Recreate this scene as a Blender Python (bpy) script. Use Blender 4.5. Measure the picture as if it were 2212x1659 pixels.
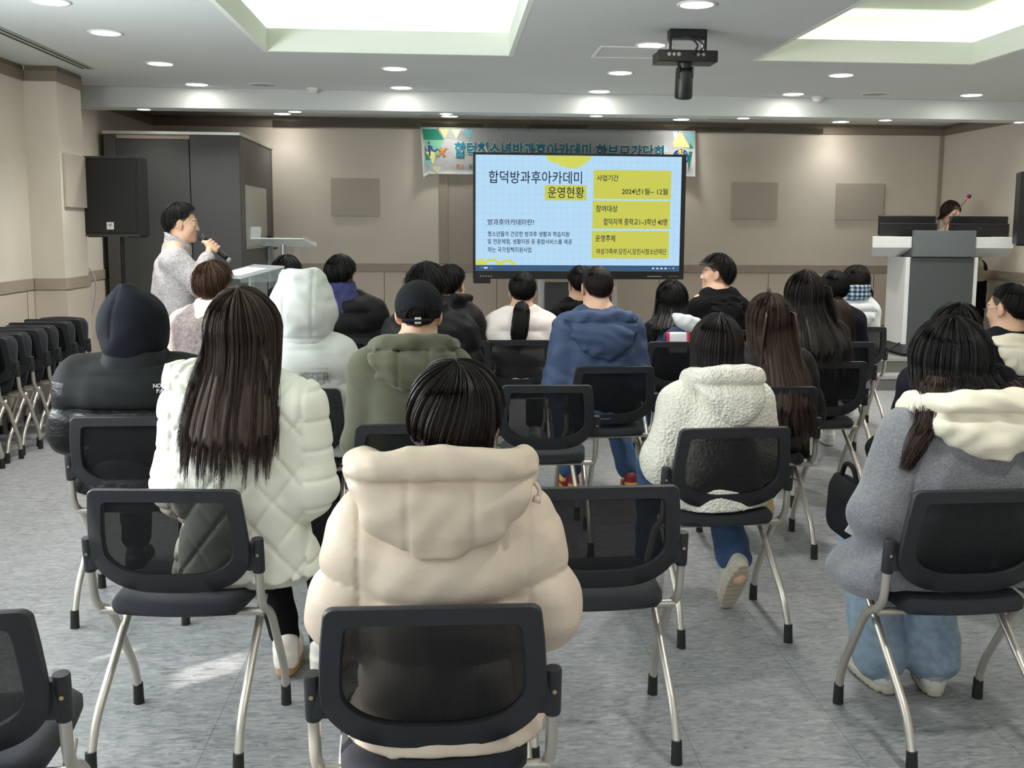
# Meeting room with a seated audience, a presenter, a big interactive display and a lectern console.
import bpy, bmesh, math, random
import numpy as np
from mathutils import Vector, Matrix

for _o in list(bpy.data.objects):
    bpy.data.objects.remove(_o, do_unlink=True)
SC = bpy.context.scene
COL = SC.collection
PI = math.pi
rnd = random.Random(7)

# ------------------------------------------------------------------ camera
W_PX = 2212.0
F_PX, PP_X, PP_Y = 2200.0, 1128.0, 757.0
YAW, PITCH, ROLL, CAM_H = 0.0725, 0.1206, 0.0067, 1.5
_f = Vector((math.sin(YAW)*math.cos(PITCH), math.cos(YAW)*math.cos(PITCH), -math.sin(PITCH)))
_r = Vector((math.cos(YAW), -math.sin(YAW), 0))
_u = _r.cross(_f)
_r2 = _r*math.cos(ROLL) + _u*math.sin(ROLL)
_u2 = _u*math.cos(ROLL) - _r*math.sin(ROLL)
cam_data = bpy.data.cameras.new('camera')
cam_data.sensor_fit = 'HORIZONTAL'
cam_data.sensor_width = 36.0
cam_data.lens = F_PX/W_PX*36.0
cam_data.shift_x = (1106.0-PP_X)/W_PX
cam_data.shift_y = (PP_Y-829.5)/W_PX
cam_data.clip_start = 0.05
cam = bpy.data.objects.new('camera', cam_data)
COL.objects.link(cam)
cam.matrix_world = Matrix(((_r2.x, _u2.x, -_f.x, 0), (_r2.y, _u2.y, -_f.y, 0), (_r2.z, _u2.z, -_f.z, CAM_H), (0, 0, 0, 1)))
SC.camera = cam

# ------------------------------------------------------------------ view, world, sun, daylight
SC.view_settings.view_transform = 'Standard'
SC.view_settings.look = 'None'
SC.view_settings.exposure = 0.0
SC.view_settings.gamma = 1.0
SC.view_settings.use_curve_mapping = False
SC.cycles.max_bounces = 7
SC.cycles.diffuse_bounces = 4
SC.cycles.glossy_bounces = 3
SC.cycles.transmission_bounces = 4
SC.cycles.transparent_max_bounces = 10
SC.cycles.sample_clamp_indirect = 4.0
SC.cycles.caustics_reflective = False
SC.cycles.caustics_refractive = False
SC.cycles.use_denoising = True
SC.cycles.use_adaptive_sampling = True
SC.cycles.adaptive_threshold = 0.02
world = bpy.data.worlds.new('sky')
SC.world = world
world.use_nodes = True
_bg = world.node_tree.nodes['Background']
_sky = world.node_tree.nodes.new('ShaderNodeTexSky')
_sky.sky_type = 'NISHITA'
_sky.sun_disc = False
_sky.sun_elevation = math.radians(27)
_sky.sun_rotation = math.radians(235)
world.node_tree.links.new(_sky.outputs[0], _bg.inputs[0])
_bg.inputs[1].default_value = 0.25

SUN_DIR = Vector((0.80, 0.60, -0.466)).normalized()      # the way sunlight travels: in through the left windows
sun_data = bpy.data.lights.new('sun', 'SUN')
sun_data.energy = 14.0
sun_data.angle = math.radians(0.6)
sun_data.color = (1.0, 0.93, 0.84)
sun = bpy.data.objects.new('sun', sun_data)
COL.objects.link(sun)
sun.rotation_euler = SUN_DIR.to_track_quat('-Z', 'Y').to_euler()
sun.location = (-8, -4, 6)

def area_light(name, loc, rot, sx, sy, energy, color):
    d = bpy.data.lights.new(name, 'AREA')
    d.shape = 'RECTANGLE'
    d.size, d.size_y, d.energy, d.color = sx, sy, energy, color
    o = bpy.data.objects.new(name, d)
    COL.objects.link(o)
    o.location = loc
    o.rotation_euler = rot
    return o
# daylight that enters by the window openings of the left wall and the rear wall
WIN_L = [(-1.60, -0.20), (0.10, 1.64), (1.80, 3.20), (3.26, 4.75)]
for (_a, _b), _e in zip(WIN_L, (20.0, 62.0, 115.0, 185.0)):
    area_light('window_daylight', (-3.20, (_a+_b)/2, 1.65), (0, -PI/2-0.60, 0), 1.45, _b-_a, _e, (0.88, 0.96, 1.0))
WIN_B = [(-2.2, 0.2), (1.0, 3.4)]
for _a, _b in WIN_B:
    area_light('window_daylight', ((_a+_b)/2, -2.12, 1.65), (PI/2, 0, 0), _b-_a, 1.45, 12.0, (0.88, 0.96, 1.0))

# ------------------------------------------------------------------ materials
def lin(c):
    """sRGB 0-255 -> linear"""
    out = []
    for v in c:
        v = v/255.0
        out.append(v/12.92 if v <= 0.04045 else ((v+0.055)/1.055)**2.4)
    return tuple(out)

MATS = {}
def mat(name, rgb, rough=0.6, metal=0.0, spec=0.5, noise=0.0, nscale=30.0, stretch=(1, 1, 1), bump=0.0, bscale=None,
        bdetail=3.0, bdist=0.01, sheen=0.0, coat=0.0, alpha=1.0, trans=0.0, vor=False, attr=None):
    if name in MATS:
        return MATS[name]
    m = bpy.data.materials.new(name)
    m.use_nodes = True
    nt = m.node_tree
    b = nt.nodes['Principled BSDF']
    c = (*lin(rgb), 1.0)
    b.inputs['Base Color'].default_value = c
    b.inputs['Roughness'].default_value = rough
    b.inputs['Metallic'].default_value = metal
    b.inputs['Specular IOR Level'].default_value = spec
    b.inputs['Sheen Weight'].default_value = sheen
    b.inputs['Coat Weight'].default_value = coat
    b.inputs['Alpha'].default_value = alpha
    b.inputs['Transmission Weight'].default_value = trans
    if noise or bump or attr:
        tc = nt.nodes.new('ShaderNodeTexCoord')
        mp = nt.nodes.new('ShaderNodeMapping')
        mp.inputs['Scale'].default_value = stretch
        nt.links.new(tc.outputs['Object'], mp.inputs[0])
    if attr:
        a = nt.nodes.new('ShaderNodeAttribute')
        a.attribute_name = attr
        nt.links.new(a.outputs['Color'], b.inputs['Base Color'])
    if noise:
        n = nt.nodes.new('ShaderNodeTexNoise')
        n.inputs['Scale'].default_value = nscale
        n.inputs['Detail'].default_value = 4
        nt.links.new(mp.outputs[0], n.inputs[0])
        r = nt.nodes.new('ShaderNodeMapRange')
        r.inputs[1].default_value = 0.3
        r.inputs[2].default_value = 0.7
        r.inputs[3].default_value = 1-noise
        r.inputs[4].default_value = 1+noise
        nt.links.new(n.outputs[0], r.inputs[0])
        mx = nt.nodes.new('ShaderNodeMix')
        mx.data_type = 'RGBA'
        mx.blend_type = 'MULTIPLY'
        mx.inputs[0].default_value = 1.0
        if attr:
            nt.links.new(a.outputs['Color'], mx.inputs[6])
        else:
            mx.inputs[6].default_value = c
        nt.links.new(r.outputs[0], mx.inputs[7])
        nt.links.new(mx.outputs[2], b.inputs['Base Color'])
    if bump:
        if vor:
            n2 = nt.nodes.new('ShaderNodeTexVoronoi')
            n2.inputs['Scale'].default_value = bscale or nscale
        else:
            n2 = nt.nodes.new('ShaderNodeTexNoise')
            n2.inputs['Scale'].default_value = bscale or nscale
            n2.inputs['Detail'].default_value = bdetail
        nt.links.new(mp.outputs[0], n2.inputs[0])
        bp = nt.nodes.new('ShaderNodeBump')
        bp.inputs['Strength'].default_value = bump
        bp.inputs['Distance'].default_value = bdist
        nt.links.new(n2.outputs[0], bp.inputs['Height'])
        nt.links.new(bp.outputs[0], b.inputs['Normal'])
    MATS[name] = m
    return m

def emit(name, rgb, strength=1.0):
    if name in MATS:
        return MATS[name]
    m = bpy.data.materials.new(name)
    m.use_nodes = True
    nt = m.node_tree
    nt.nodes.remove(nt.nodes['Principled BSDF'])
    e = nt.nodes.new('ShaderNodeEmission')
    e.inputs[0].default_value = (*lin(rgb), 1)
    e.inputs[1].default_value = strength
    nt.links.new(e.outputs[0], nt.nodes['Material Output'].inputs[0])
    MATS[name] = m
    return m

def mixed_transparent(name, rgb, see, rough=0.5, weave=0.0, spec=0.3):
    """woven or clear sheet: a plain surface of which a share is open"""
    if name in MATS:
        return MATS[name]
    m = bpy.data.materials.new(name)
    m.use_nodes = True
    nt = m.node_tree
    b = nt.nodes['Principled BSDF']
    b.inputs['Base Color'].default_value = (*lin(rgb), 1)
    b.inputs['Roughness'].default_value = rough
    b.inputs['Specular IOR Level'].default_value = spec
    t = nt.nodes.new('ShaderNodeBsdfTransparent')
    mx = nt.nodes.new('ShaderNodeMixShader')
    mx.inputs[0].default_value = see
    if weave:
        tc = nt.nodes.new('ShaderNodeTexCoord')
        w = nt.nodes.new('ShaderNodeTexWave')
        w.bands_direction = 'X'
        w.inputs['Scale'].default_value = weave
        nt.links.new(tc.outputs['Object'], w.inputs[0])
        r = nt.nodes.new('ShaderNodeMapRange')
        r.inputs[3].default_value = see*0.5
        r.inputs[4].default_value = see*1.5
        nt.links.new(w.outputs[1], r.inputs[0])
        nt.links.new(r.outputs[0], mx.inputs[0])
    nt.links.new(b.outputs[0], mx.inputs[1])
    nt.links.new(t.outputs[0], mx.inputs[2])
    nt.links.new(mx.outputs[0], nt.nodes['Material Output'].inputs[0])
    MATS[name] = m
    return m

# ------------------------------------------------------------------ object helpers
def tag(o, label=None, cat=None, group=None, kind=None):
    if label: o['label'] = label
    if cat: o['category'] = cat
    if group: o['group'] = group
    if kind: o['kind'] = kind
    return o

def thing(name, label, cat, loc=(0, 0, 0), rz=0.0, group=None):
    o = bpy.data.objects.new(name, None)
    COL.objects.link(o)
    o.empty_display_size = 0.1
    o.location = loc
    o.rotation_euler = (0, 0, rz)
    return tag(o, label, cat, group)

def link(name, me, m, parent=None, smooth=True):
    if m is not None and not me.materials:
        me.materials.append(m)
    if smooth:
        me.polygons.foreach_set('use_smooth', [True]*len(me.polygons))
        me.update()
    o = bpy.data.objects.new(name, me)
    COL.objects.link(o)
    if parent: o.parent = parent
    return o

def put(name, bm, m, parent=None, smooth=False, angle=None):
    """link a bmesh as one object"""
    bmesh.ops.recalc_face_normals(bm, faces=bm.faces[:])
    me = bpy.data.meshes.new(name)
    bm.to_mesh(me)
    bm.free()
    o = link(name, me, m, parent, smooth)
    if smooth and angle:
        try:
            me.set_sharp_from_angle(angle=math.radians(angle))
        except Exception:
            pass
    return o

def struct(name, bm, m, smooth=False):
    o = put(name, bm, m, None, smooth)
    o['kind'] = 'structure'
    return o

def arrays(name, V, Fq, m, parent=None, smooth=True, col=None):
    """mesh from numpy vertices and faces (k columns)"""
    V = np.asarray(V, np.float32)
    Fq = np.asarray(Fq, np.int32)
    me = bpy.data.meshes.new(name)
    me.vertices.add(len(V))
    me.vertices.foreach_set('co', V.ravel())
    k = Fq.shape[1]
    me.loops.add(Fq.size)
    me.loops.foreach_set('vertex_index', Fq.ravel())
    me.polygons.add(len(Fq))
    me.polygons.foreach_set('loop_start', np.arange(0, Fq.size, k, dtype=np.int32))
    me.polygons.foreach_set('loop_total', np.full(len(Fq), k, np.int32))
    if smooth:
        me.polygons.foreach_set('use_smooth', np.ones(len(Fq), bool))
    me.update(calc_edges=True)
    me.validate()
    if col is not None:
        at = me.color_attributes.new('Col', 'FLOAT_COLOR', 'POINT')
        at.data.foreach_set('color', np.asarray(col, np.float32).ravel())
    return link(name, me, m, parent, False)

def B():
    return bmesh.new()

def box(bm, x0, x1, y0, y1, z0, z1, bev=0.0, seg=2, M=None):
    r = bmesh.ops.create_cube(bm, size=1.0)
    vs = r['verts']
    for v in vs:
        v.co = Vector((x0+(v.co.x+.5)*(x1-x0), y0+(v.co.y+.5)*(y1-y0), z0+(v.co.z+.5)*(z1-z0)))
    if bev > 0:
        es = list({e for v in vs for e in v.link_edges})
        rr = bmesh.ops.bevel(bm, geom=es, offset=bev, segments=seg, affect='EDGES', profile=0.5)
        vs = list({v for f in rr['faces'] for v in f.verts} | {v for v in vs if v.is_valid})
    if M is not None:
        for v in vs: v.co = M @ v.co
    return vs

def smooth_path(pts, n=6):
    """Catmull-Rom through the points"""
    P = [Vector(p) for p in pts]
    P = [P[0]*2-P[1]] + P + [P[-1]*2-P[-2]]
    out = []
    for i in range(1, len(P)-2):
        for k in range(n):
            t = k/n
            a, b, c, d = P[i-1], P[i], P[i+1], P[i+2]
            out.append(0.5*((2*b)+(c-a)*t+(2*a-5*b+4*c-d)*t*t+(3*b-a-3*c+d)*t**3))
    out.append(P[-2])
    return out

def fillet_path(pts, r, n=5):
    P = [Vector(p) for p in pts]
    out = [P[0]]
    for i in range(1, len(P)-1):
        a, b, c = P[i-1], P[i], P[i+1]
        da, dc = (a-b), (c-b)
        rr = min(r, da.length*.48, dc.length*.48)
        s, e = b+da.normalized()*rr, b+dc.normalized()*rr
        for k in range(n+1):
            t = k/n
            out.append(s*(1-t)**2 + b*2*t*(1-t) + e*t*t)
    out.append(P[-1])
    return out

def tube(bm, pts, r, seg=10, caps=True):
    P = [Vector(p) for p in pts]
    R = [r]*len(P) if not hasattr(r, '__len__') else list(r)
    t0 = (P[1]-P[0]).normalized()
    up = Vector((0, 0, 1)) if abs(t0.z) < .9 else Vector((1, 0, 0))
    nrm = t0.cross(up).normalized()
    rings = []
    prev = t0
    for i, p in enumerate(P):
        t = (P[min(i+1, len(P)-1)]-P[max(i-1, 0)]).normalized()
        q = prev.rotation_difference(t)
        nrm = (q @ nrm).normalized()
        bi = t.cross(nrm)
        prev = t
        rings.append([bm.verts.new(p+(nrm*math.cos(2*PI*k/seg)+bi*math.sin(2*PI*k/seg))*R[i]) for k in range(seg)])
    for a, b in zip(rings, rings[1:]):
        for k in range(seg):
            bm.faces.new((a[k], a[(k+1) % seg], b[(k+1) % seg], b[k]))
    if caps:
        bm.faces.new(rings[0][::-1])
        bm.faces.new(rings[-1])
    return rings

def disc_lathe(bm, prof, seg=32, c=(0, 0, 0)):
    """prof = [(r,z)...] turned about z"""
    c = Vector(c)
    rings = []
    for r, z in prof:
        if r <= 1e-6:
            rings.append([bm.verts.new(c+Vector((0, 0, z)))])
        else:
            rings.append([bm.verts.new(c+Vector((r*math.cos(2*PI*k/seg), r*math.sin(2*PI*k/seg), z))) for k in range(seg)])
    for a, b in zip(rings, rings[1:]):
        for k in range(seg):
            k2 = (k+1) % seg
            if len(a) == 1 and len(b) == 1: continue
            if len(a) == 1: bm.faces.new((a[0], b[k], b[k2]))
            elif len(b) == 1: bm.faces.new((a[k], a[k2], b[0]))
            else: bm.faces.new((a[k], a[k2], b[k2], b[k]))
    return rings

def poly(bm, pts, depth=None, axis=Vector((0, 1, 0))):
    """flat polygon, or a prism when depth is given"""
    vs = [bm.verts.new(Vector(p)) for p in pts]
    f = bm.faces.new(vs)
    if depth:
        vs2 = [bm.verts.new(Vector(p)+axis*depth) for p in pts]
        bm.faces.new(vs2[::-1])
        n = len(vs)
        for i in range(n):
            bm.faces.new((vs[i], vs[(i+1) % n], vs2[(i+1) % n], vs2[i]))
    return f

def copy_tree(o, loc=None, rz=None, label=None, group=None, parent=None):
    c = o.copy()
    COL.objects.link(c)
    if parent is not None: c.parent = parent
    if loc is not None: c.location = loc
    if rz is not None: c.rotation_euler = (0, 0, rz)
    if label: c['label'] = label
    if group: c['group'] = group
    for ch in list(o.children):
        copy_tree(ch, parent=c)
    return c

def text_mesh(s, size, offset=0.0, align='LEFT', extrude=0.0, spacing=1.0, sx=1.0):
    """outline text as a mesh in the xy plane (x right, y up)"""
    cu = bpy.data.curves.new('text', 'FONT')
    cu.body = s
    cu.size = size
    cu.offset = offset
    cu.align_x = align
    cu.extrude = extrude
    cu.space_character = spacing
    cu.resolution_u = 3
    o = bpy.data.objects.new('text', cu)
    COL.objects.link(o)
    dg = bpy.context.evaluated_depsgraph_get()
    me = bpy.data.meshes.new_from_object(o.evaluated_get(dg))
    bpy.data.objects.remove(o, do_unlink=True)
    bpy.data.curves.remove(cu)
    if sx != 1.0:
        for v in me.vertices: v.co.x *= sx
    return me

def fit_text(s, width, height, x, y, z, m, parent, name='lettering', offset=0.0, align='LEFT', extrude=0.0006):
    """text scaled to a box width x height whose lower left corner is (x, z), standing in the xz plane at depth y, facing -y"""
    me = text_mesh(s, 1.0, offset=offset, extrude=0.0)
    n = len(me.vertices)
    co = np.empty(n*3, np.float32)
    me.vertices.foreach_get('co', co)
    co = co.reshape(-1, 3)
    lo, hi = co.min(0), co.max(0)
    out = np.empty_like(co)
    out[:, 0] = x+(co[:, 0]-lo[0])/(hi[0]-lo[0])*width
    out[:, 2] = z+(co[:, 1]-lo[1])/(hi[1]-lo[1])*height
    out[:, 1] = y
    me.vertices.foreach_set('co', out.ravel())
    me.update()
    me.materials.clear()
    return link(name, me, m, parent, False)
# ================================================================== ROOM
XL, XR, YB, YF, ZC = -3.25, 5.76, -2.2, 11.7, 2.70
STAGE_Y, STAGE_Z = 9.45, 0.265

M_wall = mat('wall_cream', (222, 213, 199), 0.75, noise=0.03, nscale=3, bump=0.04, bscale=220)
M_wains = mat('wainscot_board', (208, 195, 180), 0.65, noise=0.03, nscale=4)
M_trim = mat('wall_trim', (168, 154, 140), 0.55, noise=0.03, nscale=6)
M_crown = mat('crown_trim', (136, 122, 110), 0.55, noise=0.04, nscale=5)
M_ceil = mat('ceiling_paint', (214, 219, 217), 0.85, noise=0.015, nscale=2)
M_cove = mat('cove_paint', (238, 242, 234), 0.8)
M_gap = mat('groove_dark', (84, 74, 64), 0.8)
M_alu = mat('aluminium', (196, 198, 198), 0.35, metal=0.8)
M_white = mat('white_plastic', (232, 233, 230), 0.4)
M_black = mat('black_plastic', (28, 29, 31), 0.45, noise=0.06, nscale=80)

# floor: grey sheet vinyl with fine streaks and welded seams
def floor_mat():
    m = bpy.data.materials.new('vinyl_floor')
    m.use_nodes = True
    nt = m.node_tree
    N, Lk = nt.nodes, nt.links
    b = N['Principled BSDF']
    tc = N.new('ShaderNodeTexCoord')
    mp = N.new('ShaderNodeMapping'); mp.inputs['Scale'].default_value = (9, 30, 1)
    Lk.new(tc.outputs['Object'], mp.inputs[0])
    n1 = N.new('ShaderNodeTexNoise'); n1.inputs['Scale'].default_value = 1.6; n1.inputs['Detail'].default_value = 8
    n1.inputs['Roughness'].default_value = 0.68; n1.inputs['Distortion'].default_value = 1.6
    Lk.new(mp.outputs[0], n1.inputs[0])
    n2 = N.new('ShaderNodeTexNoise'); n2.inputs['Scale'].default_value = 1.3; n2.inputs['Detail'].default_value = 3
    Lk.new(tc.outputs['Object'], n2.inputs[0])
    rp = N.new('ShaderNodeValToRGB')
    e = rp.color_ramp.elements
    e[0].position = 0.32; e[0].color = (*lin((97, 99, 102)), 1)
    e[1].position = 0.68; e[1].color = (*lin((168, 169, 168)), 1)
    k = e.new(0.46); k.color = (*lin((134, 136, 138)), 1)
    k = e.new(0.56); k.color = (*lin((151, 152, 153)), 1)
    Lk.new(n1.outputs[0], rp.inputs[0])
    br = N.new('ShaderNodeTexBrick')
    br.offset = 0.5
    br.inputs['Scale'].default_value = 1.0
    br.inputs['Mortar Size'].default_value = 0.0014
    br.inputs['Mortar Smooth'].default_value = 0.3
    br.inputs['Brick Width'].default_value = 0.94
    br.inputs['Row Height'].default_value = 0.47
    br.inputs['Color1'].default_value = (1, 1, 1, 1)
    br.inputs['Color2'].default_value = (0.95, 0.95, 0.96, 1)
    br.inputs['Mortar'].default_value = (0.50, 0.50, 0.51, 1)
    mp2 = N.new('ShaderNodeMapping'); mp2.inputs['Rotation'].default_value = (0, 0, PI/2); mp2.inputs['Location'].default_value = (0, 0.235, 0)
    Lk.new(tc.outputs['Object'], mp2.inputs[0]); Lk.new(mp2.outputs[0], br.inputs[0])
    mx = N.new('ShaderNodeMix'); mx.data_type = 'RGBA'; mx.blend_type = 'MULTIPLY'; mx.inputs[0].default_value = 1
    Lk.new(rp.outputs[0], mx.inputs[6]); Lk.new(br.outputs[0], mx.inputs[7])
    mr = N.new('ShaderNodeMapRange'); mr.inputs[1].default_value = .3; mr.inputs[2].default_value = .7; mr.inputs[3].default_value = .9; mr.inputs[4].default_value = 1.06
    Lk.new(n2.outputs[0], mr.inputs[0])
    mx2 = N.new('ShaderNodeMix'); mx2.data_type = 'RGBA'; mx2.blend_type = 'MULTIPLY'; mx2.inputs[0].default_value = 1
    Lk.new(mx.outputs[2], mx2.inputs[6]); Lk.new(mr.outputs[0], mx2.inputs[7])
    Lk.new(mx2.outputs[2], b.inputs['Base Color'])
    b.inputs['Roughness'].default_value = 0.36
    b.inputs['Specular IOR Level'].default_value = 0.45
    bp = N.new('ShaderNodeBump'); bp.inputs['Strength'].default_value = 0.12; bp.inputs['Distance'].default_value = 0.004
    Lk.new(n1.outputs[0], bp.inputs['Height']); Lk.new(bp.outputs[0], b.inputs['Normal'])
    return m

bm = B(); box(bm, XL-.2, XR+.2, YB-.2, YF+.2, -.12, 0.0)
struct('floor', bm, floor_mat())

# stage: platform with one carpeted step along its front and pale nosings
M_carpet = mat('step_carpet', (112, 113, 112), 0.95, noise=0.22, nscale=160, bump=0.3, bscale=300)
M_stage = mat('stage_vinyl', (150, 150, 148), 0.45, noise=0.06, nscale=18, stretch=(1, 4, 1))
bm = B(); box(bm, XL, XR, STAGE_Y, YF, 0.001, STAGE_Z)
o = struct('floor_stage', bm, M_stage)
o.data.materials.append(M_carpet)
for p in o.data.polygons:
    if p.normal.y < -.5: p.material_index = 1
bm = B(); box(bm, XL, XR, 9.18, STAGE_Y-.001, 0.001, 0.130)
o = struct('floor_step', bm, M_stage)
o.data.materials.append(M_carpet)
for p in o.data.polygons:
    if p.normal.y < -.5: p.material_index = 1
bm = B()
box(bm, XL, XR, 9.172, 9.215, 0.1305, 0.136, .002); box(bm, XL, XR, 9.170, 9.1795, 0.106, 0.136, .002)
struct('trim_1', bm, M_alu)
bm = B()
box(bm, XL, XR, STAGE_Y-.008, STAGE_Y+.035, STAGE_Z+.0005, STAGE_Z+.006, .002); box(bm, XL, XR, STAGE_Y-.010, STAGE_Y-.0005, STAGE_Z-.024, STAGE_Z+.006, .002)
struct('trim_2', bm, M_alu)

# ceiling with two coves, the cross beam, the ceiling above the stage
COVES = [(-1.253, 0.428), (2.208, 3.810)]
CY0, CY1 = 1.9, 7.37
bm = B()
xs = [XL-.2, COVES[0][0], COVES[0][1], COVES[1][0], COVES[1][1], XR+.2]
for i in range(5):
    if i in (1, 3):
        box(bm, xs[i], xs[i+1], YB-.2, CY0, ZC, ZC+.02); box(bm, xs[i], xs[i+1], CY1, YF+.2, ZC, ZC+.02)
    else:
        box(bm, xs[i], xs[i+1], YB-.2, YF+.2, ZC, ZC+.02)
struct('ceiling', bm, M_ceil)
bm = B(); box(bm, XL, XR, 9.37, 9.63, 2.522, ZC, .004)
struct('ceiling_beam', bm, M_ceil)
for n, (a, b) in enumerate(COVES):
    bm = B(); T = .03; OUT = .20; ZT = 3.06
    # upstand round the opening, the outer walls of the light trough and the upper ceiling
    z0, z1, e = ZC-.001, ZC+.155, .002
    box(bm, a-T, a+e, CY0-T, CY1+T, z0, z1); box(bm, b-e, b+T, CY0-T, CY1+T, z0, z1)
    box(bm, a+e, b-e, CY0-T, CY0+e, z0, z1); box(bm, a+e, b-e, CY1-e, CY1+T, z0, z1)
    box(bm, a-OUT-.02, a-OUT, CY0-OUT, CY1+OUT, ZC+.02, ZT); box(bm, b+OUT, b+OUT+.02, CY0-OUT, CY1+OUT, ZC+.02, ZT)
    box(bm, a-OUT, b+OUT, CY0-OUT-.02, CY0-OUT, ZC+.02, ZT); box(bm, a-OUT, b+OUT, CY1+OUT, CY1+OUT+.02, ZC+.02, ZT)
    box(bm, a-OUT-.02, b+OUT+.02, CY0-OUT-.02, CY1+OUT+.02, ZT, ZT+.02)
    struct('ceiling_cove', bm, M_cove)
    bm = B(); q = .085
    box(bm, a-q-.02, a-q+.02, CY0-q, CY1+q, ZC+.021, ZC+.041); box(bm, b+q-.02, b+q+.02, CY0-q, CY1+q, ZC+.021, ZC+.041)
    box(bm, a-q+.02, b+q-.02, CY1+q-.02, CY1+q+.02, ZC+.021, ZC+.041); box(bm, a-q+.02, b+q-.02, CY0-q-.02, CY0-q+.02, ZC+.021, ZC+.041)
    o = put('cove_light', bm, emit('cove_led_%d' % n, (246, 255, 228), (40.0, 22.0)[n]))
    tag(o, 'white light strip hidden in the trough of the %s ceiling cove' % ('left' if n == 0 else 'right-hand'), 'light', 'light strips of the ceiling coves')

# walls
def wall_with_holes(name, axis, c0, c1, lo, hi, zlo, zhi, holes):
    """wall slab between c0..c1 on one axis, lo..hi along the other, with holes (a,b,z0,z1)"""
    bm = B()
    def bx(a, b, z0, z1):
        if b-a < 1e-4 or z1-z0 < 1e-4: return
        if axis == 'x': box(bm, c0, c1, a, b, z0, z1)
        else: box(bm, a, b, c0, c1, z0, z1)
    x = lo
    for (a, b, z0, z1) in sorted(holes):
        bx(x, a, zlo, zhi); bx(a, b, zlo, z0); bx(a, b, z1, zhi); x = b
    bx(x, hi, zlo, zhi)
    return struct(name, bm, M_wall)
WZ0, WZ1 = 0.95, 2.36
wall_with_holes('wall_left', 'x', XL-.2, XL, YB-.2, YF+.2, 0, ZC, [(a, b, WZ0, WZ1) for a, b in WIN_L])
wall_with_holes('wall_rear', 'y', YB-.2, YB, XL, XR, 0, ZC, [(a, b, WZ0, WZ1) for a, b in WIN_B])
bm = B(); box(bm, XR, XR+.2, YB-.2, YF+.2, 0, ZC); struct('wall_right', bm, M_wall)
bm = B(); box(bm, XL, XR, YF, YF+.2, 0, ZC); struct('wall_front', bm, M_wall)

# pilaster of the left wall
PX, PY0, PY1 = -3.0, 8.24, 8.76
bm = B(); box(bm, XL, PX, PY0, PY1, 0, ZC); struct('wall_pilaster', bm, M_wall)

# crown, rail, wainscot and base on each wall: thin boards
def run(name, m, segs, z0, z1, th, bev=.003):
    """segs: list of (axis, plane, a, b, sign)"""
    bm = B()
    for ax, pl, a, b, s in segs:
        p0, p1 = sorted((pl+s*.0004, pl+s*th))
        if ax == 'x': box(bm, p0, p1, a, b, z0, z1, bev)
        else: box(bm, a, b, p0, p1, z0, z1, bev)
    return struct(name, bm, m)
SEG_L = [('x', XL, YB, PY0, 1), ('y', PY0, XL+.02, PX+.012, -1), ('x', PX, PY0, PY1+.012, 1), ('y', PY1, XL+.02, PX, 1), ('x', XL, PY1+.01, YF, 1)]
SEG_F = [('y', YF, XL+.012, XR-.012, -1)]
SEG_R = [('x', XR, YB, YF, -1)]
for nm, sg in (('left', SEG_L), ('front', SEG_F), ('right', SEG_R)):
    k = {'left': 3, 'front': 4, 'right': 5}[nm]
    run('trim_%d' % k, M_crown, sg, 2.585, 2.665, .014)
    run('trim_%d' % (k+3), mat('crown_gap_wood', (120, 108, 84), 0.7, noise=.1, nscale=12), sg, 2.667, 2.6985, .006, 0)
    run('trim_%d' % (k+6), M_trim, sg, 0.986, 1.078, .016)
    run('wall_wainscot_'+nm, M_wains, sg, 0.12 if nm != 'front' else .375, 0.980, .009, .001)
    run('baseboard_'+nm, mat('base_grey', (126, 124, 122), 0.6), sg, 0.0 if nm != 'front' else STAGE_Z, 0.118 if nm != 'front' else .372, .010, .001)
# vertical seams of the front wainscot, corner trims and the door-like frame behind the display
bm = B()
for x in (-2.35, -1.96, -0.73, 0.55, 1.80, 2.44, 3.73, 5.00):
    box(bm, x-.003, x+.003, YF-.0105, YF-.0092, .376, .979)
struct('trim_20', bm, M_gap)
bm = B()
for y in (6.9, 8.1, 9.5, 10.3, 11.1):
    box(bm, XL+.0092, XL+.0104, y-.003, y+.003, .12, .979)
struct('trim_21', bm, M_gap)
bm = B(); box(bm, XR-.046, XR-.0005, YF-.020, YF-.0005, 1.079, 2.584, .003); struct('trim_22', bm, M_trim)
bm = B()
box(bm, -.107, -.003, YF-.018, YF-.0005, 1.079, 2.584, .003); box(bm, 1.90, 2.0, YF-.018, YF-.0005, 1.079, 2.584, .003); box(bm, -.002, 1.90, YF-.018, YF-.0005, 2.10, 2.19, .003)
struct('trim_23', bm, M_trim)
bm = B(); box(bm, -.0015, 1.899, YF-.006, YF-.0005, 1.079, 2.099, 0); struct('wall_panel', bm, mat('wall_recess', (176, 166, 154), 0.7))
# cable conduit and junction box on the left wall
bm = B()
for x in (-3.19, -3.15, -3.12): tube(bm, [(x+.02, PY1+.016, 1.07), (x+.02, PY1+.016, 2.50)], .009, 8)
box(bm, -3.21, -3.085, PY1+.004, PY1+.05, 2.34, 2.50, .004)
o = put('cable_conduit', bm, M_wall); tag(o, 'cream cable conduits running up beside the left pilaster to the beam', 'conduit')
bm = B(); box(bm, XL+.017, XL+.075, 9.02, 9.17, 1.0, 1.18, .008)
o = put('junction_box', bm, M_white); tag(o, 'white junction box on the left wall beside the black loudspeaker', 'box')
bm = B(); tube(bm, smooth_path([(XL+.076, 9.1, 1.13), (XL+.16, 9.09, 1.10), (XL+.2, 9.08, .95), (XL+.13, 9.1, .6), (XL+.1, 9.12, .3)], 8), .006, 6)
tag(put('cable', bm, M_white, None, True), 'thin white cable drooping from the white junction box', 'cable')

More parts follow.
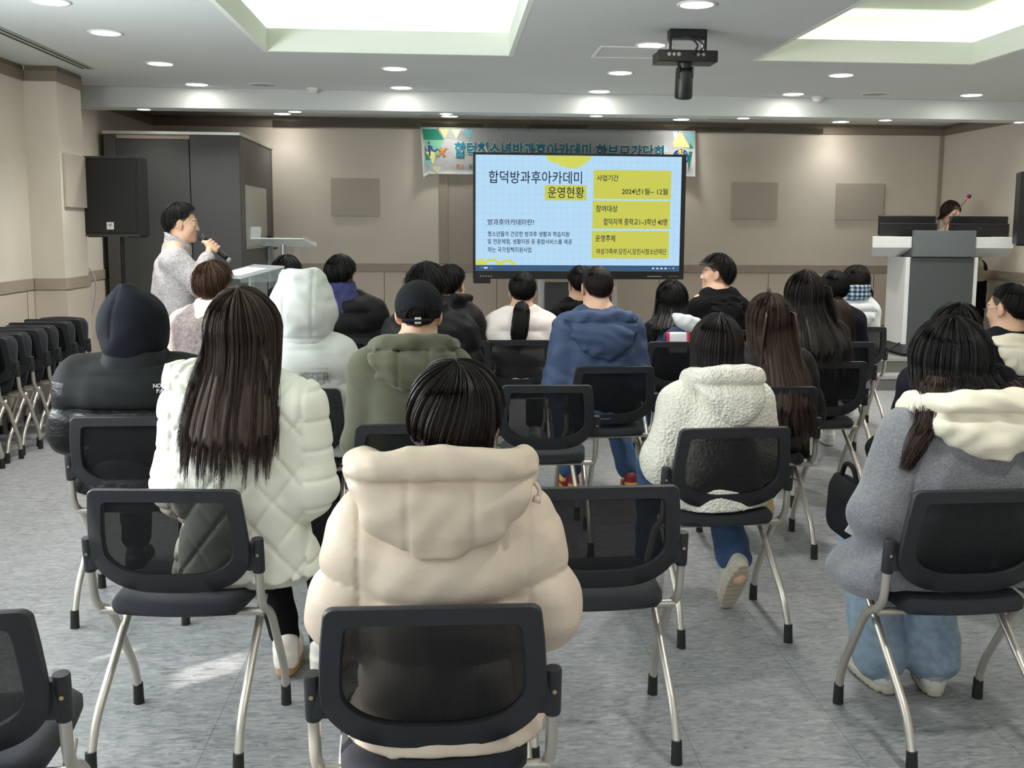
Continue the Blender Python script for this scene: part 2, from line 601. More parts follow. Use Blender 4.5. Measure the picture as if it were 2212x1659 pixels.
# windows (out of frame, where the daylight comes from) with unseen blinds, holed to shape the sunlight
M_pane = mixed_transparent('window_glass', (235, 245, 245), 0.93, 0.02)
M_blind = mat('blind_cloth', (226, 224, 216), 0.8)
SUN_HOLES = {0: [(-.50, -.22, 1.95, 2.33)], 1: [(.28, .62, 1.62, 1.92), (1.05, 1.19, 1.98, 2.33), (1.25, 1.43, 2.22, 2.33), (1.44, 1.60, 1.38, 1.50)], 2: [(1.85, 1.96, 1.19, 1.27), (2.6, 2.8, 2.2, 2.33)], 3: [(3.29, 3.42, 1.46, 1.62), (3.86, 4.06, 1.44, 1.56), (4.155, 4.42, 1.84, 2.33)]}  # holes cut so sun lands on chosen people, seats and floor spots
for i, (a, b) in enumerate(WIN_L):
    bm = B()
    for (y0, y1, z0, z1) in ((a, b, WZ0, WZ0+.05), (a, b, WZ1-.05, WZ1), (a, a+.05, WZ0+.05, WZ1-.05), (b-.05, b, WZ0+.05, WZ1-.05)):
        box(bm, XL-.12, XL-.06, y0, y1, z0, z1, .003)
    o = struct('window_%d' % (i+1), bm, M_alu)
    bm = B(); box(bm, XL-.092, XL-.088, a+.05, b-.05, WZ0+.05, WZ1-.05)
    put('pane', bm, M_pane, o)
    bm = B()
    y = a+.02
    for (g0, g1, h0, h1) in SUN_HOLES[i]:
        box(bm, XL-.03, XL-.026, y, g0, WZ0+.01, WZ1-.02); box(bm, XL-.03, XL-.026, g0, g1, WZ0+.01, h0); box(bm, XL-.03, XL-.026, g0, g1, h1, WZ1-.02); y = g1
    box(bm, XL-.03, XL-.026, y, b-.02, WZ0+.01, WZ1-.02)
    tag(put('window_blind', bm, M_blind), 'unseen cloth blind holed for sun patches, bay %s of the left wall' % ('nearest the rear', 'second from the rear', 'third from the rear', 'nearest the pilaster')[i], 'blind', 'unseen blinds with sun holes')
for i, (a, b) in enumerate(WIN_B):
    bm = B()
    for (x0, x1, z0, z1) in ((a, b, WZ0, WZ0+.05), (a, b, WZ1-.05, WZ1), (a, a+.05, WZ0+.05, WZ1-.05), (b-.05, b, WZ0+.05, WZ1-.05)):
        box(bm, x0, x1, YB-.12, YB-.06, z0, z1, .003)
    o = struct('window_%d' % (i+5), bm, M_alu)
    bm = B(); box(bm, a+.05, b-.05, YB-.092, YB-.088, WZ0+.05, WZ1-.05)
    put('pane', bm, M_pane, o)

# ------------------------------------------------------------------ ceiling fittings
M_ring = mat('downlight_ring', (236, 236, 232), 0.4)
M_lens = emit('downlight_lens', (255, 250, 240), 34.0)
M_lens_s = emit('downlight_lens_small', (255, 250, 240), 34.0)
def lamp_spot(name, energy):
    d = bpy.data.lights.new(name, 'SPOT')
    d.energy, d.spot_size, d.spot_blend, d.shadow_soft_size, d.color = energy, math.radians(128), 1.0, .07, (1.0, .97, .92)
    return d
SPOT_BIG = lamp_spot('lamp', 92.0); SPOT_SMALL = lamp_spot('lamp_small', 26.0); SPOT_STAGE = lamp_spot('lamp_stage', 16.0)
def downlight(r, lensmat):
    t = thing('downlight', '', 'ceiling light')
    bm = B(); disc_lathe(bm, [(r*1.24, 0.0), (r*1.23, -.004), (r*1.05, -.006), (r, -.003), (r, .0)], 40)
    put('ring', bm, M_ring, t, True)
    bm = B(); disc_lathe(bm, [(r*.995, -.0035), (r*.6, -.0045), (0, -.005)], 40)
    put('lens', bm, lensmat, t, True)
    lo = bpy.data.objects.new('lamp', SPOT_BIG if r > .07 else SPOT_SMALL)
    COL.objects.link(lo); lo.parent = t; lo.location = (0, 0, -.02)
    return t
DL = [(-2.155, 5.89, 'left aisle row, nearest the viewer of four'), (-2.155, 6.79, 'left aisle row, second of four'), (-2.155, 8.02, 'left aisle row, third of four'), (-2.155, 9.146, 'left aisle row, right before the beam'),
      (-0.407, 8.062, 'front of the left cove, the nearer of two'), (-0.407, 9.14, 'front of the left cove, right before the beam'),
      (1.339, 6.844, 'between the coves, beside the camera unit'), (1.339, 8.07, 'between the coves, middle of three'), (1.339, 9.17, 'between the coves, right before the beam'),
      (3.075, 7.99, 'front of the right cove, the nearer of two'), (3.085, 9.14, 'front of the right cove, right before the beam'), (4.67, 9.01, 'above the lectern console, right before the beam'),
      (-2.155, 4.6, 'left aisle row behind the viewer'), (1.339, 5.6, 'between the coves, out of the picture'), (1.339, 4.3, 'between the coves, further out of the picture'), (4.67, 7.9, 'right aisle row, out of the picture'), (4.67, 6.7, 'right aisle row, second out of the picture'), (4.67, 5.4, 'right aisle row, third out of the picture'),
      (-2.155, 2.6, 'left aisle row at the rear'), (1.339, 2.0, 'between the coves at the rear'), (4.67, 3.0, 'right aisle row at the rear'), (1.339, 0.0, 'rear of the room, middle'), (-2.155, 0.3, 'rear of the room, left side'), (4.67, 0.5, 'rear of the room, right side')]
proto = None
for x, y, w in DL:
    if proto is None:
        proto = downlight(.087, M_lens); o = proto
    else:
        o = copy_tree(proto)
    o.location = (x, y, ZC-.0005)
    tag(o, 'round downlight in the main ceiling, '+w, 'ceiling light', 'large downlights in the main ceiling')
o = copy_tree(proto); o.location = (3.01, 6.55, 3.0595); tag(o, 'round downlight set in the raised ceiling of the right cove', 'ceiling light', 'large downlights in the main ceiling')
stage_proto = downlight(.087, M_lens)
for ch in stage_proto.children:
    if ch.type == 'LIGHT': ch.data = SPOT_STAGE
for x, w in ((-1.79, 'left of the banner'), (0.013, 'above the left end of the banner'), (2.583, 'above the right end of the banner'), (4.40, 'in front of the right end of the dark strip')):
    o = stage_proto if x == -1.79 else copy_tree(stage_proto)
    o.location = (x, 11.39, ZC-.0005); tag(o, 'round downlight in the stage ceiling, '+w, 'ceiling light', 'downlights over the stage')
sm = downlight(.056, M_lens_s)
BL = [(-2.71, 'over the dark booth'), (-1.38, 'left of the banner'), (-.02, 'before the left part of the banner'), (1.36, 'before the middle of the banner'), (2.74, 'before the right end of the banner'), (4.10, 'left of the lectern console'), (5.42, 'over the right-hand corner')]
for i, (x, w) in enumerate(BL):
    o = sm if i == 0 else copy_tree(sm)
    o.location = (x, 9.50, 2.5215); tag(o, 'small downlight under the cross beam, '+w, 'ceiling light', 'small downlights under the beam')

M_spk = mat('speaker_grille_white', (176, 178, 172), 0.7, noise=.1, nscale=400)
for i, (x, y, w) in enumerate(((-1.589, 9.107, 'left of centre'), (3.80, 9.053, 'right of centre'))):
    t = thing('ceiling_speaker', 'round flush ceiling loudspeaker just before the beam, '+w, 'speaker', (x, y, ZC-.0005), 0, 'flush ceiling loudspeakers')
    bm = B(); disc_lathe(bm, [(.125, 0), (.124, -.005), (.112, -.006), (.110, -.003)], 40); put('ring', bm, M_ring, t, True)
    bm = B(); disc_lathe(bm, [(.110, -.0032), (0, -.004)], 40); put('grille', bm, M_spk, t, True)
for i, (x, y, w) in enumerate(((-1.189, 9.265, 'left of centre'), (3.366, 9.30, 'right of centre'))):
    t = thing('smoke_detector', 'white domed smoke detector close to the beam, '+w, 'smoke detector', (x, y, ZC-.0005), 0, 'smoke detectors')
    bm = B(); disc_lathe(bm, [(.055, 0), (.055, -.016), (.050, -.020), (.030, -.021)], 28); put('base', bm, M_ring, t, True)
    bm = B(); disc_lathe(bm, [(.040, -.0205), (.042, -.030), (.034, -.042), (.015, -.048), (0, -.049)], 28); put('sensor_dome', bm, M_ring, t, True)
# ceiling hatch, linear diffuser, stage ceiling vents
t = thing('ceiling_hatch', 'square white access hatch in the ceiling beside the hanging camera', 'hatch', (1.255, 7.13, ZC-.0005))
bm = B()
for (x0, x1, y0, y1) in ((-.245, .245, -.225, -.20), (-.245, .245, .20, .225), (-.245, -.22, -.20, .20), (.22, .245, -.20, .20)): box(bm, x0, x1, y0, y1, -.007, 0, .002)
put('frame', bm, M_ring, t)
bm = B(); box(bm, -.215, .215, -.195, .195, -.004, 0, .001); put('panel', bm, M_ceil, t)
t = thing('linear_diffuser', 'long narrow air slot in the ceiling along the left wall', 'air diffuser', (-2.79, 5.9, ZC-.0005))
bm = B(); box(bm, -.05, .05, -2.4, 2.44, -.006, 0, .002); put('frame', bm, mat('diffuser_grey', (176, 176, 170), .5), t)
bm = B(); box(bm, -.032, -.016, -2.38, 2.40, -.0075, -.0062); box(bm, .016, .032, -2.38, 2.40, -.0075, -.0062); put('slot', bm, mat('slot_black', (30, 28, 26), .8), t)
for x, w in ((.05, 'above the left half of the banner'), (1.3, 'above the middle of the banner'), (3.2, 'right of the banner')):
    t = thing('ceiling_vent', 'white square air vent in the stage ceiling '+w, 'vent', (x, 11.05, ZC-.0005), 0, 'air vents over the stage')
    bm = B(); box(bm, -.42, .42, -.22, .22, -.012, 0, .004); put('frame', bm, M_ring, t)
    bm = B()
    for k in range(7): box(bm, -.36, .36, -.17+k*.05, -.145+k*.05, -.016, -.0125)
    put('louvre', bm, mat('louvre_grey', (150, 151, 148), .5), t)

# hanging camera unit under the ceiling
t = thing('ceiling_camera', 'black camera unit on a bracket hanging from the ceiling above the display', 'camera', (1.455, 6.30, ZC))
M_cam = mat('camera_black', (20, 21, 22), 0.42, noise=.08, nscale=60)
bm = B()
box(bm, -.115, .115, -.03, .06, -.055, -.0005, .006)
for s in (-1, 1): box(bm, s*.108-.008, s*.108+.008, -.02, .05, -.135, -.05, .004)
put('bracket', bm, M_cam, t)
bm = B(); box(bm, -.185, .185, -.03, .15, -.195, -.125, .006); put('housing', bm, M_cam, t)
bm = B()
for x, r in ((-.118, .011), (-.088, .010), (-.058, .012), (.062, .010), (.094, .010)):
    q = disc_lathe(bm, [(r, 0), (r, .004), (r*.65, .004), (r*.6, .001), (0, .001)], 16)
    for ring in q:
        for v in ring: v.co = Vector((x+v.co.x, -.0305-v.co.z, -.152+v.co.y))
put('port', bm, mat('port_metal', (170, 168, 160), .35, metal=.8), t)
bm = B(); tube(bm, smooth_path([(-.05, -.02, -.05), (.0, -.045, -.055), (.05, -.05, -.10), (.03, -.04, -.145)], 6), .006, 8)
tube(bm, smooth_path([(.03, -.02, -.05), (.07, -.045, -.08), (.09, -.05, -.11), (.04, -.038, -.150)], 6), .005, 8); put('cable', bm, M_black, t, True)
bm = B()
tube(bm, [(-.0, .06, -.19), (0, .06, -.225)], [.045, .042], 24)
box(bm, -.048, -.036, .02, .10, -.285, -.215, .004); box(bm, .036, .048, .02, .10, -.285, -.215, .004)
put('yoke', bm, M_cam, t, True, 40)
bm = B(); tube(bm, [(0, .055, -.222), (0, .056, -.232), (0, .06, -.25), (0, .075, -.39), (0, .077, -.402), (0, .078, -.406)], [.035, .05, .055, .055, .050, .036], 28); put('lens_barrel', bm, M_cam, t, True, 40)

# dark glossy strip at the top of the front wall
bm = B(); box(bm, -1.93, 4.30, YF-.048, YF-.0155, 2.592, 2.656, .002)
o = put('screen_casing', bm, mat('casing_gloss', (120, 116, 106), 0.06, metal=0.85)); tag(o, 'long glossy casing strip along the top of the front wall above the banner', 'screen casing')

# fabric panels on the walls
M_panel = mat('acoustic_cloth', (188, 178, 165), 0.9, noise=.05, nscale=240, bump=.15, bscale=500)
for x0, x1, w in ((-1.314, -.777, 'between the dark booth and the banner'), (3.258, 3.803, 'just right of the big display'), (4.496, 5.066, 'behind the left monitor of the lectern console')):
    bm = B(); box(bm, x0, x1, YF-.030, YF-.0005, 1.609, 2.031, .004)
    tag(put('acoustic_panel', bm, M_panel), 'taupe cloth wall panel '+w, 'wall panel', 'cloth panels on the walls')
bm = B(); box(bm, PX+.0005, PX+.024, PY0+.05, PY1+.0, 1.63, 2.05, .004)
tag(put('acoustic_panel', bm, M_panel), 'taupe cloth wall panel on the left pilaster behind the loudspeaker', 'wall panel', 'cloth panels on the walls')

# double socket on the front wall
t = thing('wall_socket', 'cream double power socket on the front wall left of the lectern console', 'socket', (5.32, YF-.0095, .79))
bm = B(); box(bm, -.034, .034, -.012, 0, -.062, .062, .005); put('plate', bm, mat('socket_cream', (214, 206, 186), .45), t)
bm = B()
for z in (-.026, .026):
    q = disc_lathe(bm, [(.021, 0), (.021, .002), (.017, .002), (.016, .0003), (0, .0003)], 20)
    for ring in q:
        for v in ring: v.co = Vector((v.co.x, -.0121-v.co.z, z+v.co.y))
    box(bm, -.009, -.004, -.0145, -.0125, z-.003, z+.003); box(bm, .004, .009, -.0145, -.0125, z-.003, z+.003)
put('outlet', bm, mat('outlet_grey', (92, 88, 80), .5), t)
# ================================================================== STAGE FURNITURE
# dark booth in the left corner of the stage
M_booth = mat('booth_grey', (62, 63, 63), 0.5, noise=.02, nscale=6)
M_booth_d = mat('booth_post', (76, 74, 73), 0.5)
BX0, BX1, BY0, BY1, BZ0, BZ1 = -3.19, -1.955, 9.86, 11.66, STAGE_Z+.001, 2.362
t = thing('sound_booth', 'dark grey walk-in booth with silver top rail in the left stage corner', 'booth', (BX0, BY0, BZ0))
w, d, h = BX1-BX0, BY1-BY0, BZ1-BZ0
bm = B(); box(bm, 0, .11, .0, .06, 0, h-.03, .003); put('post', bm, M_booth_d, t)
bm = B(); box(bm, w-.05, w, d-.12, d, 0, h-.03, .003); put('post', bm, M_booth_d, t)
bm = B(); box(bm, .112, w*.625, .006, .05, 0.01, h-.075, .002); dr = put('door', bm, M_booth, t)
bm = B(); box(bm, w*.632, w, .004, .05, 0, h-.03, .003); put('front_panel', bm, M_booth, t)
bm = B(); box(bm, w-.045, w, .052, d-.125, 0, h-.03, .003); put('side_panel', bm, mat('booth_side', (82, 82, 80), .5), t)
bm = B(); box(bm, 0, w-.05, d-.03, d, 0, h-.03); box(bm, 0, .03, .062, d-.03, 0, h-.03); put('back_panel', bm, M_booth_d, t)
bm = B(); box(bm, -.004, w+.012, -.012, .03, h-.03, h, .003); box(bm, w-.03, w+.012, .03, d, h-.03, h, .003); put('top_rail', bm, mat('rail_silver', (205, 206, 204), .35, metal=.6), t)
bm = B(); box(bm, .0, w-.03, .03, d, h-.028, h-.006); put('roof', bm, M_booth_d, t)
bm = B(); box(bm, .112, w*.63, .012, .045, h-.07, h-.032, .002); put('transom', bm, M_trim, t)
bm = B(); box(bm, w*.60-.018, w*.60+.005, -.045, -.03, 1.0, 1.44, .005); box(bm, w*.60-.014, w*.60, -.03, .006, 1.03, 1.05); box(bm, w*.60-.014, w*.60, -.03, .006, 1.39, 1.41)
put('handle', bm, mat('chrome', (210, 212, 214), .18, metal=1.0), dr)
bm = B(); box(bm, w+.0005, w+.006, .22, 1.36, 1.00, 1.62, .002); put('window_frame', bm, M_alu, t)
bm = B(); box(bm, w+.006, w+.009, .25, 1.33, 1.03, 1.59); put('window_pane', bm, mat('booth_glass', (172, 174, 166), .15, spec=.6), t)
bm = B(); box(bm, w+.001, w+.05, 1.38, 1.50, .86, 1.12, .01); tube(bm, [(w+.04, 1.30, .99), (w+.09, 1.30, .99), (w+.09, 1.44, .99)], .012, 8); put('door_lock', bm, M_black, t)

# left loudspeaker on its stand
M_stand = mat('stand_black', (24, 25, 26), .4)
M_grille = mat('grille_black', (14, 14, 15), .6, noise=.15, nscale=900)
def pa_stand(name, loc, top, label):
    t = thing(name, label, 'speaker stand', loc)
    bm = B(); tube(bm, [(0, 0, .10), (0, 0, top)], .0185, 14); put('pole', bm, M_stand, t, True, 40)
    bm = B(); tube(bm, [(0, 0, .70), (0, 0, .82)], .032, 14); tube(bm, [(.02, -.03, .76), (.05, -.07, .76)], .014, 8); put('collar', bm, M_stand, t, True, 40)
    for k in range(3):
        a = k*2*PI/3+.5
        bm = B(); c, s = math.cos(a), math.sin(a)
        tube(bm, [(.03*c, .03*s, .55), (.38*c, .38*s, .012)], .012, 8); tube(bm, [(.02*c, .02*s, .12), (.21*c, .21*s, .28)], .008, 8)
        put('leg', bm, M_stand, t, True, 40)
    return t
def pa_speaker(loc, rz, label, badge=True):
    t = thing('loudspeaker', label, 'loudspeaker', loc, rz)
    w, d, h = .515, .42, .645
    bm = B(); poly(bm, [(-w/2, -d/2, 0), (w/2, -d/2, 0), (w/2, 0, 0), (w*.32, d/2, 0), (-w*.32, d/2, 0), (-w/2, 0, 0)], h, Vector((0, 0, 1)))
    bmesh.ops.bevel(bm, geom=bm.edges[:], offset=.006, segments=2, affect='EDGES')
    put('cabinet', bm, M_stand, t, False)
    bm = B(); box(bm, -w/2+.022, w/2-.022, -d/2-.008, -d/2-.0005, .025, h-.025, .004); put('grille', bm, M_grille, t)
    bm = B(); box(bm, -w/2, w/2, -d/2-.012, -d/2+.02, h-.012, h+.006, .004); box(bm, -w/2, w/2, -d/2-.012, -d/2+.02, -.006, .012, .004); put('edge_rail', bm, mat('rail_black', (52, 53, 54), .3), t)
    bm = B()
    for s in (-1, 1): box(bm, s*.17-.03, s*.17+.03, -.16, .1, -.014, -.0005, .003)
    put('skid', bm, M_stand, t)
    if badge:
        bm = B(); box(bm, -.012, .048, -d/2-.013, -d/2-.0085, .052, .112, .002); bd = put('badge', bm, M_white, t)
        fit_text('HK', .040, .026, -.002, -d/2-.0136, .076, M_black, bd, 'logo_lettering', offset=.012)
        bm = B(); box(bm, -.003, .039, -d/2-.0136, -d/2-.0132, .062, .066); put('logo_bar', bm, mat('badge_grey', (150, 150, 150), .5), bd)
    return t
SPX, SPY = -2.785, 8.93
pa_stand('speaker_stand', (SPX, SPY+.05, .0005), 1.39, 'black tripod stand under the loudspeaker at the left pilaster')
pa_speaker((SPX, SPY, 1.405), math.radians(-6), 'black loudspeaker with small white badge on a stand at left')
pa_stand('speaker_stand', (5.36, 8.93, .0005), 1.36, 'black tripod stand under the loudspeaker at the right edge')
pa_speaker((5.35, 8.88, 1.375), math.radians(4), 'black loudspeaker cut off at the right edge of the picture', False)

# clear lecterns
M_acr = mixed_transparent('clear_acrylic', (206, 216, 218), 0.80, 0.08, spec=.6)
M_acr_e = mixed_transparent('acrylic_edge', (220, 228, 228), 0.42, 0.15, spec=.6)
def acrylic_lectern(loc, rz, label, paper, top_z, lip):
    t = thing('clear_lectern', label, 'lectern', loc, rz)
    w, d = (.40, .34) if lip else (.52, .36)
    R = Matrix.Translation((0, 0, top_z)) @ Matrix.Rotation(math.radians(12), 4, 'X')
    bm = B(); box(bm, -w/2, w/2, -d/2, d/2, -.006, .006, .003, M=R); put('top_plate', bm, M_acr_e, t)
    bm = B()
    if lip:
        box(bm, -w/2, w/2, d/2-.008, d/2, -.10, -.0065, .002, M=R)
        for sx in (-w/2, w/2-.008):
            poly(bm, [R @ Vector((sx, -d/2, -.0065)), R @ Vector((sx, d/2-.009, -.0065)), R @ Vector((sx, d/2-.009, -.10)), R @ Vector((sx, -d/2, -.03))], .008, Vector((1, 0, 0)))
        box(bm, -w/2, w/2, -d/2, -d/2+.008, .0065, .022, .002, M=R)
    else:
        box(bm, -w/2, w/2, -d/2, -d/2+.008, .0065, .04, .002, M=R); box(bm, -w/2, -w/2+.01, -d/2+.009, d/2, .0065, .03, .002, M=R)
        box(bm, w/2-.10, w/2, d/2-.008, d/2, .0065, .11, .002, M=R)
    put('lip', bm, M_acr, t)
    bm = B()
    for s in (-1, 1):
        box(bm, s*.13-.004, s*.13+.004, -.07, .07, .02, top_z-.045, .002)
    put('side_plate', bm, M_acr, t)
    bm = B(); tube(bm, [(0, .02, .02), (0, .02, top_z-.02)], .022, 14); put('column', bm, mat('lectern_steel', (176, 180, 184), .3, metal=.7), t, True, 40)
    bm = B(); box(bm, -.25, .25, -.20, .20, 0, .018, .004); put('base_plate', bm, M_acr_e, t)
    if paper:
        bm = B(); box(bm, -.15, .12, -.13, .08, .0068, .0082, M=Matrix.Translation(loc) @ Matrix.Rotation(rz, 4, 'Z') @ R)
        tag(put('paper_sheet', bm, mat('paper', (240, 243, 244), .7)), 'white paper sheet lying on the clear lectern before the presenter', 'paper')
    return t
acrylic_lectern((-1.37, 7.10, .0005), math.radians(-50), 'clear acrylic lectern with a paper beside the presenter in grey', True, 1.185, True)
acrylic_lectern((-1.56, 9.86, STAGE_Z+.001), math.radians(168), 'clear acrylic lectern on the stage in front of the dark booth', False, 1.075, False)

# ------------------------------------------------------------------ big display on its stand
DX0, DX1, DZ0, DZ1, DY = 0.236, 2.305, 0.968, 2.207, 9.90
t = thing('interactive_display', 'huge black-framed display showing a light blue slide with yellow boxes', 'display', ((DX0+DX1)/2, DY, STAGE_Z+.001))
W2 = (DX1-DX0)/2
def L(z): return z-(STAGE_Z+.001)
M_frame = mat('display_frame', (16, 17, 19), .3)
sx0, sx1, sz0, sz1 = -W2+.024, W2-.045, 1.078, DZ1-.022
bm = B()
box(bm, -W2, W2, .004, .075, L(DZ0+.03), L(DZ1), .008)
put('housing', bm, M_frame, t)
bm = B()
box(bm, -W2, sx0, -.006, .0035, L(DZ0+.03), L(DZ1), .002); box(bm, sx1, W2, -.006, .0035, L(DZ0+.03), L(DZ1), .002)
box(bm, sx0, sx1, -.006, .0035, L(sz1), L(DZ1), .002); box(bm, sx0, sx1, -.006, .0035, L(DZ0+.03), L(sz0), .002)
fr = put('bezel', bm, M_frame, t)
bm = B(); box(bm, -W2+.005, -W2+.17, -.004, .05, L(DZ0-.015), L(DZ0+.0295), .004); put('sensor_box', bm, M_frame, t)
bm = B()
for k in range(5): box(bm, -W2+.07+k*.025, -W2+.082+k*.025, -.0075, -.0062, L(DZ0+.052), L(DZ0+.062))
box(bm, W2-.36, W2-.22, -.009, -.0062, L(DZ0+.056), L(DZ0+.062))
for k in range(4): box(bm, W2-.15+k*.025, W2-.135+k*.025, -.0072, -.0062, L(DZ0+.058), L(DZ0+.062))
put('button', bm, mat('button_grey', (150, 152, 150), .4), fr)
def slide_mat():
    m = bpy.data.materials.new('slide_paper')
    m.use_nodes = True
    nt = m.node_tree; N = nt.nodes; Lk = nt.links
    N.remove(N['Principled BSDF'])
    e = N.new('ShaderNodeEmission'); tc = N.new('ShaderNodeTexCoord')
    br = N.new('ShaderNodeTexBrick'); br.offset = 0
    br.inputs['Scale'].default_value = 1; br.inputs['Brick Width'].default_value = .062; br.inputs['Row Height'].default_value = .062
    br.inputs['Mortar Size'].default_value = .0011; br.inputs['Mortar Smooth'].default_value = .4
    br.inputs['Color1'].default_value = (*lin((182, 219, 246)), 1); br.inputs['Color2'].default_value = (*lin((184, 220, 246)), 1); br.inputs['Mortar'].default_value = (*lin((160, 196, 226)), 1)
    mp = N.new('ShaderNodeMapping'); mp.inputs['Rotation'].default_value = (PI/2, 0, 0)
    Lk.new(tc.outputs['Object'], mp.inputs[0]); Lk.new(mp.outputs[0], br.inputs[0]); Lk.new(br.outputs[0], e.inputs[0])
    e.inputs[1].default_value = 1.0
    Lk.new(e.outputs[0], N['Material Output'].inputs[0])
    return m
bm = B(); box(bm, sx0+.0005, sx1-.0005, -.001, .003, L(sz0), L(sz1)); scr = put('screen', bm, slide_mat(), t)
# slide items: pixel frame of the screen 1027..1470 x 334..588 mapped to the panel
def U(px): return sx0+(px-1027.0)/(1471.0-1027.0)*(sx1-sx0)
def Vv(py): return L(sz1)-(py-334.0)/(588.5-334.0)*(sz1-sz0)
E_yel = emit('slide_yellow', (203, 205, 88)); E_ink = emit('slide_ink', (38, 44, 62)); E_bar = emit('slide_bar', (62, 92, 124)); E_icon = emit('slide_icon', (206, 220, 232)); E_ylw2 = emit('slide_yellow_art', (212, 214, 96))
def rect(name, x0, y0, x1, y1, m, dy=-.0014, bev=0):
    bm = B(); box(bm, U(x0), U(x1), dy-.0003, dy, Vv(y1), Vv(y0), bev)
    return put(name, bm, m, scr)
for (x0, y0, x1, y1) in ((1280, 364.5, 1449, 428), (1279, 432, 1448, 494), (1278, 498.5, 1447, 560)): rect('slide_box', x0, y0, x1, y1, E_yel)
rect('slide_box', 1175, 398.5, 1265, 432, E_yel)
rect('slide_bar', 1027, 576, 1471, 588.4, E_bar)
def stext(s, x0, y0, x1, y1, off=.012, m=None):
    return fit_text(s, U(x1)-U(x0), Vv(y0)-Vv(y1), U(x0), -.0022, Vv(y1), m or E_ink, scr, 'slide_text', offset=off)
stext('합덕방과후아카데미', 1055, 368, 1255, 396, .006)
stext('운영현황', 1182, 402, 1260, 427, .006)
stext('사업기간', 1287, 375, 1334, 389); stext('2024년1월~ 12월', 1342, 404, 1442, 418)
stext('참여대상', 1286, 442, 1333, 457); stext('합덕지역 중학교1~3학년 40명', 1303, 471, 1442, 486)
stext('운영주체', 1286, 508, 1329, 523); stext('여성가족부,당진시,당진시청소년재단', 1288, 538, 1442, 552)
stext('방과후아카데미란?', 1053, 474, 1153, 487)
stext('청소년들의 건강한 방과후 생활과 학습지원', 1053, 501, 1229, 513)
stext('및 전문체험, 생활지원 등 종합서비스를 제공', 1053, 518, 1235, 530)
stext('하는 국가정책지원사업', 1053, 536, 1147, 548)
bm = B(); tube(bm, [(U(1049+k*2.8), -.0018, Vv(486.5+.9*math.sin(k*1.1))) for k in range(31)], .0012, 4); put('slide_underline', bm, E_ink, scr)
bm = B()
pts = [(1176, 334.3), (1181, 343), (1190, 349), (1201, 350), (1206, 353), (1203, 357), (1214, 356), (1222, 361), (1238, 362), (1252, 358), (1262, 350), (1270, 343), (1276, 334.3)]
poly(bm, [(U(x), -.0016, Vv(y)) for x, y in pts]); put('slide_art', bm, E_ylw2, scr)
bm = B()
for (cx, r) in ((1062, 22), (1096, 20)):
    n = 16; o1 = []; i1 = []
    for k in range(n+1):
        a = PI*k/n
        wob = 1+.05*math.sin(k*2.1)
        o1.append((cx-r*wob*math.cos(a), 581-(r*.88)*wob*math.sin(a))); i1.append((cx-(r-9)*math.cos(a), 579-(r-9)*.9*math.sin(a)))
    for k in range(n):
        q = [o1[k], o1[k+1], i1[k+1], i1[k]]
        bm.faces.new([bm.verts.new((U(min(max(x, 1028), 1470)), -.0012, Vv(min(y, 587)))) for x, y in q])
poly(bm, [(U(1028), -.0011, Vv(566)), (U(1044), -.0011, Vv(561)), (U(1044), -.0011, Vv(576)), (U(1028), -.0011, Vv(576))])
put('slide_art', bm, E_ylw2, scr)
bm = B()
for x in (1411, 1420.5, 1429.5, 1438.5): box(bm, U(x), U(x+5), -.0026, -.0023, Vv(584), Vv(580.5), .0)
for x in (1447, 1449, 1451): box(bm, U(x), U(x+1), -.0026, -.0023, Vv(583), Vv(582))
box(bm, U(1456), U(1460), -.0026, -.0023, Vv(583), Vv(581)); box(bm, U(1045), U(1053), -.0026, -.0023, Vv(584), Vv(580.5))
poly(bm, [(U(1039), -.0024, Vv(582)), (U(1041), -.0024, Vv(580.5)), (U(1041), -.0024, Vv(583.5))]); poly(bm, [(U(1062), -.0024, Vv(582)), (U(1060), -.0024, Vv(583.5)), (U(1060), -.0024, Vv(580.5))])
put('slide_icon', bm, E_icon, scr)
bm = B()
for x in (-.36, .36): box(bm, x-.03, x+.03, .08, .13, 0.06, L(1.7), .004)
for x in (-.36, .36): box(bm, x-.035, x+.035, -.28, .45, .05, .10, .006)
box(bm, -.36, .36, .085, .125, .55, .63, .004)
put('stand', bm, M_alu, t)
bm = B(); box(bm, -.329, .329, .02, .075, .10, L(.965), .003); put('stand_cover', bm, M_black, t)
bm = B()
for x in (-.36, .36):
    for y in (-.24, .41):
        q = disc_lathe(bm, [(0, -.014), (.025, -.014), (.025, .014), (0, .014)], 16)
        for ring in q:
            for v in ring: v.co = Vector((x+v.co.z, y+v.co.y, .0255+v.co.x))
put('caster', bm, M_black, t)

# ------------------------------------------------------------------ banner over the display
BN0, BN1, BNZ0, BNZ1, BNY = -.313, 2.805, 2.085, 2.600, YF-.06
t = thing('wall_banner', 'white cloth banner with teal lettering hung on the front wall behind the display', 'banner', (BN0, BNY, BNZ0))
bw, bh = BN1-BN0, BNZ1-BNZ0
def bdep(u, v):
    """cloth depth (towards the room is negative); the lower corners curl"""
    c = max(0, 1-u/.22); e = max(0, 1-(bw-u)/.16)
    return -.004-.035*c*c*(1-v)-.05*e*e*(1-v)-.004*math.sin(u*7)*(1-v)
nu, nv = 64, 10
bm = B(); gr = []
for j in range(nv+1):
    v = j/nv; row = []
    for i in range(nu+1):
        u = bw*i/nu
        sag = -.03*max(0, 1-u/.1)**1*(1-v)*2.0
        row.append(bm.verts.new((u+(.035*(1-v) if i == 0 else 0), bdep(u, v), v*bh+(sag if i < 2 else 0))))
    gr.append(row)
for j in range(nv):
    for i in range(nu): bm.faces.new((gr[j][i], gr[j][i+1], gr[j+1][i+1], gr[j+1][i]))
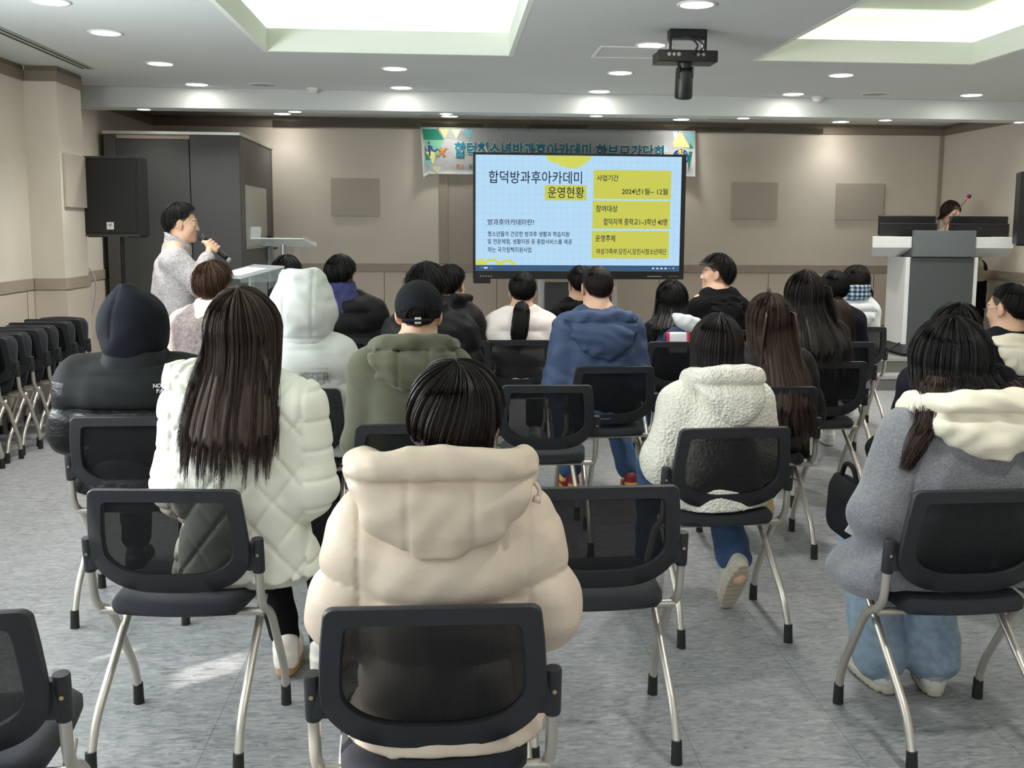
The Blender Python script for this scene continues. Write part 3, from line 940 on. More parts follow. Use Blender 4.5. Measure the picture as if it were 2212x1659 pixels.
bmesh.ops.solidify(bm, geom=bm.faces[:], thickness=.0015)
cl = put('cloth', bm, mat('banner_cloth', (226, 230, 230), .6), t, True)
def bshape(name, pts, rgb, dy=0):
    bm = B(); poly(bm, [(x, bdep(x, z/bh)-.003-dy, z) for x, z in pts]); return put(name, bm, mat('banner_%d_%d_%d' % rgb, rgb, .6), cl)
G1, G2, G3, G4, G5 = (0, 122, 98), (112, 184, 150), (228, 214, 140), (122, 188, 196), (206, 206, 176)
bshape('pattern', [(.02, bh-.02), (.19, bh-.02), (.265, bh-.135), (.04, bh-.135)], G1)
bshape('pattern', [(.21, bh-.02), (.325, bh-.02), (.27, bh-.12)], (214, 206, 140)); bshape('pattern', [(.345, bh-.02), (.46, bh-.02), (.40, bh-.13)], (206, 214, 190)); bshape('pattern', [(.48, bh-.02), (.60, bh-.02), (.54, bh-.145)], G4)
bshape('pattern', [(.045, bh-.14), (.26, bh-.14), (.15, bh-.38)], G2); bshape('pattern', [(.05, bh-.2), (.13, bh-.36), (.06, bh-.36)], G1); bshape('pattern', [(.06, bh-.27), (.19, bh-.27), (.14, bh-.41)], G3)
bshape('pattern', [(.055, bh-.37), (.12, bh-.37), (.10, bh-.43), (.06, bh-.43)], G4); bshape('pattern', [(.12, bh-.43), (.24, bh-.43), (.18, bh-.52)], G5)
bshape('pattern', [(bw-.26, bh-.13), (bw-.16, bh-.02), (bw-.06, bh-.19), (bw-.24, bh-.19)], G3); bshape('pattern', [(bw-.26, bh-.02), (bw-.17, bh-.02), (bw-.235, bh-.10)], (190, 214, 220)); bshape('pattern', [(bw-.13, bh-.02), (bw-.02, bh-.02), (bw-.03, bh-.19)], G4)
bshape('pattern', [(bw-.05, bh-.06), (bw-.025, bh-.20), (bw-.07, bh-.20)], G1); bshape('pattern', [(bw-.36, bh-.14), (bw-.30, bh-.24), (bw-.37, bh-.24)], (198, 214, 222)); bshape('pattern', [(bw-.07, .05), (bw-.03, .28), (bw-.09, .28)], G1)
# emblem of the upright and leaping figures
def bblob(pts, r, rgb, name='emblem'):
    bm = B(); tube(bm, [(x, bdep(x, z/bh)-.006, z) for x, z in pts], r, 8)
    for v in bm.verts: v.co.y = bdep(.15, .5)-.006+(v.co.y-bdep(.15, .5)+.006)*.12
    return put(name, bm, mat('emblem_%d_%d_%d' % rgb, rgb, .5), cl, True)
bshape('emblem', [(.087, bh-.185), (.113, bh-.185), (.113, bh-.145), (.087, bh-.145)], (82, 44, 110), .001)
bblob([(.10, bh-.32), (.10, bh-.20)], .014, (40, 46, 100)); bblob(smooth_path([(.115, bh-.205), (.135, bh-.25), (.165, bh-.262), (.195, bh-.235)], 5), .010, (52, 68, 140)); bblob([(.145, bh-.213), (.1451, bh-.212)], .016, (52, 68, 140))
bblob(smooth_path([(.185, bh-.32), (.215, bh-.305), (.24, bh-.265), (.265, bh-.255), (.295, bh-.225)], 5), .010, (196, 120, 40)); bblob(smooth_path([(.205, bh-.235), (.235, bh-.262), (.255, bh-.285), (.275, bh-.32)], 5), .011, (196, 120, 40)); bblob([(.245, bh-.225), (.2451, bh-.224)], .017, (196, 120, 40))
def btext(s, w, h, x, z, off, rgb, dy=-.012, name='lettering'):
    return fit_text(s, w, h, x, dy, z, mat('banner_ink_%d_%d_%d' % rgb, rgb, .55), cl, name, offset=off)
TEAL, TEAL2, BW_ = (8, 120, 140), (10, 96, 122), (236, 240, 240)
btext('합덕청소년방과후아카데미', 1.555, .185, .375, bh-.335, .060, BW_, -.0125); btext('합덕청소년방과후아카데미', 1.545, .175, .380, bh-.33, .028, TEAL, -.0145)
btext('학부모간담회', .79, .185, 1.975, bh-.345, .060, BW_, -.0125); btext('학부모간담회', .78, .175, 1.98, bh-.34, .028, TEAL2, -.0145)
btext('주최', .085, .05, .40, bh-.455, .012, (200, 100, 50)); btext('당진시', .13, .05, .545, bh-.455, .012, (50, 50, 52))
bm = B(); box(bm, .512, .515, -.013, -.012, bh-.452, bh-.41); put('lettering', bm, mat('banner_ink_50_50_52', (50, 50, 52), .55), cl)
# round blue badge
bm = B(); q = disc_lathe(bm, [(.105, 0), (.105, .001), (0, .001)], 36)
for ring in q:
    for v in ring: v.co = Vector((bw-.165+v.co.x, -.016-v.co.z, bh-.30+v.co.y))
put('badge', bm, mat('banner_badge_ring', (226, 232, 238), .5), cl)
bm = B(); q = disc_lathe(bm, [(.096, 0), (.096, .001), (0, .001)], 36)
for ring in q:
    for v in ring: v.co = Vector((bw-.165+v.co.x, -.0175-v.co.z, bh-.30+v.co.y))
bg = put('badge', bm, mat('banner_badge_blue', (22, 72, 140), .5), cl)
btext('청', .07, .075, bw-.205, bh-.285, .03, (226, 200, 70), -.0195); btext('소년', .05, .025, bw-.125, bh-.262, .01, (190, 214, 240), -.0195); btext('의원', .075, .04, bw-.165, bh-.335, .02, (236, 240, 244), -.0195); btext('당진시', .05, .02, bw-.235, bh-.325, .01, (190, 214, 240), -.0195)
bm = B()
for k in range(9): tube(bm, [(.2+k*.34, -.012, bh-.012), (.2+k*.34, -.016, bh-.012)], .006, 8)
put('eyelet', bm, mat('eyelet_dark', (60, 60, 58), .4), cl)

# ------------------------------------------------------------------ lectern console on the stage (wide desk on a grey column)
PXc, PY = 4.78, 9.60
t = thing('lectern_console', 'wide white and dark grey lectern console on the right of the stage', 'lectern', (PXc, PY, STAGE_Z+.001))
M_con = mat('console_white', (226, 230, 228), .42); M_cgr = mat('console_grey', (74, 80, 82), .5, noise=.02, nscale=8); M_cgr2 = mat('console_grey_top', (98, 104, 106), .5)
def LZ(z): return z-(STAGE_Z+.001)
for s in (-1, 1):
    x0, x1 = sorted((s*.312, s*.706))
    bm = B(); poly(bm, [(x0, y, LZ(z)) for y, z in ((0, 1.431), (0, 1.325), (.24, 1.235), (.52, 1.235), (.52, 1.431))], x1-x0, Vector((1, 0, 0)))
    for v in bm.verts:
        if abs(v.co.x) > .6: v.co.x += (.42 if s < 0 else .30)*v.co.y
    bmesh.ops.bevel(bm, geom=bm.edges[:], offset=.003, segments=1, affect='EDGES')
    put('desk_wing', bm, M_con, t)
bm = B(); box(bm, -.309, .309, -.035, .012, LZ(1.240), LZ(1.493), .003); box(bm, -.309, .309, .013, .50, LZ(1.235), LZ(1.42), .003); put('top_panel', bm, M_cgr2, t)
for s in (-1, 1):
    bm = B()
    x0, x1 = sorted((s*.318, s*.362)); box(bm, x0, x1, .0, .42, LZ(.385), LZ(1.234), .004)
    put('side_frame', bm, M_con, t)
bm = B(); box(bm, -.316, .316, -.012, .40, LZ(.385), LZ(1.233), .003); put('front_panel', bm, M_cgr, t)
bm = B(); box(bm, -.355, .37, -.02, .43, 0.03, LZ(.384), .004); put('plinth', bm, M_cgr, t)
bm = B(); box(bm, -.32, .33, .0, .41, 0.0, .03); put('toe_kick', bm, M_black, t)
# gooseneck microphone of the console
t = thing('gooseneck_microphone', 'thin gooseneck microphone with red glowing ring on the lectern console', 'microphone', (PXc+.06, PY+.12, 1.4215))
bm = B(); disc_lathe(bm, [(.0, 0), (.03, 0), (.03, .012), (.012, .02), (.010, .06), (0, .06)], 18); put('base', bm, M_black, t, True, 40)
bm = B(); tube(bm, smooth_path([(0, 0, .05), (.02, -.005, .12), (.09, -.01, .23), (.16, -.015, .32), (.205, -.018, .375)], 6), .0045, 8); put('neck', bm, mat('neck_grey', (58, 58, 58), .35), t, True)
bm = B(); tube(bm, [(.203, -.018, .373), (.212, -.019, .386)], .012, 12); put('light_ring', bm, emit('mic_red', (255, 30, 90), 2.0), t, True)
bm = B(); tube(bm, [(.211, -.019, .385), (.215, -.0195, .391), (.226, -.021, .411), (.233, -.022, .421), (.236, -.0222, .425)], [.010, .018, .020, .015, .005], 14); put('capsule', bm, M_black, t, True)
# two monitors on the console
def monitor(cx, label, rz):
    t = thing('desk_monitor', label, 'monitor', (cx, PY+.22, 1.4315), rz, 'monitors on the lectern console')
    M_mon = mat('monitor_black', (24, 24, 25), .35); M_mon2 = mat('monitor_back', (16, 16, 17), .5)
    bm = B(); box(bm, -.293, .293, .0, .035, .012, .205, .008); put('shell', bm, M_mon, t)
    bm = B(); box(bm, -.298, .298, -.022, -.0005, .004, .132, .006); put('rear_cover', bm, M_mon2, t)
    bm = B(); box(bm, -.20, -.06, -.004, -.0005, .168, .172); box(bm, .06, .20, -.004, -.0005, .168, .172); put('vent_slot', bm, M_mon2, t)
    bm = B()
    for s in (-1, 1): tube(bm, [(s*.022, -.0225, .098), (s*.006, -.0232, .082), (s*.020, -.0225, .070)], .0015, 6)
    put('emblem', bm, mat('monitor_mark', (70, 70, 72), .4), t)
    bm = B(); box(bm, -.28, .28, .0355, .037, .02, .196); put('screen', bm, emit('monitor_glow', (150, 170, 190), .6), t)
    bm = B(); box(bm, -.10, .10, -.06, .12, 0, .0035, .001); put('foot', bm, M_mon2, t)
    return t
monitor(PXc-.263, 'black monitor seen from behind on the left of the console', math.radians(2))
monitor(PXc+.466, 'black monitor seen from behind on the right of the console', math.radians(-2))
# floor cable and microphone stand foot left of the console
bm = B(); tube(bm, smooth_path([(PXc-.42, 9.95, .283), (PXc-.62, 10.1, .274), (PXc-.9, 10.15, .274), (PXc-1.3, 10.3, .274)], 6), .007, 6)
tag(put('floor_cable', bm, M_black, None, True), 'black cable lying on the stage floor left of the console', 'cable')
bm = B(); tube(bm, [(PXc-.345, 9.66, .40), (PXc-.62, 9.52, .285)], .009, 8); tube(bm, [(PXc-.60, 9.53, .305), (PXc-.56, 9.50, .277)], .006, 6); tube(bm, [(PXc-.62, 9.52, .285), (PXc-.64, 9.51, .279)], .012, 8)
tag(put('stand_leg', bm, M_black, None, True), 'thin black stand leg leaning against the console base', 'stand')
# ================================================================== CHAIRS
M_cf = mat('chair_plastic', (34, 36, 40), 0.5, spec=.45, noise=.05, nscale=120, bump=.05, bscale=500)
M_mesh = mixed_transparent('chair_mesh', (24, 25, 27), 0.10, 0.75, weave=130.0, spec=.15)
M_seat = mat('chair_fabric', (24, 26, 33), 0.92, noise=.12, nscale=300, bump=.25, bscale=420, sheen=.05)
M_tube = mat('chair_steel', (196, 190, 180), 0.38, metal=0.75, noise=.02, nscale=20)
M_cap = mat('chair_cap', (22, 22, 23), 0.55)
M_screw = mat('brass_screw', (196, 170, 120), .3, metal=.9)

SY, SZ, BYT, BZT = .132, .633, .072, .788
def make_chair(tipped=False):
    t = thing('stacking_chair', '', 'chair')
    # back frame: rounded top, sides swelling, belly-shaped lower edge; it leans back and is gently bowed
    def outline(n=72):
        pts = []
        def corner(cx, cz, r, a0, a1, k=6):
            for i in range(k+1):
                a = a0+(a1-a0)*i/k; pts.append((cx+r*math.cos(a), cz+r*math.sin(a)))
        corner(.185, .318, .023, PI/2, 0.05)            # top right (z from back bottom)
        for z in (.26, .20, .15): pts.append((.208+.013*(1-((z-.12)/.2)**2), z))
        for i in range(1, 12):                           # lower right belly
            u = i/12; a = u*PI/2
            pts.append((.220*math.cos(a)**.62, .118-.118*math.sin(a)**1.25))
        pts.append((0, 0))
        return pts + [(-x, z) for x, z in pts[::-1]][1:]
    ol = outline()
    def inset(p):
        x, z = p
        cx, cz = 0, .185
        return (x*.80, cz+(z-cz)*(.74 if z > cz else .66))
    il = [inset(p) for p in ol]
    def place(x, z, off):
        """back plane -> chair space"""
        zz = .472+z*(BZT-.472)/.341
        f = z/.341
        y = .150+(BYT-.150)*f - .010*math.sin(f*PI) + .030*(1-(x/.22)**2)*-1*.5
        return Vector((x, y+off, zz))
    bm = B()
    n = len(ol)
    th = .013
    rows = []
    for off, sc, src in ((-th*.55, 1.0, ol), (-th, .985, ol), (-th, 1.02, il), (-th*.5, 1.0, il), (th*.6, 1.0, il), (th*.7, 1.02, il), (th*.7, .985, ol), (th*.3, 1.0, ol)):
        rows.append([bm.verts.new(place(x*sc, .17+(z-.17)*sc, off)) for x, z in src])
    for a, b in zip(rows, rows[1:]+rows[:1]):
        for i in range(n):
            j = (i+1) % n
            bm.faces.new((a[i], a[j], b[j], b[i]))
    bf = put('back_frame', bm, M_cf, t, True, 50)
    bm = B()
    # mesh fills the opening on a bowed grid
    K = 9
    cen = (0, .185)
    rings = []
    for k in range(K+1):
        s = 1-k/(K+.0001)*.98
        rings.append([bm.verts.new(place(cen[0]+(x*1.012-cen[0])*s, cen[1]+(z-cen[1])*1.012*s, .001)) for x, z in il])
    for a, b in zip(rings, rings[1:]):
        for i in range(n):
            j = (i+1) % n
            bm.faces.new((a[i], a[j], b[j], b[i]))
    bm.faces.new(rings[-1])
    put('mesh_panel', bm, M_mesh, t, True)
    # side tubes: post, bend under the seat, front leg
    for s in (-1, 1):
        P = fillet_path([(s*.236, SY-.006, .625), (s*.236, SY+.02, .425), (s*.2355, SY+.125, .375), (s*.234, .415, .125), (s*.233, .433, .045)], .055, 6)
        bm = B(); tube(bm, P, .0125, 12); g = put('front_leg', bm, M_tube, t, True, 50)
        bm = B(); tube(bm, [(s*.233, .4315, .066), (s*.233, .433, .0), ], [.0150, .0168], 12); put('foot_cap', bm, M_cap, g, True, 50)
        P = fillet_path([(s*.196, .335, .392), (s*.200, .045, .145), (s*.202, .004, .05)], .07, 6)
        bm = B(); tube(bm, P, .0125, 12); g = put('rear_leg', bm, M_tube, t, True, 50)
        bm = B(); tube(bm, [(s*.202, .005, .066), (s*.202, .0, .0)], [.0150, .0168], 12); put('foot_cap', bm, M_cap, g, True, 50)
        bm = B(); tube(bm, [(s*.236, SY+.006, .535), (s*.236, SY+.005, .540), (s*.236, SY-.006, .628), (s*.236, SY-.0065, .633), (s*.236, SY-.0066, .6335)], [.0165, .0175, .0175, .016, .010], 16)
        box(bm, min(s*.205, s*.236), max(s*.205, s*.236), SY-.016, SY+.012, .542, .622, .004)
        g = put('post_sleeve', bm, M_cf, t, True, 40)
        bm = B(); tube(bm, [(s*.238, SY-.0165, .588), (s*.238, SY-.0195, .588)], .0045, 10); put('screw', bm, M_screw, g, True, 50)
    # cross bar and seat rails
    bm = B()
    tube(bm, [(-.234, SY+.055, .398), (.234, SY+.055, .398)], .0115, 10); tube(bm, [(-.19, .335, .390), (.19, .335, .390)], .0105, 10)
    put('cross_bar', bm, M_tube, t, True, 50)
    # seat cushion: dished slab with waterfall front
    bm = B()
    nx, ny = 12, 12
    def seat_pt(i, j, top):
        u, v = -1+2*i/nx, j/ny
        hw = .205+.012*math.sin(v*PI)
        ex = 1-.10*(abs(u)**6)*(1 if v < .5 else .6)
        y = .115+.375*v
        yy = y+(.030*(1-u*u)*-1*(1-v) if v < .5 else .012*(1-u*u)*(v-.5)*2)
        # rounded corners
        cw = hw*(1-.16*max(0, (v-.85)/.15)**2-.10*max(0, (.12-v)/.12)**2)
        z = .418
        edge = max(abs(u), abs(v*2-1))
        rim = max(0, (edge-.82)/.18)**2
        if top:
            zz = z+.036-.020*rim+.010*abs(u)**2-.006*math.exp(-((v-.4)/.3)**2)*(1-u*u)+.012*math.exp(-(v/.14)**2)*-.6
            zz -= .016*max(0, (v-.8)/.2)**2
        else:
            zz = z-.012+.016*rim
        return Vector((u*cw*ex, yy, zz))
    T = [[bm.verts.new(seat_pt(i, j, True)) for i in range(nx+1)] for j in range(ny+1)]
    Bt = [[bm.verts.new(seat_pt(i, j, False)) for i in range(nx+1)] for j in range(ny+1)]
    for G in (T, Bt):
        for j in range(ny):
            for i in range(nx): bm.faces.new((G[j][i], G[j][i+1], G[j+1][i+1], G[j+1][i]))
    per = [(0, i) for i in range(nx+1)]+[(j, nx) for j in range(1, ny+1)]+[(ny, i) for i in range(nx-1, -1, -1)]+[(j, 0) for j in range(ny-1, 0, -1)]
    for a, b in zip(per, per[1:]+per[:1]):
        bm.faces.new((T[a[0]][a[1]], T[b[0]][b[1]], Bt[b[0]][b[1]], Bt[a[0]][a[1]]))
    if tipped:   # seat folded up against the back for nesting
        Mx = Matrix.Translation((0, .155, .43)) @ Matrix.Rotation(math.radians(72), 4, 'X') @ Matrix.Translation((0, -.125, -.42))
        for v in bm.verts: v.co = Mx @ v.co
    put('seat', bm, M_seat, t, True, 60)
    return t

chair0 = make_chair()
CHAIRS = {   # base point on the floor (midway between the rear feet), turn in degrees, label
 'A': (-.031, 1.793, -.2, 'black mesh-back chair holding the person in the cream padded coat', 'occupied chairs'),
 'B': (-.778, 2.691, -4.2, 'black mesh-back chair whose back shows the white quilted jacket through it', 'occupied chairs'),
 'C': (-.974, 1.797, 6.0, 'empty chair cut off at the lower left corner, seat in warm light', 'empty chairs'),
 'D': (-1.195, 3.773, 1.5, 'black chair under the person in the black puffer with raised hood', 'occupied chairs'),
 'E': (.437, 2.668, 1.7, 'empty black chair right behind the elbow of the cream padded coat', 'empty chairs'),
 'F': (1.034, 3.475, 4.1, 'black chair under the person in the white fleece jacket', 'occupied chairs'),
 'G': (1.479, 2.581, 1.4, 'black chair under the person in the grey coat with cream hood', 'occupied chairs'),
 'H': (.445, 4.488, -.8, 'empty black chair in front of the cream coat, behind the navy jacket', 'empty chairs'),
 'I': (.861, 5.099, 4.3, 'black chair under the man in the blue hooded jacket', 'occupied chairs'),
 'J': (.439, 6.342, -1.0, 'black chair under the person in the pale pink puffer with ponytail', 'occupied chairs'),
 'K': (1.461, 6.235, -1.1, 'black chair with the navy, red and white backpack against its back', 'occupied chairs'),
 'L': (-.129, 3.588, 1.1, 'black chair under the person in the olive hoodie and black cap', 'occupied chairs'),
 'M': (-.685, 4.417, -.8, 'black chair under the person in the light grey hooded puffer', 'occupied chairs'),
 'N': (-.702, 6.453, 0, 'black chair under the person with the navy hood over a black puffer', 'occupied chairs'),
 'O': (1.465, 4.414, -1.5, 'black chair under the long-haired person in black behind the white fleece', 'occupied chairs'),
 'P': (2.061, 5.263, 1.9, 'black chair under the second long-haired person in black from the right aisle', 'occupied chairs'),
 'Q': (2.499, 6.214, -3.0, 'black chair under the person with the low ponytail and dark jacket', 'occupied chairs'),
 'R': (3.006, 7.19, -1.7, 'black chair under the person in white hoodie with plaid scarf', 'occupied chairs'),
 'S': (1.93, 6.93, 2, 'black chair under the boy in the black hoodie turned to the left', 'occupied chairs'),
 'T': (-.13, 5.33, 0, 'black chair under the curly-haired person hidden by the black cap', 'occupied chairs'),
 'U': (.05, 6.30, 0, 'black chair under the person with the high black puffer collar', 'occupied chairs'),
 'V': (.95, 6.95, 0, 'black chair under the person in black just left of the blue jacket', 'occupied chairs'),
 'W': (-1.17, 7.15, 0, 'black chair under the person whose hair shows above the grey hood', 'occupied chairs'),
 'X': (-1.30, 5.33, 0, 'black chair under the sunlit person in the grey fluffy coat', 'occupied chairs'),
 'Y': (2.86, 4.66, 0, 'black chair under the person with low ponytail at the right edge', 'occupied chairs'),
 'Z': (2.08, 3.70, 0, 'black chair hidden in front of the grey coat under a person in black', 'occupied chairs'),
}
first = True
for k, (x, y, a, lab, g) in CHAIRS.items():
    o = chair0 if first else copy_tree(chair0)
    first = False
    o.location = (x, y, .0006)
    o.rotation_euler = (0, 0, math.radians(a))
    tag(o, lab, 'chair', g)
nest0 = make_chair(True)
NY = [7.80, 7.53, 7.21, 7.00, 6.73, 6.50, 6.20, 5.93]
NL = ['farthest, next to the pilaster', 'second from the pilaster', 'third from the pilaster', 'fourth from the pilaster', 'fifth from the pilaster', 'sixth from the pilaster', 'cut by the left picture edge', 'nearest end, out of the picture']
for i, y in enumerate(NY):
    o = nest0 if i == 0 else copy_tree(nest0)
    o.location = (-2.975, y, .0006)
    o.rotation_euler = (0, 0, math.radians((i*37 % 5-2)*.4))
    tag(o, 'black chair in the nested row by the left wall, '+NL[i], 'chair', 'nested chairs by the left wall')
# ================================================================== BODIES, CLOTHES, HAIR
f32 = np.float32
def nrm(v): v = np.asarray(v, float); return v/np.linalg.norm(v)
def rotz(a): c, s = math.cos(a), math.sin(a); return np.array([[c, -s, 0], [s, c, 0], [0, 0, 1.0]])
def rotx(a): c, s = math.cos(a), math.sin(a); return np.array([[1.0, 0, 0], [0, c, -s], [0, s, c]])
def roty(a): c, s = math.cos(a), math.sin(a); return np.array([[c, 0, s], [0, 1.0, 0], [-s, 0, c]])
def bulge(s, L): return np.abs(np.sin(PI*s/L))**0.55

class Grid:
    """signed distance field on a regular grid; shapes are blended in, then a surface is drawn off it"""
    def __init__(self, lo, hi, h):
        self.lo = np.array(lo, float); self.h = h
        self.n = np.maximum(np.ceil((np.array(hi)-self.lo)/h).astype(int)+1, 3)
        self.ax = [(self.lo[k]+h*np.arange(self.n[k])).astype(f32) for k in range(3)]
        self.D = np.full(tuple(self.n), 0.25, f32)
    def sl(self, lo, hi):
        s = []
        for k in range(3):
            a = int(np.clip(math.floor((lo[k]-self.lo[k])/self.h), 0, self.n[k]-1)); b = int(np.clip(math.ceil((hi[k]-self.lo[k])/self.h)+1, a+1, self.n[k]))
            s.append(slice(a, b))
        return tuple(s)
    def axes(self, s):
        return self.ax[0][s[0]][:, None, None], self.ax[1][s[1]][None, :, None], self.ax[2][s[2]][None, None, :]
    def mix(self, s, v, k):
        d = self.D[s]
        if k <= 0: self.D[s] = np.minimum(d, v)
        else:
            h = np.clip(.5+.5*(d-v)/k, 0, 1)
            self.D[s] = d+(v-d)*h-k*h*(1-h)
    def cut(self, s, v, k):
        d = -self.D[s]
        h = np.clip(.5+.5*(d-v)/k, 0, 1)
        self.D[s] = -(d+(v-d)*h-k*h*(1-h))
    def cap(self, a, b, r0, r1=None, k=.02, puff=None, s0=0.0, flat=None):
        a = np.asarray(a, float); b = np.asarray(b, float); r1 = r0 if r1 is None else r1
        R = max(r0, r1)+k+.035
        s = self.sl(np.minimum(a, b)-R, np.maximum(a, b)+R)
        X, Y, Z = self.axes(s)
        ba = b-a; L2 = float(ba@ba)+1e-9
        px, py, pz = X-f32(a[0]), Y-f32(a[1]), Z-f32(a[2])
        t = np.clip((px*f32(ba[0])+py*f32(ba[1])+pz*f32(ba[2]))/f32(L2), 0, 1)
        d = np.sqrt((px-t*f32(ba[0]))**2+(py-t*f32(ba[1]))**2+(pz-t*f32(ba[2]))**2)
        r = r0+(r1-r0)*t
        if puff:
            L, amp = puff
            r = r-amp+amp*1.5*bulge(t*math.sqrt(L2)+s0, L)
        self.mix(s, (d-r).astype(f32), k)
    def ell(self, c, r, k=.02, R=None, cut=False):
        c = np.asarray(c, float); r = np.asarray(r, float)
        m = float(r.max())+k+.03
        s = self.sl(c-m, c+m)
        X, Y, Z = self.axes(s)
        px, py, pz = X-f32(c[0]), Y-f32(c[1]), Z-f32(c[2])
        if R is not None:
            R = np.asarray(R, f32)
            px, py, pz = (px*R[0, 0]+py*R[1, 0]+pz*R[2, 0]), (px*R[0, 1]+py*R[1, 1]+pz*R[2, 1]), (px*R[0, 2]+py*R[1, 2]+pz*R[2, 2])
        r = r.astype(f32)
        k0 = np.sqrt((px/r[0])**2+(py/r[1])**2+(pz/r[2])**2)
        k1 = np.sqrt((px/r[0]**2)**2+(py/r[1]**2)**2+(pz/r[2]**2)**2)+f32(1e-6)
        v = (k0*(k0-1)/k1).astype(f32)
        (self.cut if cut else self.mix)(s, v, k)
    def stack(self, prof, k=.03, n=2.2, puff=None, cut=False, soft=.02):
        """prof rows: z, half width, half depth, centre y, centre x"""
        P = np.array([list(p)+[0]*(5-len(p)) for p in prof], float)
        P = P[np.argsort(P[:, 0])]
        am = P[:, 1].max()+.06; bm = P[:, 2].max()+.06
        s = self.sl((P[:, 4].min()-am, P[:, 3].min()-bm, P[0, 0]-.06), (P[:, 4].max()+am, P[:, 3].max()+bm, P[-1, 0]+.06))
        X, Y, Z = self.axes(s)
        z = Z[0, 0]
        zz = np.clip(z, P[0, 0], P[-1, 0])
        def it(c):
            v = np.interp(zz, P[:, 0], P[:, c])
            w = max(1, int(soft/self.h))
            ker = np.ones(2*w+1)/(2*w+1)
            return np.convolve(np.pad(v, w, mode='edge'), ker, mode='valid').astype(f32)[None, None, :]
        a, b, yc, xc = it(1), it(2), it(3), it(4)
        if puff:
            L, amp = puff[0], puff[1]
            q = (amp*(1.5*bulge(z-(puff[2] if len(puff) > 2 else 0), L)-1)).astype(f32)[None, None, :]
            a = a+q; b = b+q
        q = (np.abs((X-xc)/a)**f32(n)+np.abs((Y-yc)/b)**f32(n))**f32(1/n)
        d = (q-1)*np.minimum(a, b)
        e = np.maximum(f32(P[0, 0])-Z, Z-f32(P[-1, 0]))
        d = np.maximum(d, e)+np.zeros_like(d)
        (self.cut if cut else self.mix)(s, d.astype(f32), k)
    def carve(self, fn):
        """add fn(X,Y,Z) to the field (positive digs in)"""
        X, Y, Z = self.axes((slice(None),)*3)
        near = np.abs(self.D) < .05
        v = np.broadcast_to(fn(X, Y, Z), self.D.shape)
        self.D = np.where(near, self.D+v, self.D).astype(f32)
    def surf(self):
        D = self.D; S = D < 0
        n = D.shape; lo = self.lo; h = self.h
        c = np.zeros(tuple(x-1 for x in n), np.int8)
        for i in (0, 1):
            for j in (0, 1):
                for k in (0, 1): c += S[i:n[0]-1+i, j:n[1]-1+j, k:n[2]-1+k]
        act = (c > 0) & (c < 8)
        idx = np.argwhere(act)
        ids = np.full(act.shape, -1, np.int32); ids[act] = np.arange(len(idx), dtype=np.int32)
        acc = np.zeros((len(idx), 3), f32); cnt = np.zeros(len(idx), f32)
        I, J, K = idx.T
        cv = {(i, j, k): D[I+i, J+j, K+k] for i in (0, 1) for j in (0, 1) for k in (0, 1)}
        for axis in range(3):
            for u in (0, 1):
                for v in (0, 1):
                    o = [0, 0, 0]; o2 = [a for a in range(3) if a != axis]
                    o[o2[0]], o[o2[1]] = u, v
                    p = tuple(o); o[axis] = 1; q = tuple(o)
                    d0, d1 = cv[p], cv[q]
                    m = (d0 < 0) != (d1 < 0)
                    t = np.where(m, d0/np.where(m, d0-d1, 1), 0)
                    for a in range(3):
                        acc[:, a] += np.where(m, (t if a == axis else p[a]), 0)
                    cnt += m
        V = (idx+acc/np.maximum(cnt, 1)[:, None])*h+lo
        F = []
        for axis in range(3):
            sl0 = [slice(None)]*3; sl1 = [slice(None)]*3
            sl0[axis] = slice(0, n[axis]-1); sl1[axis] = slice(1, n[axis])
            o2 = [a for a in range(3) if a != axis]
            a0, a1 = S[tuple(sl0)], S[tuple(sl1)]
            m = a0 != a1
            for o in o2:
                ed = [slice(None)]*3; ed[o] = 0; m[tuple(ed)] = False
                ed[o] = -1; m[tuple(ed)] = False
            e = np.argwhere(m)
            if not len(e): continue
            fl = a0[tuple(e.T)]
            q = []
            for du, dv in ((-1, -1), (0, -1), (0, 0), (-1, 0)):
                w = e.copy(); w[:, o2[0]] += du; w[:, o2[1]] += dv
                q.append(ids[tuple(w.T)])
            q = np.stack(q, 1)
            if axis == 1: fl = ~fl
            q[~fl] = q[~fl][:, ::-1]
            F.append(q)
        F = np.concatenate(F)
        F = F[(F >= 0).all(1)]
        for _ in range(1):     # light relaxation keeps the facets even
            s = np.zeros_like(V); w = np.zeros(len(V), f32)
            for a, b in ((0, 1), (1, 2), (2, 3), (3, 0)):
                np.add.at(s, F[:, a], V[F[:, b]]); np.add.at(w, F[:, a], 1)
            V = V*.5+(s/np.maximum(w, 1)[:, None])*.5
        return V.astype(f32), F
    def back_y(self, x, z):
        """where a ray from behind (+y) first meets the surface"""
        i = np.clip(((x-self.lo[0])/self.h).round().astype(int), 0, self.n[0]-1)
        k = np.clip(((z-self.lo[2])/self.h).round().astype(int), 0, self.n[2]-1)
        col = self.D[i, :, k]
        hit = (col < 0).argmax(1)
        d1 = col[np.arange(len(i)), hit]; d0 = col[np.arange(len(i)), np.maximum(hit-1, 0)]
        t = np.where(d0 != d1, d0/(d0-d1+1e-9), 0)
        return self.lo[1]+(hit-1+t)*self.h

def wr(A, f=1.0, ph=0.0):
    """soft cloth folds"""
    return lambda X, Y, Z: (A*(np.sin(f*(29*X+11*Z)+2.2*np.sin(f*17*Z+ph)+ph)*np.sin(f*(23*Z-7*X)+1.7*np.sin(f*13*X+6*Y+ph))+.6*np.sin(f*(41*Y+19*X+31*Z)+ph*2))).astype(f32)

SKIN = lin((214, 172, 146)); LIPS = lin((176, 108, 98)); DARK = lin((26, 22, 20)); EYEW = lin((214, 206, 198))
M_skin = mat('skin', (214, 172, 146), 0.55, attr='Col', noise=.04, nscale=60, spec=.4)

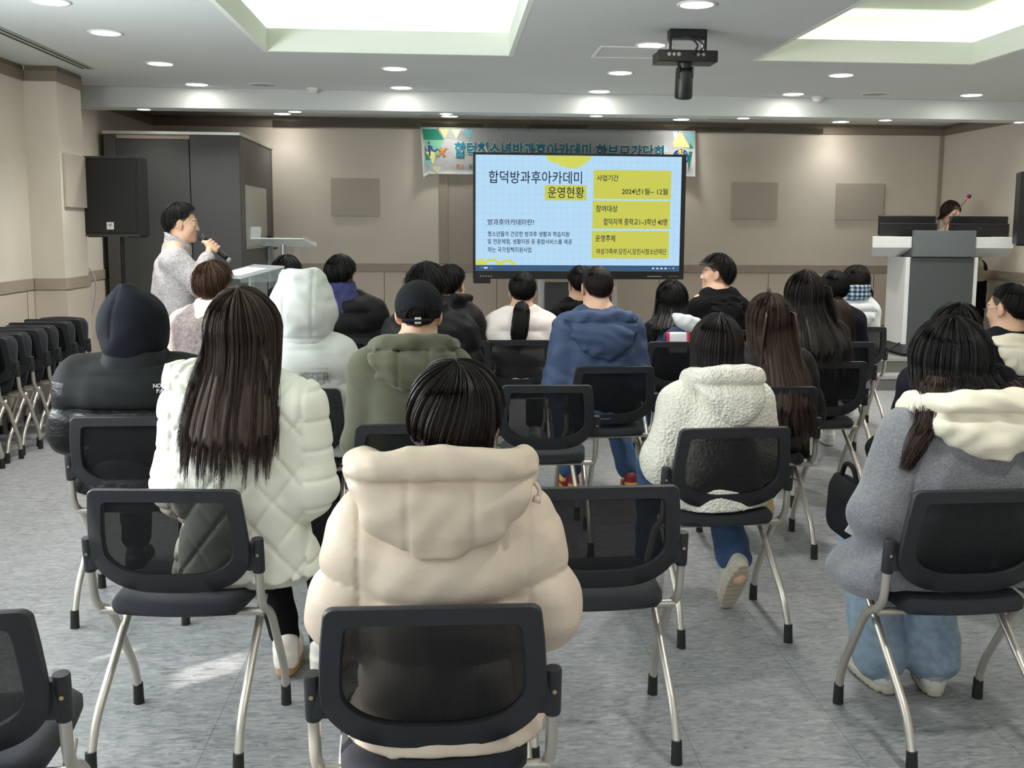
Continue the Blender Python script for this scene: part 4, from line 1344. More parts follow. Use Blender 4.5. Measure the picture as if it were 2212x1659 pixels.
def head_into(G, Hc, R, hi=True, neck=True):
    """head with brow, eyes, nose, mouth, chin and ears; Hc is its centre at eye level, R its turn"""
    Hc = np.asarray(Hc, float)
    def w(p): return Hc+R@np.asarray(p, float)
    G.ell(w((0, -.012, .025)), (.074, .092, .090), .01, R)
    G.ell(w((0, .030, -.030)), (.058, .058, .085), .03, R)
    G.ell(w((0, .046, -.080)), (.042, .042, .036), .03, R)
    for s in (-1, 1):
        G.ell(w((s*.036, .058, -.028)), (.026, .026, .028), .02, R)
        G.ell(w((s*.050, .020, -.070)), (.016, .030, .030), .03, R)
    G.cap(w((-.032, .078, .024)), w((.032, .078, .024)), .012, k=.02)
    for s in (-1, 1):
        G.ell(w((s*.032, .094, .004)), (.018, .013, .010), .010, R, cut=True)
        G.ell(w((s*.032, .0765, .003)), (.013, .0125, .0115), .003, R)
    G.cap(w((0, .084, .014)), w((0, .103, -.028)), .0075, .0105, k=.014)
    for s in (-1, 1): G.ell(w((s*.010, .096, -.031)), (.0085, .010, .0075), .006, R)
    G.cap(w((-.018, .087, -.0545)), w((.018, .087, -.0545)), .0055, k=.008); G.ell(w((0, .093, -.053)), (.012, .006, .005), .005, R)
    G.cap(w((-.015, .086, -.066)), w((.015, .086, -.066)), .0065, k=.008)
    G.ell(w((0, .078, -.098)), (.018, .016, .016), .016, R)
    for s in (-1, 1):
        Re = R@rotz(s*.35)
        G.ell(w((s*.080, -.008, -.004)), (.009, .021, .033), .006, Re)
        G.ell(w((s*.088, -.002, .001)), (.006, .012, .020), .004, Re, cut=True)
        G.ell(w((s*.077, .004, -.032)), (.007, .009, .011), .006, R)

def head_colours(V, Hc, R, scalp, bare=0.0):
    q = (V-np.asarray(Hc))@R
    x, y, z = q.T
    c = np.tile(np.array([*SKIN, 1.0]), (len(V), 1))
    def paint(m, col, amt=1.0):
        c[m, :3] = c[m, :3]*(1-amt)+np.array(col)*amt
    inhead = (np.abs(x) < .1) & (np.abs(y) < .14) & (z > -.2) & (z < .14)
    paint(inhead & (np.abs(x) < .021) & (y > .082) & (z > -.0715) & (z < -.0485), LIPS, .75)
    paint(inhead & (np.abs(np.abs(x)-.034) < .019) & (y > .064) & (np.abs(z-.0285+.12*(np.abs(x)-.034)) < .0042), DARK, .8)
    ex, ez = (np.abs(x)-.032), (z-.003)
    lid = inhead & (y > .070) & (np.abs(ex) < .014) & (np.abs(ez) < .0075)
    paint(lid & (np.abs(ez) < .0045), EYEW); paint(lid & (ex**2+ez**2 < .0045**2), DARK); paint(lid & (ez > .0036), DARK, .75)
    if scalp is not None:
        hl = np.interp(np.abs(np.arctan2(x, y)), [0, .7, 1.3, 1.7, 2.3, PI], [.072, .066, .018, .012, -.035, -.055])
        paint(inhead & (z > hl) & ~((np.abs(x) > .076) & (z < .03)), scalp, .92)
    return c

def hand_into(G, W, d, n, s, curl=(18, 40, 35), k=.006, spread=1.0):
    """palm, four jointed fingers of unequal length and a thumb from the side of the palm"""
    W = np.asarray(W, float); d = nrm(d); n = nrm(n); s = nrm(s)
    for off in (.028, .010, -.009, -.026): G.cap(W+s*off*.6, W+d*.078+s*off, .0125, .0115, k=.012)
    for off, ln, sp in ((.030, .95, .10), (.0105, 1.06, .03), (-.0100, 1.0, -.04), (-.0290, .80, -.11)):
        p = W+d*.080+s*off; a = 0
        for L, r0, r1, c in ((.042, .0095, .0088, curl[0]), (.026, .0088, .0080, curl[1]), (.021, .0080, .0066, curl[2])):
            a += math.radians(c)
            dd = nrm(d*math.cos(a)+n*math.sin(a)+s*sp*spread*max(0, math.cos(a)))
            q = p+dd*L*ln; G.cap(p, q, r0, r1, k=k); p = q
    p = W+d*.022+s*.026; q = p+d*.030+s*.026+n*.012; G.cap(p, q, .0125, .0105, k=.01)
    r = q+nrm(d*.9+s*.25+n*.35)*.030; G.cap(q, r, .0102, .0090, k=k); G.cap(r, r+nrm(d+n*.3-s*.1)*.022, .0090, .0072, k=k)

def make_person(P):
    """the body as one continuous mesh at its seat; clothes and hair become its children"""
    zt = P['top']; Hc = np.array(P['head']); R = rotz(math.radians(P.get('hyaw', 0)))@rotx(math.radians(P.get('hpitch', -6)))@roty(math.radians(P.get('hroll', 0)))
    P['R'] = R; P['Hc'] = Hc
    J = P['joints']
    lo = np.array([-.42, -.05, .0]); hi = np.array([.42, .82, zt+.03])
    if 'box' in P: lo, hi = np.array(P['box'][0]), np.array(P['box'][1])
    G = Grid(lo, hi, P.get('h', .0065))
    head_into(G, Hc, R)
    nb = np.array(J['neck'])
    G.cap(Hc+R@np.array((0, -.020, -.070)), nb, .050, .056, k=.025)
    G.cap(nb+np.array((0, 0, -.03)), J['chest'], .070, .100, k=.05); G.cap(J['chest'], J['hip'], .100, .100, k=.06)
    for s, side in ((-1, 'L'), (1, 'R')):
        S, E, Wr = J['sh'+side], J['el'+side], J['wr'+side]
        G.cap(nb, S, .05, .055, k=.05); G.cap(S, E, .045, .034, k=.03); G.cap(E, Wr, .034, .025, k=.02)
        hd = J.get('hand'+side)
        if hd: hand_into(G, Wr, *hd)
        hp, kn, an = J['hp'+side], J['kn'+side], J['an'+side]
        G.cap(J['hip'], hp, .11, .085, k=.05); G.cap(hp, kn, .070, .050, k=.03); G.cap(kn, an, .050, .034, k=.02)
        ft = np.array(an)+rotz(math.radians(J.get('toe'+side, 0)))@np.array((0, .12, -.05)) if 'pitch'+side not in J else np.array(an)+np.array(J['pitch'+side])
        G.cap(np.array(an)+np.array((0, -.01, -.03)), ft, .034, .026, k=.03)
    if 'extra' in P: P['extra'](G, P)
    V, F = G.surf()
    C = head_colours(V, Hc, R, P.get('scalp', DARK))
    o = arrays('person', V, F, M_skin, None, True, C)
    o.location = P['loc']; o.rotation_euler = (0, 0, math.radians(P.get('yaw', 0)))
    tag(o, P['label'], 'person', 'people in the audience' if P.get('aud', True) else None)
    P['obj'] = o
    o['label'] = P['label']
    return o

def seat_pose(P):
    """default seated joints from a few measures"""
    zt = P['top']; ox, oy = P.get('off', (0, 0)); lean = P.get('lean', 0)
    y0 = .265+oy
    hx, hy = P.get('headoff', (0, 0))
    zn = zt-P.get('gap', .24)
    P.setdefault('head', (ox+hx, y0+.025+lean+hy, zt-.118))
    zs = zn-.045
    sw = P.get('bw', .36)/2
    J = dict(neck=(ox+hx*.5, y0+.0+lean*.8+hy*.4, zn), chest=(ox, y0-.005+lean*.6, zn-.20), hip=(ox, y0-.01, .560))
    for s, k in ((-1, 'L'), (1, 'R')):
        J['sh'+k] = (ox+s*(sw-.04), y0+.0+lean*.7, zs-.03); 
        J['el'+k] = (ox+s*(sw+.055), y0+.03+lean*.4, zs-.30); J['wr'+k] = (ox+s*.115, y0+.235, max(.635, zs-.36))
        J['hand'+k] = ((-s*.25, 1, -.12), (0, -.12, -1), (-s, -.1, 0))
        fx, fy = P.get('foot'+k, (s*.12, .62))
        J['hp'+k] = (ox+s*.085, y0+.02, .555); J['kn'+k] = (ox+s*.125*(1 if abs(fx) < .5 else 1)+ (fx-s*.12)*.35, y0+.40, .515); J['an'+k] = (ox+fx, fy+oy, .10)
    J.update(P.get('J', {}))
    P['joints'] = J
    P['zn'], P['zs'], P['y0'], P['ox'] = zn, zs, y0, ox
    return P

def coat(P, m, sw=.52, ra=.085, re=.085, rw=.055, depth=.14, puff=None, hem=.47, n=2.4, h=.009, name='jacket', waist=0.0, folds=.003, ff=1.0, slope=.05,
         carve=None, mats=None, matfn=None, collar=None, skirt=None, arms=True, keep=None, backy=None, hemw=None):
    """jacket: torso, shoulders and sleeves as one surface"""
    ox, y0, zn, zs = P['ox'], P['y0'], P['zn'], P['zs']; J = P['joints']; lean = P.get('lean', 0)
    for k in 'LR':
        if 'E'+k in P: J['el'+k] = tuple(P['E'+k])
    if 'obj' not in P: make_person(P)
    hw = sw/2
    G = Grid((ox-hw-.22, y0-.32, hem-.12), (ox+hw+.22, y0+.42, zn+.16), h)
    b = depth; yb = y0-.005
    zc = zs-.13
    prof = [(hem, (hemw or hw-.055+waist*.3), b+.01, yb+.01, ox), (hem+.12, hw-.075-waist, b, yb, ox), (zc, hw-.06, b, yb+lean*.5, ox), (zs-.03, hw-.075, b*.90, yb+lean*.7, ox), (zs+.02, hw-.12, b*.74, yb+lean*.75, ox), (zn-.005, .085, .082, y0+lean*.8, ox), (zn+.02, .070, .072, y0+lean*.85, ox)]
    G.stack(prof, .03, n, puff)
    if arms:
        for s, k in ((-1, 'L'), (1, 'R')):
            S, E, Wr = np.array(J['sh'+k]), np.array(J['el'+k]), np.array(J['wr'+k])
            S = np.array((ox+s*(hw-ra), S[1], zs-.025-slope*.3)); E = np.array((ox+s*max(abs(E[0]-ox), hw-re+.015), E[1], E[2]))
            if 'E'+k in P: E = np.array(P['E'+k])
            pf = (puff[0]*.95, puff[1]*1.1) if puff else None
            G.cap((ox+s*.09, S[1], zs+.015), S, .06, ra*.92, k=.05)
            G.cap(S, E, ra, re, k=.035, puff=pf); G.cap(E, Wr+(E-Wr)*.05, re, rw, k=.03, puff=pf)
    if skirt: skirt(G)
    if collar:
        G.stack(collar, .012, 2.1)
    if folds: G.carve(wr(folds, ff, P.get('seed', 1)*1.3))
    if carve: G.carve(carve)
    V, F = G.surf()
    if keep is not None:
        pass
    o = arrays(name, V, F, m, P['obj'])
    if mats:
        for mm in mats: o.data.materials.append(mm)
        c = V[F].mean(1)
        o.data.polygons.foreach_set('material_index', matfn(c).astype(np.int32))
    P['G_'+name] = G
    return G

def piece(P, name, m, lo, hi, h, fn, folds=0, ff=1.0, carve=None, parent=None):
    """one clothing piece described by fn(G)"""
    G = Grid(lo, hi, h)
    fn(G)
    if folds: G.carve(wr(folds, ff, P.get('seed', 1)*.7+1))
    if carve: G.carve(carve)
    V, F = G.surf()
    o = arrays(name, V, F, m, parent or P['obj'])
    P['G_'+name] = G
    return o

def trousers(P, m, name='trousers', r=(.092, .070, .062), h=.010, ankle=.06):
    J = P['joints']
    def fn(G):
        G.cap(np.array(J['hip'])+np.array((-.05, 0, -.02)), np.array(J['hip'])+np.array((.05, 0, -.02)), .125, k=.04)
        for k in 'LR':
            hp, kn, an = np.array(J['hp'+k]), np.array(J['kn'+k]), np.array(J['an'+k])
            G.cap(hp, kn, r[0], r[1], k=.03); G.cap(kn, an+nrm(kn-an)*ankle, r[1]*.98, r[2], k=.02)
    pts = np.array([J[a+k] for a in ('hp', 'kn', 'an') for k in 'LR']+[J['hip']])
    return piece(P, name, m, pts.min(0)-.16, pts.max(0)+.16, h, fn, .003, 1.4)

# shoes -------------------------------------------------------------
SHOE = {}
def shoe_meshes(style):
    if style in SHOE: return SHOE[style]
    G = Grid((-.08, -.09, -.01), (.08, .24, .16), .005)
    puffy = style == 'slipper'
    G.stack([(.028, .040, .128, .065), (.05, .040, .125, .063), (.075, .034, .095, .035)], .02, 2.3)
    G.cap((0, -.025, .05), (0, -.02, .105), .036, .037 if not puffy else .044, k=.03); G.cap((0, .03, .062), (0, .15, .042), .036, .026, k=.03)
    if puffy: G.cap((0, .06, .06), (0, .15, .05), .042, .034, k=.02)
    G.carve(lambda X, Y, Z: np.maximum(0, .030-Z)*1.0+0*X+0*Y)
    up = G.surf()
    G2 = Grid((-.08, -.10, -.01), (.08, .25, .06), .005)
    t = .034 if not puffy else .042
    G2.stack([(.0015, .040, .128, .064), (.012, .046, .140, .066), (t, .046, .138, .066)], .004, 2.5)
    if not puffy: G2.carve(lambda X, Y, Z: (.003*(np.sin(Y*230) > .55)*(Z < .014)).astype(f32)+0*X)
    so = G2.surf()
    SHOE[style] = (up, so)
    return SHOE[style]
def shoe(P, side, rgb, sole, accent=None, style='sneaker', toe=0.0, pitch=0.0, loc=None):
    up, so = shoe_meshes(style)
    key = ('shoe', style, rgb, sole, accent)
    an = np.array(P['joints']['an'+side])
    if loc is None: loc = (an[0], an[1]+.0, .0012)
    m1 = mat('shoe_%d_%d_%d' % rgb, rgb, .6, noise=.06, nscale=60, bump=.12, bscale=160); m2 = mat('sole_%d_%d_%d' % sole, sole, .6)
    o = arrays('shoe', *up, m1, P['obj']); q = arrays('sole', *so, m2, o)
    if accent:
        V, F = up; c = V[F].mean(1)
        o.data.materials.append(mat('shoe_accent_%d_%d_%d' % accent, accent, .55))
        y, z, x = c[:, 1], c[:, 2], c[:, 0]
        idx = ((np.abs(z-.052-.10*(y-.05)) < .010) & (y > -.03) & (y < .09)) | ((y > .15) & (z < .05)) | ((y < -.045) & (z > .055) & (z < .085)) | ((z > .075) & (y > .02))
        o.data.polygons.foreach_set('material_index', idx.astype(np.int32))
    bm = B()
    for i in range(5):
        yy = .055+i*.016; zz = .088-i*.0062
        tube(bm, [(-.018, yy, zz), (0, yy+.003, zz+.005), (.018, yy, zz)], .0028, 6)
    if style == 'sneaker': put('laces', bm, mat('laces_white', (222, 220, 212), .8), o, True)
    else: bm.free()
    o.location = loc; o.rotation_euler = (math.radians(pitch), 0, math.radians(toe))
    return o

# hair --------------------------------------------------------------
def hair_mat(name, rgb, rough=.42):
    return mat(name, rgb, rough, spec=.28, noise=.25, nscale=9, stretch=(30, 30, 3))
M_hb = hair_mat('hair_black', (24, 22, 22)); M_hbr = hair_mat('hair_brown', (58, 44, 38)); M_hdk = hair_mat('hair_dark', (38, 32, 30)); M_hwarm = hair_mat('hair_warm', (70, 46, 34))
WR = np.random.RandomState(11)

def strand_mesh(P3, rad):
    """P3 (n,m,3) paths -> three-sided tapering tubes"""
    n, m, _ = P3.shape
    T = np.gradient(P3, axis=1); T /= np.linalg.norm(T, axis=2, keepdims=True)+1e-9
    ref = np.where(np.abs(T[..., 2:3]) < .85, np.array([0, 0, 1.0]), np.array([1.0, 0, 0]))
    N = np.cross(T, ref); N /= np.linalg.norm(N, axis=2, keepdims=True)+1e-9
    Bn = np.cross(T, N)
    V = np.empty((n, m, 3, 3), f32)
    for k in range(3):
        a = 2*PI*k/3
        V[:, :, k] = P3+(N*math.cos(a)+Bn*math.sin(a))*rad[..., None]
    base = (np.arange(n)[:, None, None]*m+np.arange(m-1)[None, :, None])*3
    k = np.arange(3)[None, None, :]; k2 = (k+1) % 3
    F = np.stack([base+k, base+k2, base+3+k2, base+3+k], -1).reshape(-1, 4)
    return V.reshape(-1, 3), F

def hair(P, m, th, lc=None, A=.083, Bb=.104, C=.100, tilt=22, n=900, rad=.0011, tgt=None, wave=0.0, jit=.006, ends=.10, seed=1, frizz=0.0, name='hair', off=(0, -.012, .022),
         clump=.02, drift=0.0, shell=True, flat=.0, curl=0.0, flow=None, m2=None):
    """strands that fall from the crown over the skull and hang on; th / lc: angle over the skull and hanging length against the angle from the face (0 front .. pi back)"""
    rs = np.random.RandomState(seed)
    R, Hc = P['R'], P['Hc']
    ka = np.array([0, .45, .9, 1.35, 1.8, 2.4, PI])
    th = np.asarray(th, float); lc = np.zeros(7) if lc is None else np.asarray(lc, float)
    off = np.asarray(off)
    tl = math.radians(tilt); Rt = rotx(tl)
    def fall(phi, u, lift, endv):
        a = np.abs((phi+PI) % (2*PI)-PI)
        tm = np.radians(np.interp(a, ka, th))[:, None]; L = np.interp(a, ka, lc)[:, None]*endv[:, None]
        l1 = tm*.095
        s = u*(l1+L)
        t = np.minimum(s/(l1+1e-9), 1)*tm
        t = np.maximum(t, .02)
        ph = phi[:, None]+drift*t
        d = np.stack([np.sin(t)*np.sin(ph), np.sin(t)*np.cos(ph), np.cos(t)], -1)@Rt.T
        p = d*np.array([A, Bb, C])+off
        nn = d/np.array([A, Bb, C]); nn /= np.linalg.norm(nn, axis=2, keepdims=True)
        lift2 = lift[:, None]*np.ones_like(u)
        p = p+nn*lift2[..., None]
        v = np.clip((s-l1)/np.maximum(L, 1e-6), 0, 1)*(L > 1e-4)
        down = np.maximum(s-l1, 0)
        hang = (L > 1e-4)
        if tgt is not None:
            At, Bt, yt, xt = tgt
            tx = xt+At*np.sin(phi)[:, None]*(1+.6*lift2/.01*.06); ty = yt+Bt*np.cos(phi)[:, None]
            w = v*v*(3-2*v); w = .35*v+.65*w
            p[..., 0] = p[..., 0]*(1-w)+tx*w; p[..., 1] = p[..., 1]*(1-w)+(ty-lift2*.9)*w
            dx = 0
        p[..., 2] -= down*np.where(hang, .985, 0)
        return p, v
    M = 12 if max(lc) < .02 else 18
    obs = []
    if shell:
        ph = np.linspace(-PI, PI, 73)
        u = np.linspace(0, 1, 22)[None, :]*np.ones((73, 1))
        p, v = fall(ph, u, np.full(73, -.003), np.full(73, .80)+.06*np.sin(np.arange(73)*2.4))
        Vs = p.reshape(-1, 3)@R.T+Hc
        i = np.arange(72)[:, None]; j = np.arange(21)[None, :]
        Fs = np.stack([i*22+j, (i+1)*22+j, (i+1)*22+j+1, i*22+j+1], -1).reshape(-1, 4)
        # inner side
        p2, _ = fall(ph, u, np.full(73, -.012), np.full(73, .79)+.06*np.sin(np.arange(73)*2.4))
        Vs2 = p2.reshape(-1, 3)@R.T+Hc
        Fe = np.stack([np.arange(72)*22+21, np.arange(1, 73)*22+21, np.arange(1, 73)*22+21+len(Vs), np.arange(72)*22+21+len(Vs)], -1)
        Vs = np.concatenate([Vs, Vs2]); Fs = np.concatenate([Fs, Fs[:, ::-1]+len(p2.reshape(-1, 3)), Fe])
        obs.append((Vs, Fs))
    # strands start at any angle; density follows the length
    phi = rs.uniform(-PI, PI, n*3)
    a = np.abs((phi+PI) % (2*PI)-PI)
    wgt = np.interp(a, ka, th)*.0017+np.interp(a, ka, lc)*.9
    phi = phi[rs.uniform(0, wgt.max(), n*3) < wgt][:n]
    nn = len(phi)
    cl = np.round(phi/clump)*clump if clump else phi
    cid = np.round(cl/clump).astype(int)-int(np.floor(-PI/clump))+1 if clump else np.arange(nn)
    crand = rs.normal(size=(cid.max()+2, 4))
    phi = cl*.35+phi*.65
    u0 = rs.uniform(0, .25, nn)**1.3
    u1 = 1-ends*rs.uniform(0, 1, nn)**2
    u = u0[:, None]+(u1-u0)[:, None]*np.linspace(0, 1, M)[None, :]
    lift = rs.uniform(-.001, jit, nn)+jit*.35*crand[cid, 3]*(clump > 0)
    endv = np.clip(1+(.05*rs.normal(size=nn)+.07*crand[cid, 0])*(max(lc) > .1), .55, 1.2)
    p, v = fall(phi, u, lift, endv)
    if clump:
        pc, _ = fall(cl, u, np.full(nn, jit*.5)+jit*.35*crand[cid, 3], endv)
        bl = (.72*np.clip(v, 0, 1)**.8 if max(lc) > .1 else .55*np.linspace(0, 1, M)[None, :]**1.2*np.ones((nn, 1)))[..., None]
        p = p*(1-bl)+pc*bl
    tt = np.linspace(0, 1, M)[None, :]
    if wave:
        f1 = rs.uniform(2.0, 3.6, nn)[:, None]; f0 = rs.uniform(0, 6.28, nn)[:, None]
        if clump:
            f1 = (2.4+.5*crand[cid, 1])[:, None]+.1*f1; f0 = (3*crand[cid, 2])[:, None]+.12*f0
        p[..., 0] += wave*np.sin(f1*PI*tt+f0)*v; p[..., 1] += wave*.6*np.cos(f1*PI*tt+f0*1.3)*v
    if frizz:
        g = rs.normal(size=(nn, 3))*frizz
        p += g[:, None, :]*(tt**2)[..., None]
    if curl:
        f0 = rs.uniform(0, 6.28, nn)[:, None]
        p[..., 0] += curl*np.sin(9*tt*PI*.6+f0); p[..., 2] += curl*np.cos(9*tt*PI*.6+f0); p[..., 1] += curl*.7*np.sin(7*tt+f0*2)
    Wp = p@R.T+Hc
    r = rad*(.55+.45*np.sin(np.clip(tt, 0, 1)*PI*.96+.04))*(1-.55*tt**3)*np.ones((nn, 1))
    Vh, Fh = strand_mesh(Wp, r)
    obs.append((Vh, Fh))
    nv = 0; VV, FF = [], []
    for a_, b_ in obs:
        VV.append(a_); FF.append(b_+nv); nv += len(a_)
    o = arrays(name, np.concatenate(VV), np.concatenate(FF), m, P['obj'])
    if m2 is not None:
        o.data.materials.append(m2)
        F_ = np.concatenate(FF); V_ = np.concatenate(VV)
        z = V_[F_].mean(1)[:, 2]
        o.data.polygons.foreach_set('material_index', (z < m2z(P)).astype(np.int32))
    return o
def m2z(P): return P.get('m2z', .9)

def lock(P, pts, r0, n, m, rad=.0012, seed=3, spread=None, name='ponytail', wave=.006, flat=1.0):
    """a tied bundle of strands along a path"""
    rs = np.random.RandomState(seed)
    path = np.array([tuple(v) for v in smooth_path(pts, 6)])
    m_ = len(path)
    t = np.linspace(0, 1, m_)
    prof = r0*(np.interp(t, [0, .06, .35, .75, 1], spread or [.5, .75, 1.0, .8, .35]))
    T = np.gradient(path, axis=0); T /= np.linalg.norm(T, axis=1, keepdims=True)
    N = np.cross(T, np.array([0, 1.0, 0.05])); N /= np.linalg.norm(N, axis=1, keepdims=True); Bn = np.cross(T, N)
    a = rs.uniform(0, 2*PI, n); q = np.sqrt(rs.uniform(0.02, 1, n))
    ph = rs.uniform(0, 6.28, n)
    S = path[None]+(N[None]*(np.cos(a)*q)[:, None, None]+Bn[None]*(np.sin(a)*q*flat)[:, None, None])*prof[None, :, None]
    S = S+(wave*np.sin(t[None]*7+ph[:, None])*t[None]*.8)[..., None]*N[None]
    cut = 1-.18*rs.uniform(0, 1, n)**2
    tt = t[None]*cut[:, None]
    S2 = np.empty_like(S)
    for k in range(3):
        for i in range(n): S2[i, :, k] = np.interp(tt[i], t, S[i, :, k])
    r = rad*(1-.6*tt**4)
    V, F = strand_mesh(S2, r)
    bm = B(); tube(bm, path[:int(m_*.92)], list(prof[:int(m_*.92)]*.72), 10)
    me = bpy.data.meshes.new('core'); bm.to_mesh(me); bm.free()
    Vc = np.array([v.co[:] for v in me.vertices])
    if flat != 1.0: Vc[:, 1] = np.interp(Vc[:, 2], path[::-1, 2], path[::-1, 1])*(1-flat)+Vc[:, 1]*flat
    Fc = np.array([list(p.vertices) for p in me.polygons if len(p.vertices) == 4])
    bpy.data.meshes.remove(me)
    return arrays(name, np.concatenate([Vc, V]), np.concatenate([Fc, F+len(Vc)]), m, P['obj'])

TH_SHORT = [52, 56, 74, 84, 96, 122, 128]      # cropped hair: forehead .. nape
TH_LONG = [50, 56, 78, 92, 98, 100, 100]

def on_back(P, Gname, s, w, h, x, z, m, name='lettering', offset=0.0, parent=None, lift=.0015):
    """lettering laid on the back of a garment"""
    G = P[Gname]
    me = text_mesh(s, 1.0, offset=offset)
    bm = bmesh.new(); bm.from_mesh(me)
    bmesh.ops.subdivide_edges(bm, edges=[e for e in bm.edges if e.calc_length() > .12], cuts=2)
    bmesh.ops.triangulate(bm, faces=bm.faces[:])
    bm.to_mesh(me); bm.free()
    co = np.array([v.co[:] for v in me.vertices])
    lo, hi = co.min(0), co.max(0)
    X = x+(co[:, 0]-lo[0])/(hi[0]-lo[0])*w; Z = z+(co[:, 1]-lo[1])/(hi[1]-lo[1])*h
    Y = G.back_y(X, Z)-lift
    me.vertices.foreach_set('co', np.stack([X, Y, Z], 1).astype(f32).ravel()); me.update()
    me.materials.clear()
    return link(name, me, m, parent or P['obj'], False)
# ================================================================== PEOPLE
def seated(key, top, label, **kw):
    x, y, a = CHAIRS[key][:3]
    P = dict(top=top, label=label, loc=(x, y, .0006), yaw=a)
    P.update(kw)
    seat_pose(P)
    return P
def cloth(name, rgb, rough=.8, **k): return mat(name, rgb, rough, **k)
def puffer_mat(name, rgb, rough=.5, bump=.35):
    return mat(name, rgb, rough, spec=.25 if sum(rgb) > 200 else .16, noise=.03, nscale=12, bump=bump, bscale=26, bdetail=3.5, bdist=.006, stretch=(1, 1, 1.9))
M_denim = mat('denim_blue', (52, 78, 112), .85, noise=.18, nscale=90, bump=.2, bscale=260)
M_denim_l = mat('denim_light', (136, 154, 170), .85, noise=.16, nscale=40, bump=.2, bscale=200)
M_blk = mat('cloth_black', (19, 19, 21), .85, spec=.12, noise=.08, nscale=120, bump=.15, bscale=200)
M_blkp = puffer_mat('puffer_black', (20, 20, 22), .55)
M_navy = mat('cloth_navy', (24, 26, 36), .85, spec=.12, noise=.08, nscale=120)

def hood_bag(P, m, w, z0, z1, yb, depth=.055, xo=0.0, seams=True, rim=.034, rimz=None, rimw=None, h=.007, folds=.003, tail=False, nexp=2.3, tip=0.0, gap=.0, pt=1.0):
    """a hood lying on the back below its rolled rim; xo shifts its centre"""
    ox, y0 = P['ox']+xo, P['y0']
    rw = rimw or w*.95; rz = rimz or z1
    Gj = P['G_jacket']
    zz = np.linspace(z0, z1, 15)
    by = np.minimum.accumulate(Gj.back_y(np.full(15, ox), zz)[::1])
    by = np.where((by < y0-.3) | (by > y0), yb, by)
    def fn(G):
        prof = []
        for i in range(15):
            f = i/14
            hw = w*max(.05, (1-(1-f)**(2.2*pt)))**(.5)
            d = depth*(.40+.60*math.sin(min(1, f*1.25+.10)*PI*.55))
            yy = float(by[min(i, 10)])*(1-.0*f)+d-.016-.5*d*min(1, f*4)*.6
            prof.append((zz[i], hw, d, yy+(y0-.050-yy)*max(0, f-.70)*1.3, ox+tip*(1-f)))
        G.stack(prof, .012, nexp, soft=.012)
        path = smooth_path([(ox-rw*.72, y0+.10, rz-.065), (ox-rw*.98, y0+.02, rz-.03), (ox-rw*.80, yb+.035, rz-.008), (ox-rw*.3, yb+.010, rz+.004), (ox+rw*.3, yb+.010, rz+.004), (ox+rw*.80, yb+.035, rz-.008), (ox+rw*.98, y0+.02, rz-.03), (ox+rw*.72, y0+.10, rz-.065)], 3)
        for a, b in zip(path, path[1:]): G.cap(a, b, rim, k=.018)
    def cv(X, Y, Z):
        g = 0
        if seams:
            q = w*.36
            g = .0045*np.exp(-((np.abs(X-ox)-q)/.0055)**2)*(Z < rz-.02)
        g = g+.006*np.exp(-((Z-(rz-rim*1.05))/.007)**2)*(Y < yb+.06)
        return g.astype(f32)+0*X
    return piece(P, 'hood', m, (ox-w-.08, yb-depth-.06, z0-.04), (ox+w+.08, y0+.18, max(z1, rz)+.07), h, fn, folds, 1.6, cv)

# ---- the person in the cream padded coat, nearest the viewer
M_cream = puffer_mat('puffer_cream', (206, 189, 170), .5, .30)
P = seated('A', 1.205, 'person in a cream padded coat with short dark brown hair, nearest the viewer', off=(.02, .02), headoff=(.025, .02), hpitch=-10, seed=2)
ox = P['ox']; P['EL'] = (ox-.190, .275, .705); P['ER'] = (ox+.192, .275, .705)
coat(P, M_cream, sw=.475, ra=.092, re=.094, rw=.060, depth=.158, puff=(.118, .011, .05), hem=.452, h=.0065, folds=.0022, ff=1.4, hemw=.215,
     carve=lambda X, Y, Z: (.005*np.exp(-((np.abs(X-ox)-.170)/.005)**2)*(Y < .25)*(Z > .62)).astype(f32)+0*Z)
hood_bag(P, M_cream, .180, .860, 1.022, .125, .064, xo=-.005, rim=.030, rimz=1.040, rimw=.172, h=.006, pt=1.1)
bm = B()
for s in (1,):
    tube(bm, smooth_path([(ox+.165, .20, 1.00), (ox+.182, .185, .992), (ox+.190, .18, .978), (ox+.186, .178, .962)], 5), .0045, 8); tube(bm, [(ox+.186, .178, .968), (ox+.183, .176, .955)], [.0075, .0085], 8)
put('drawcord', bm, M_cream, P['obj'], True)
trousers(P, mat('trouser_cream', (216, 208, 196), .7)); shoe(P, 'L', (60, 56, 54), (210, 206, 198)); shoe(P, 'R', (60, 56, 54), (210, 206, 198))
hair(P, M_hdk, [54, 58, 80, 90, 100, 116, 118], [0, 0, .0, .012, .026, .034, .034], A=.090, Bb=.108, C=.104, tilt=24, n=5200, rad=.00085, tgt=(.076, .086, -.022, 0), jit=.009, ends=.05, seed=5, clump=.05, drift=.30, frizz=.0025)

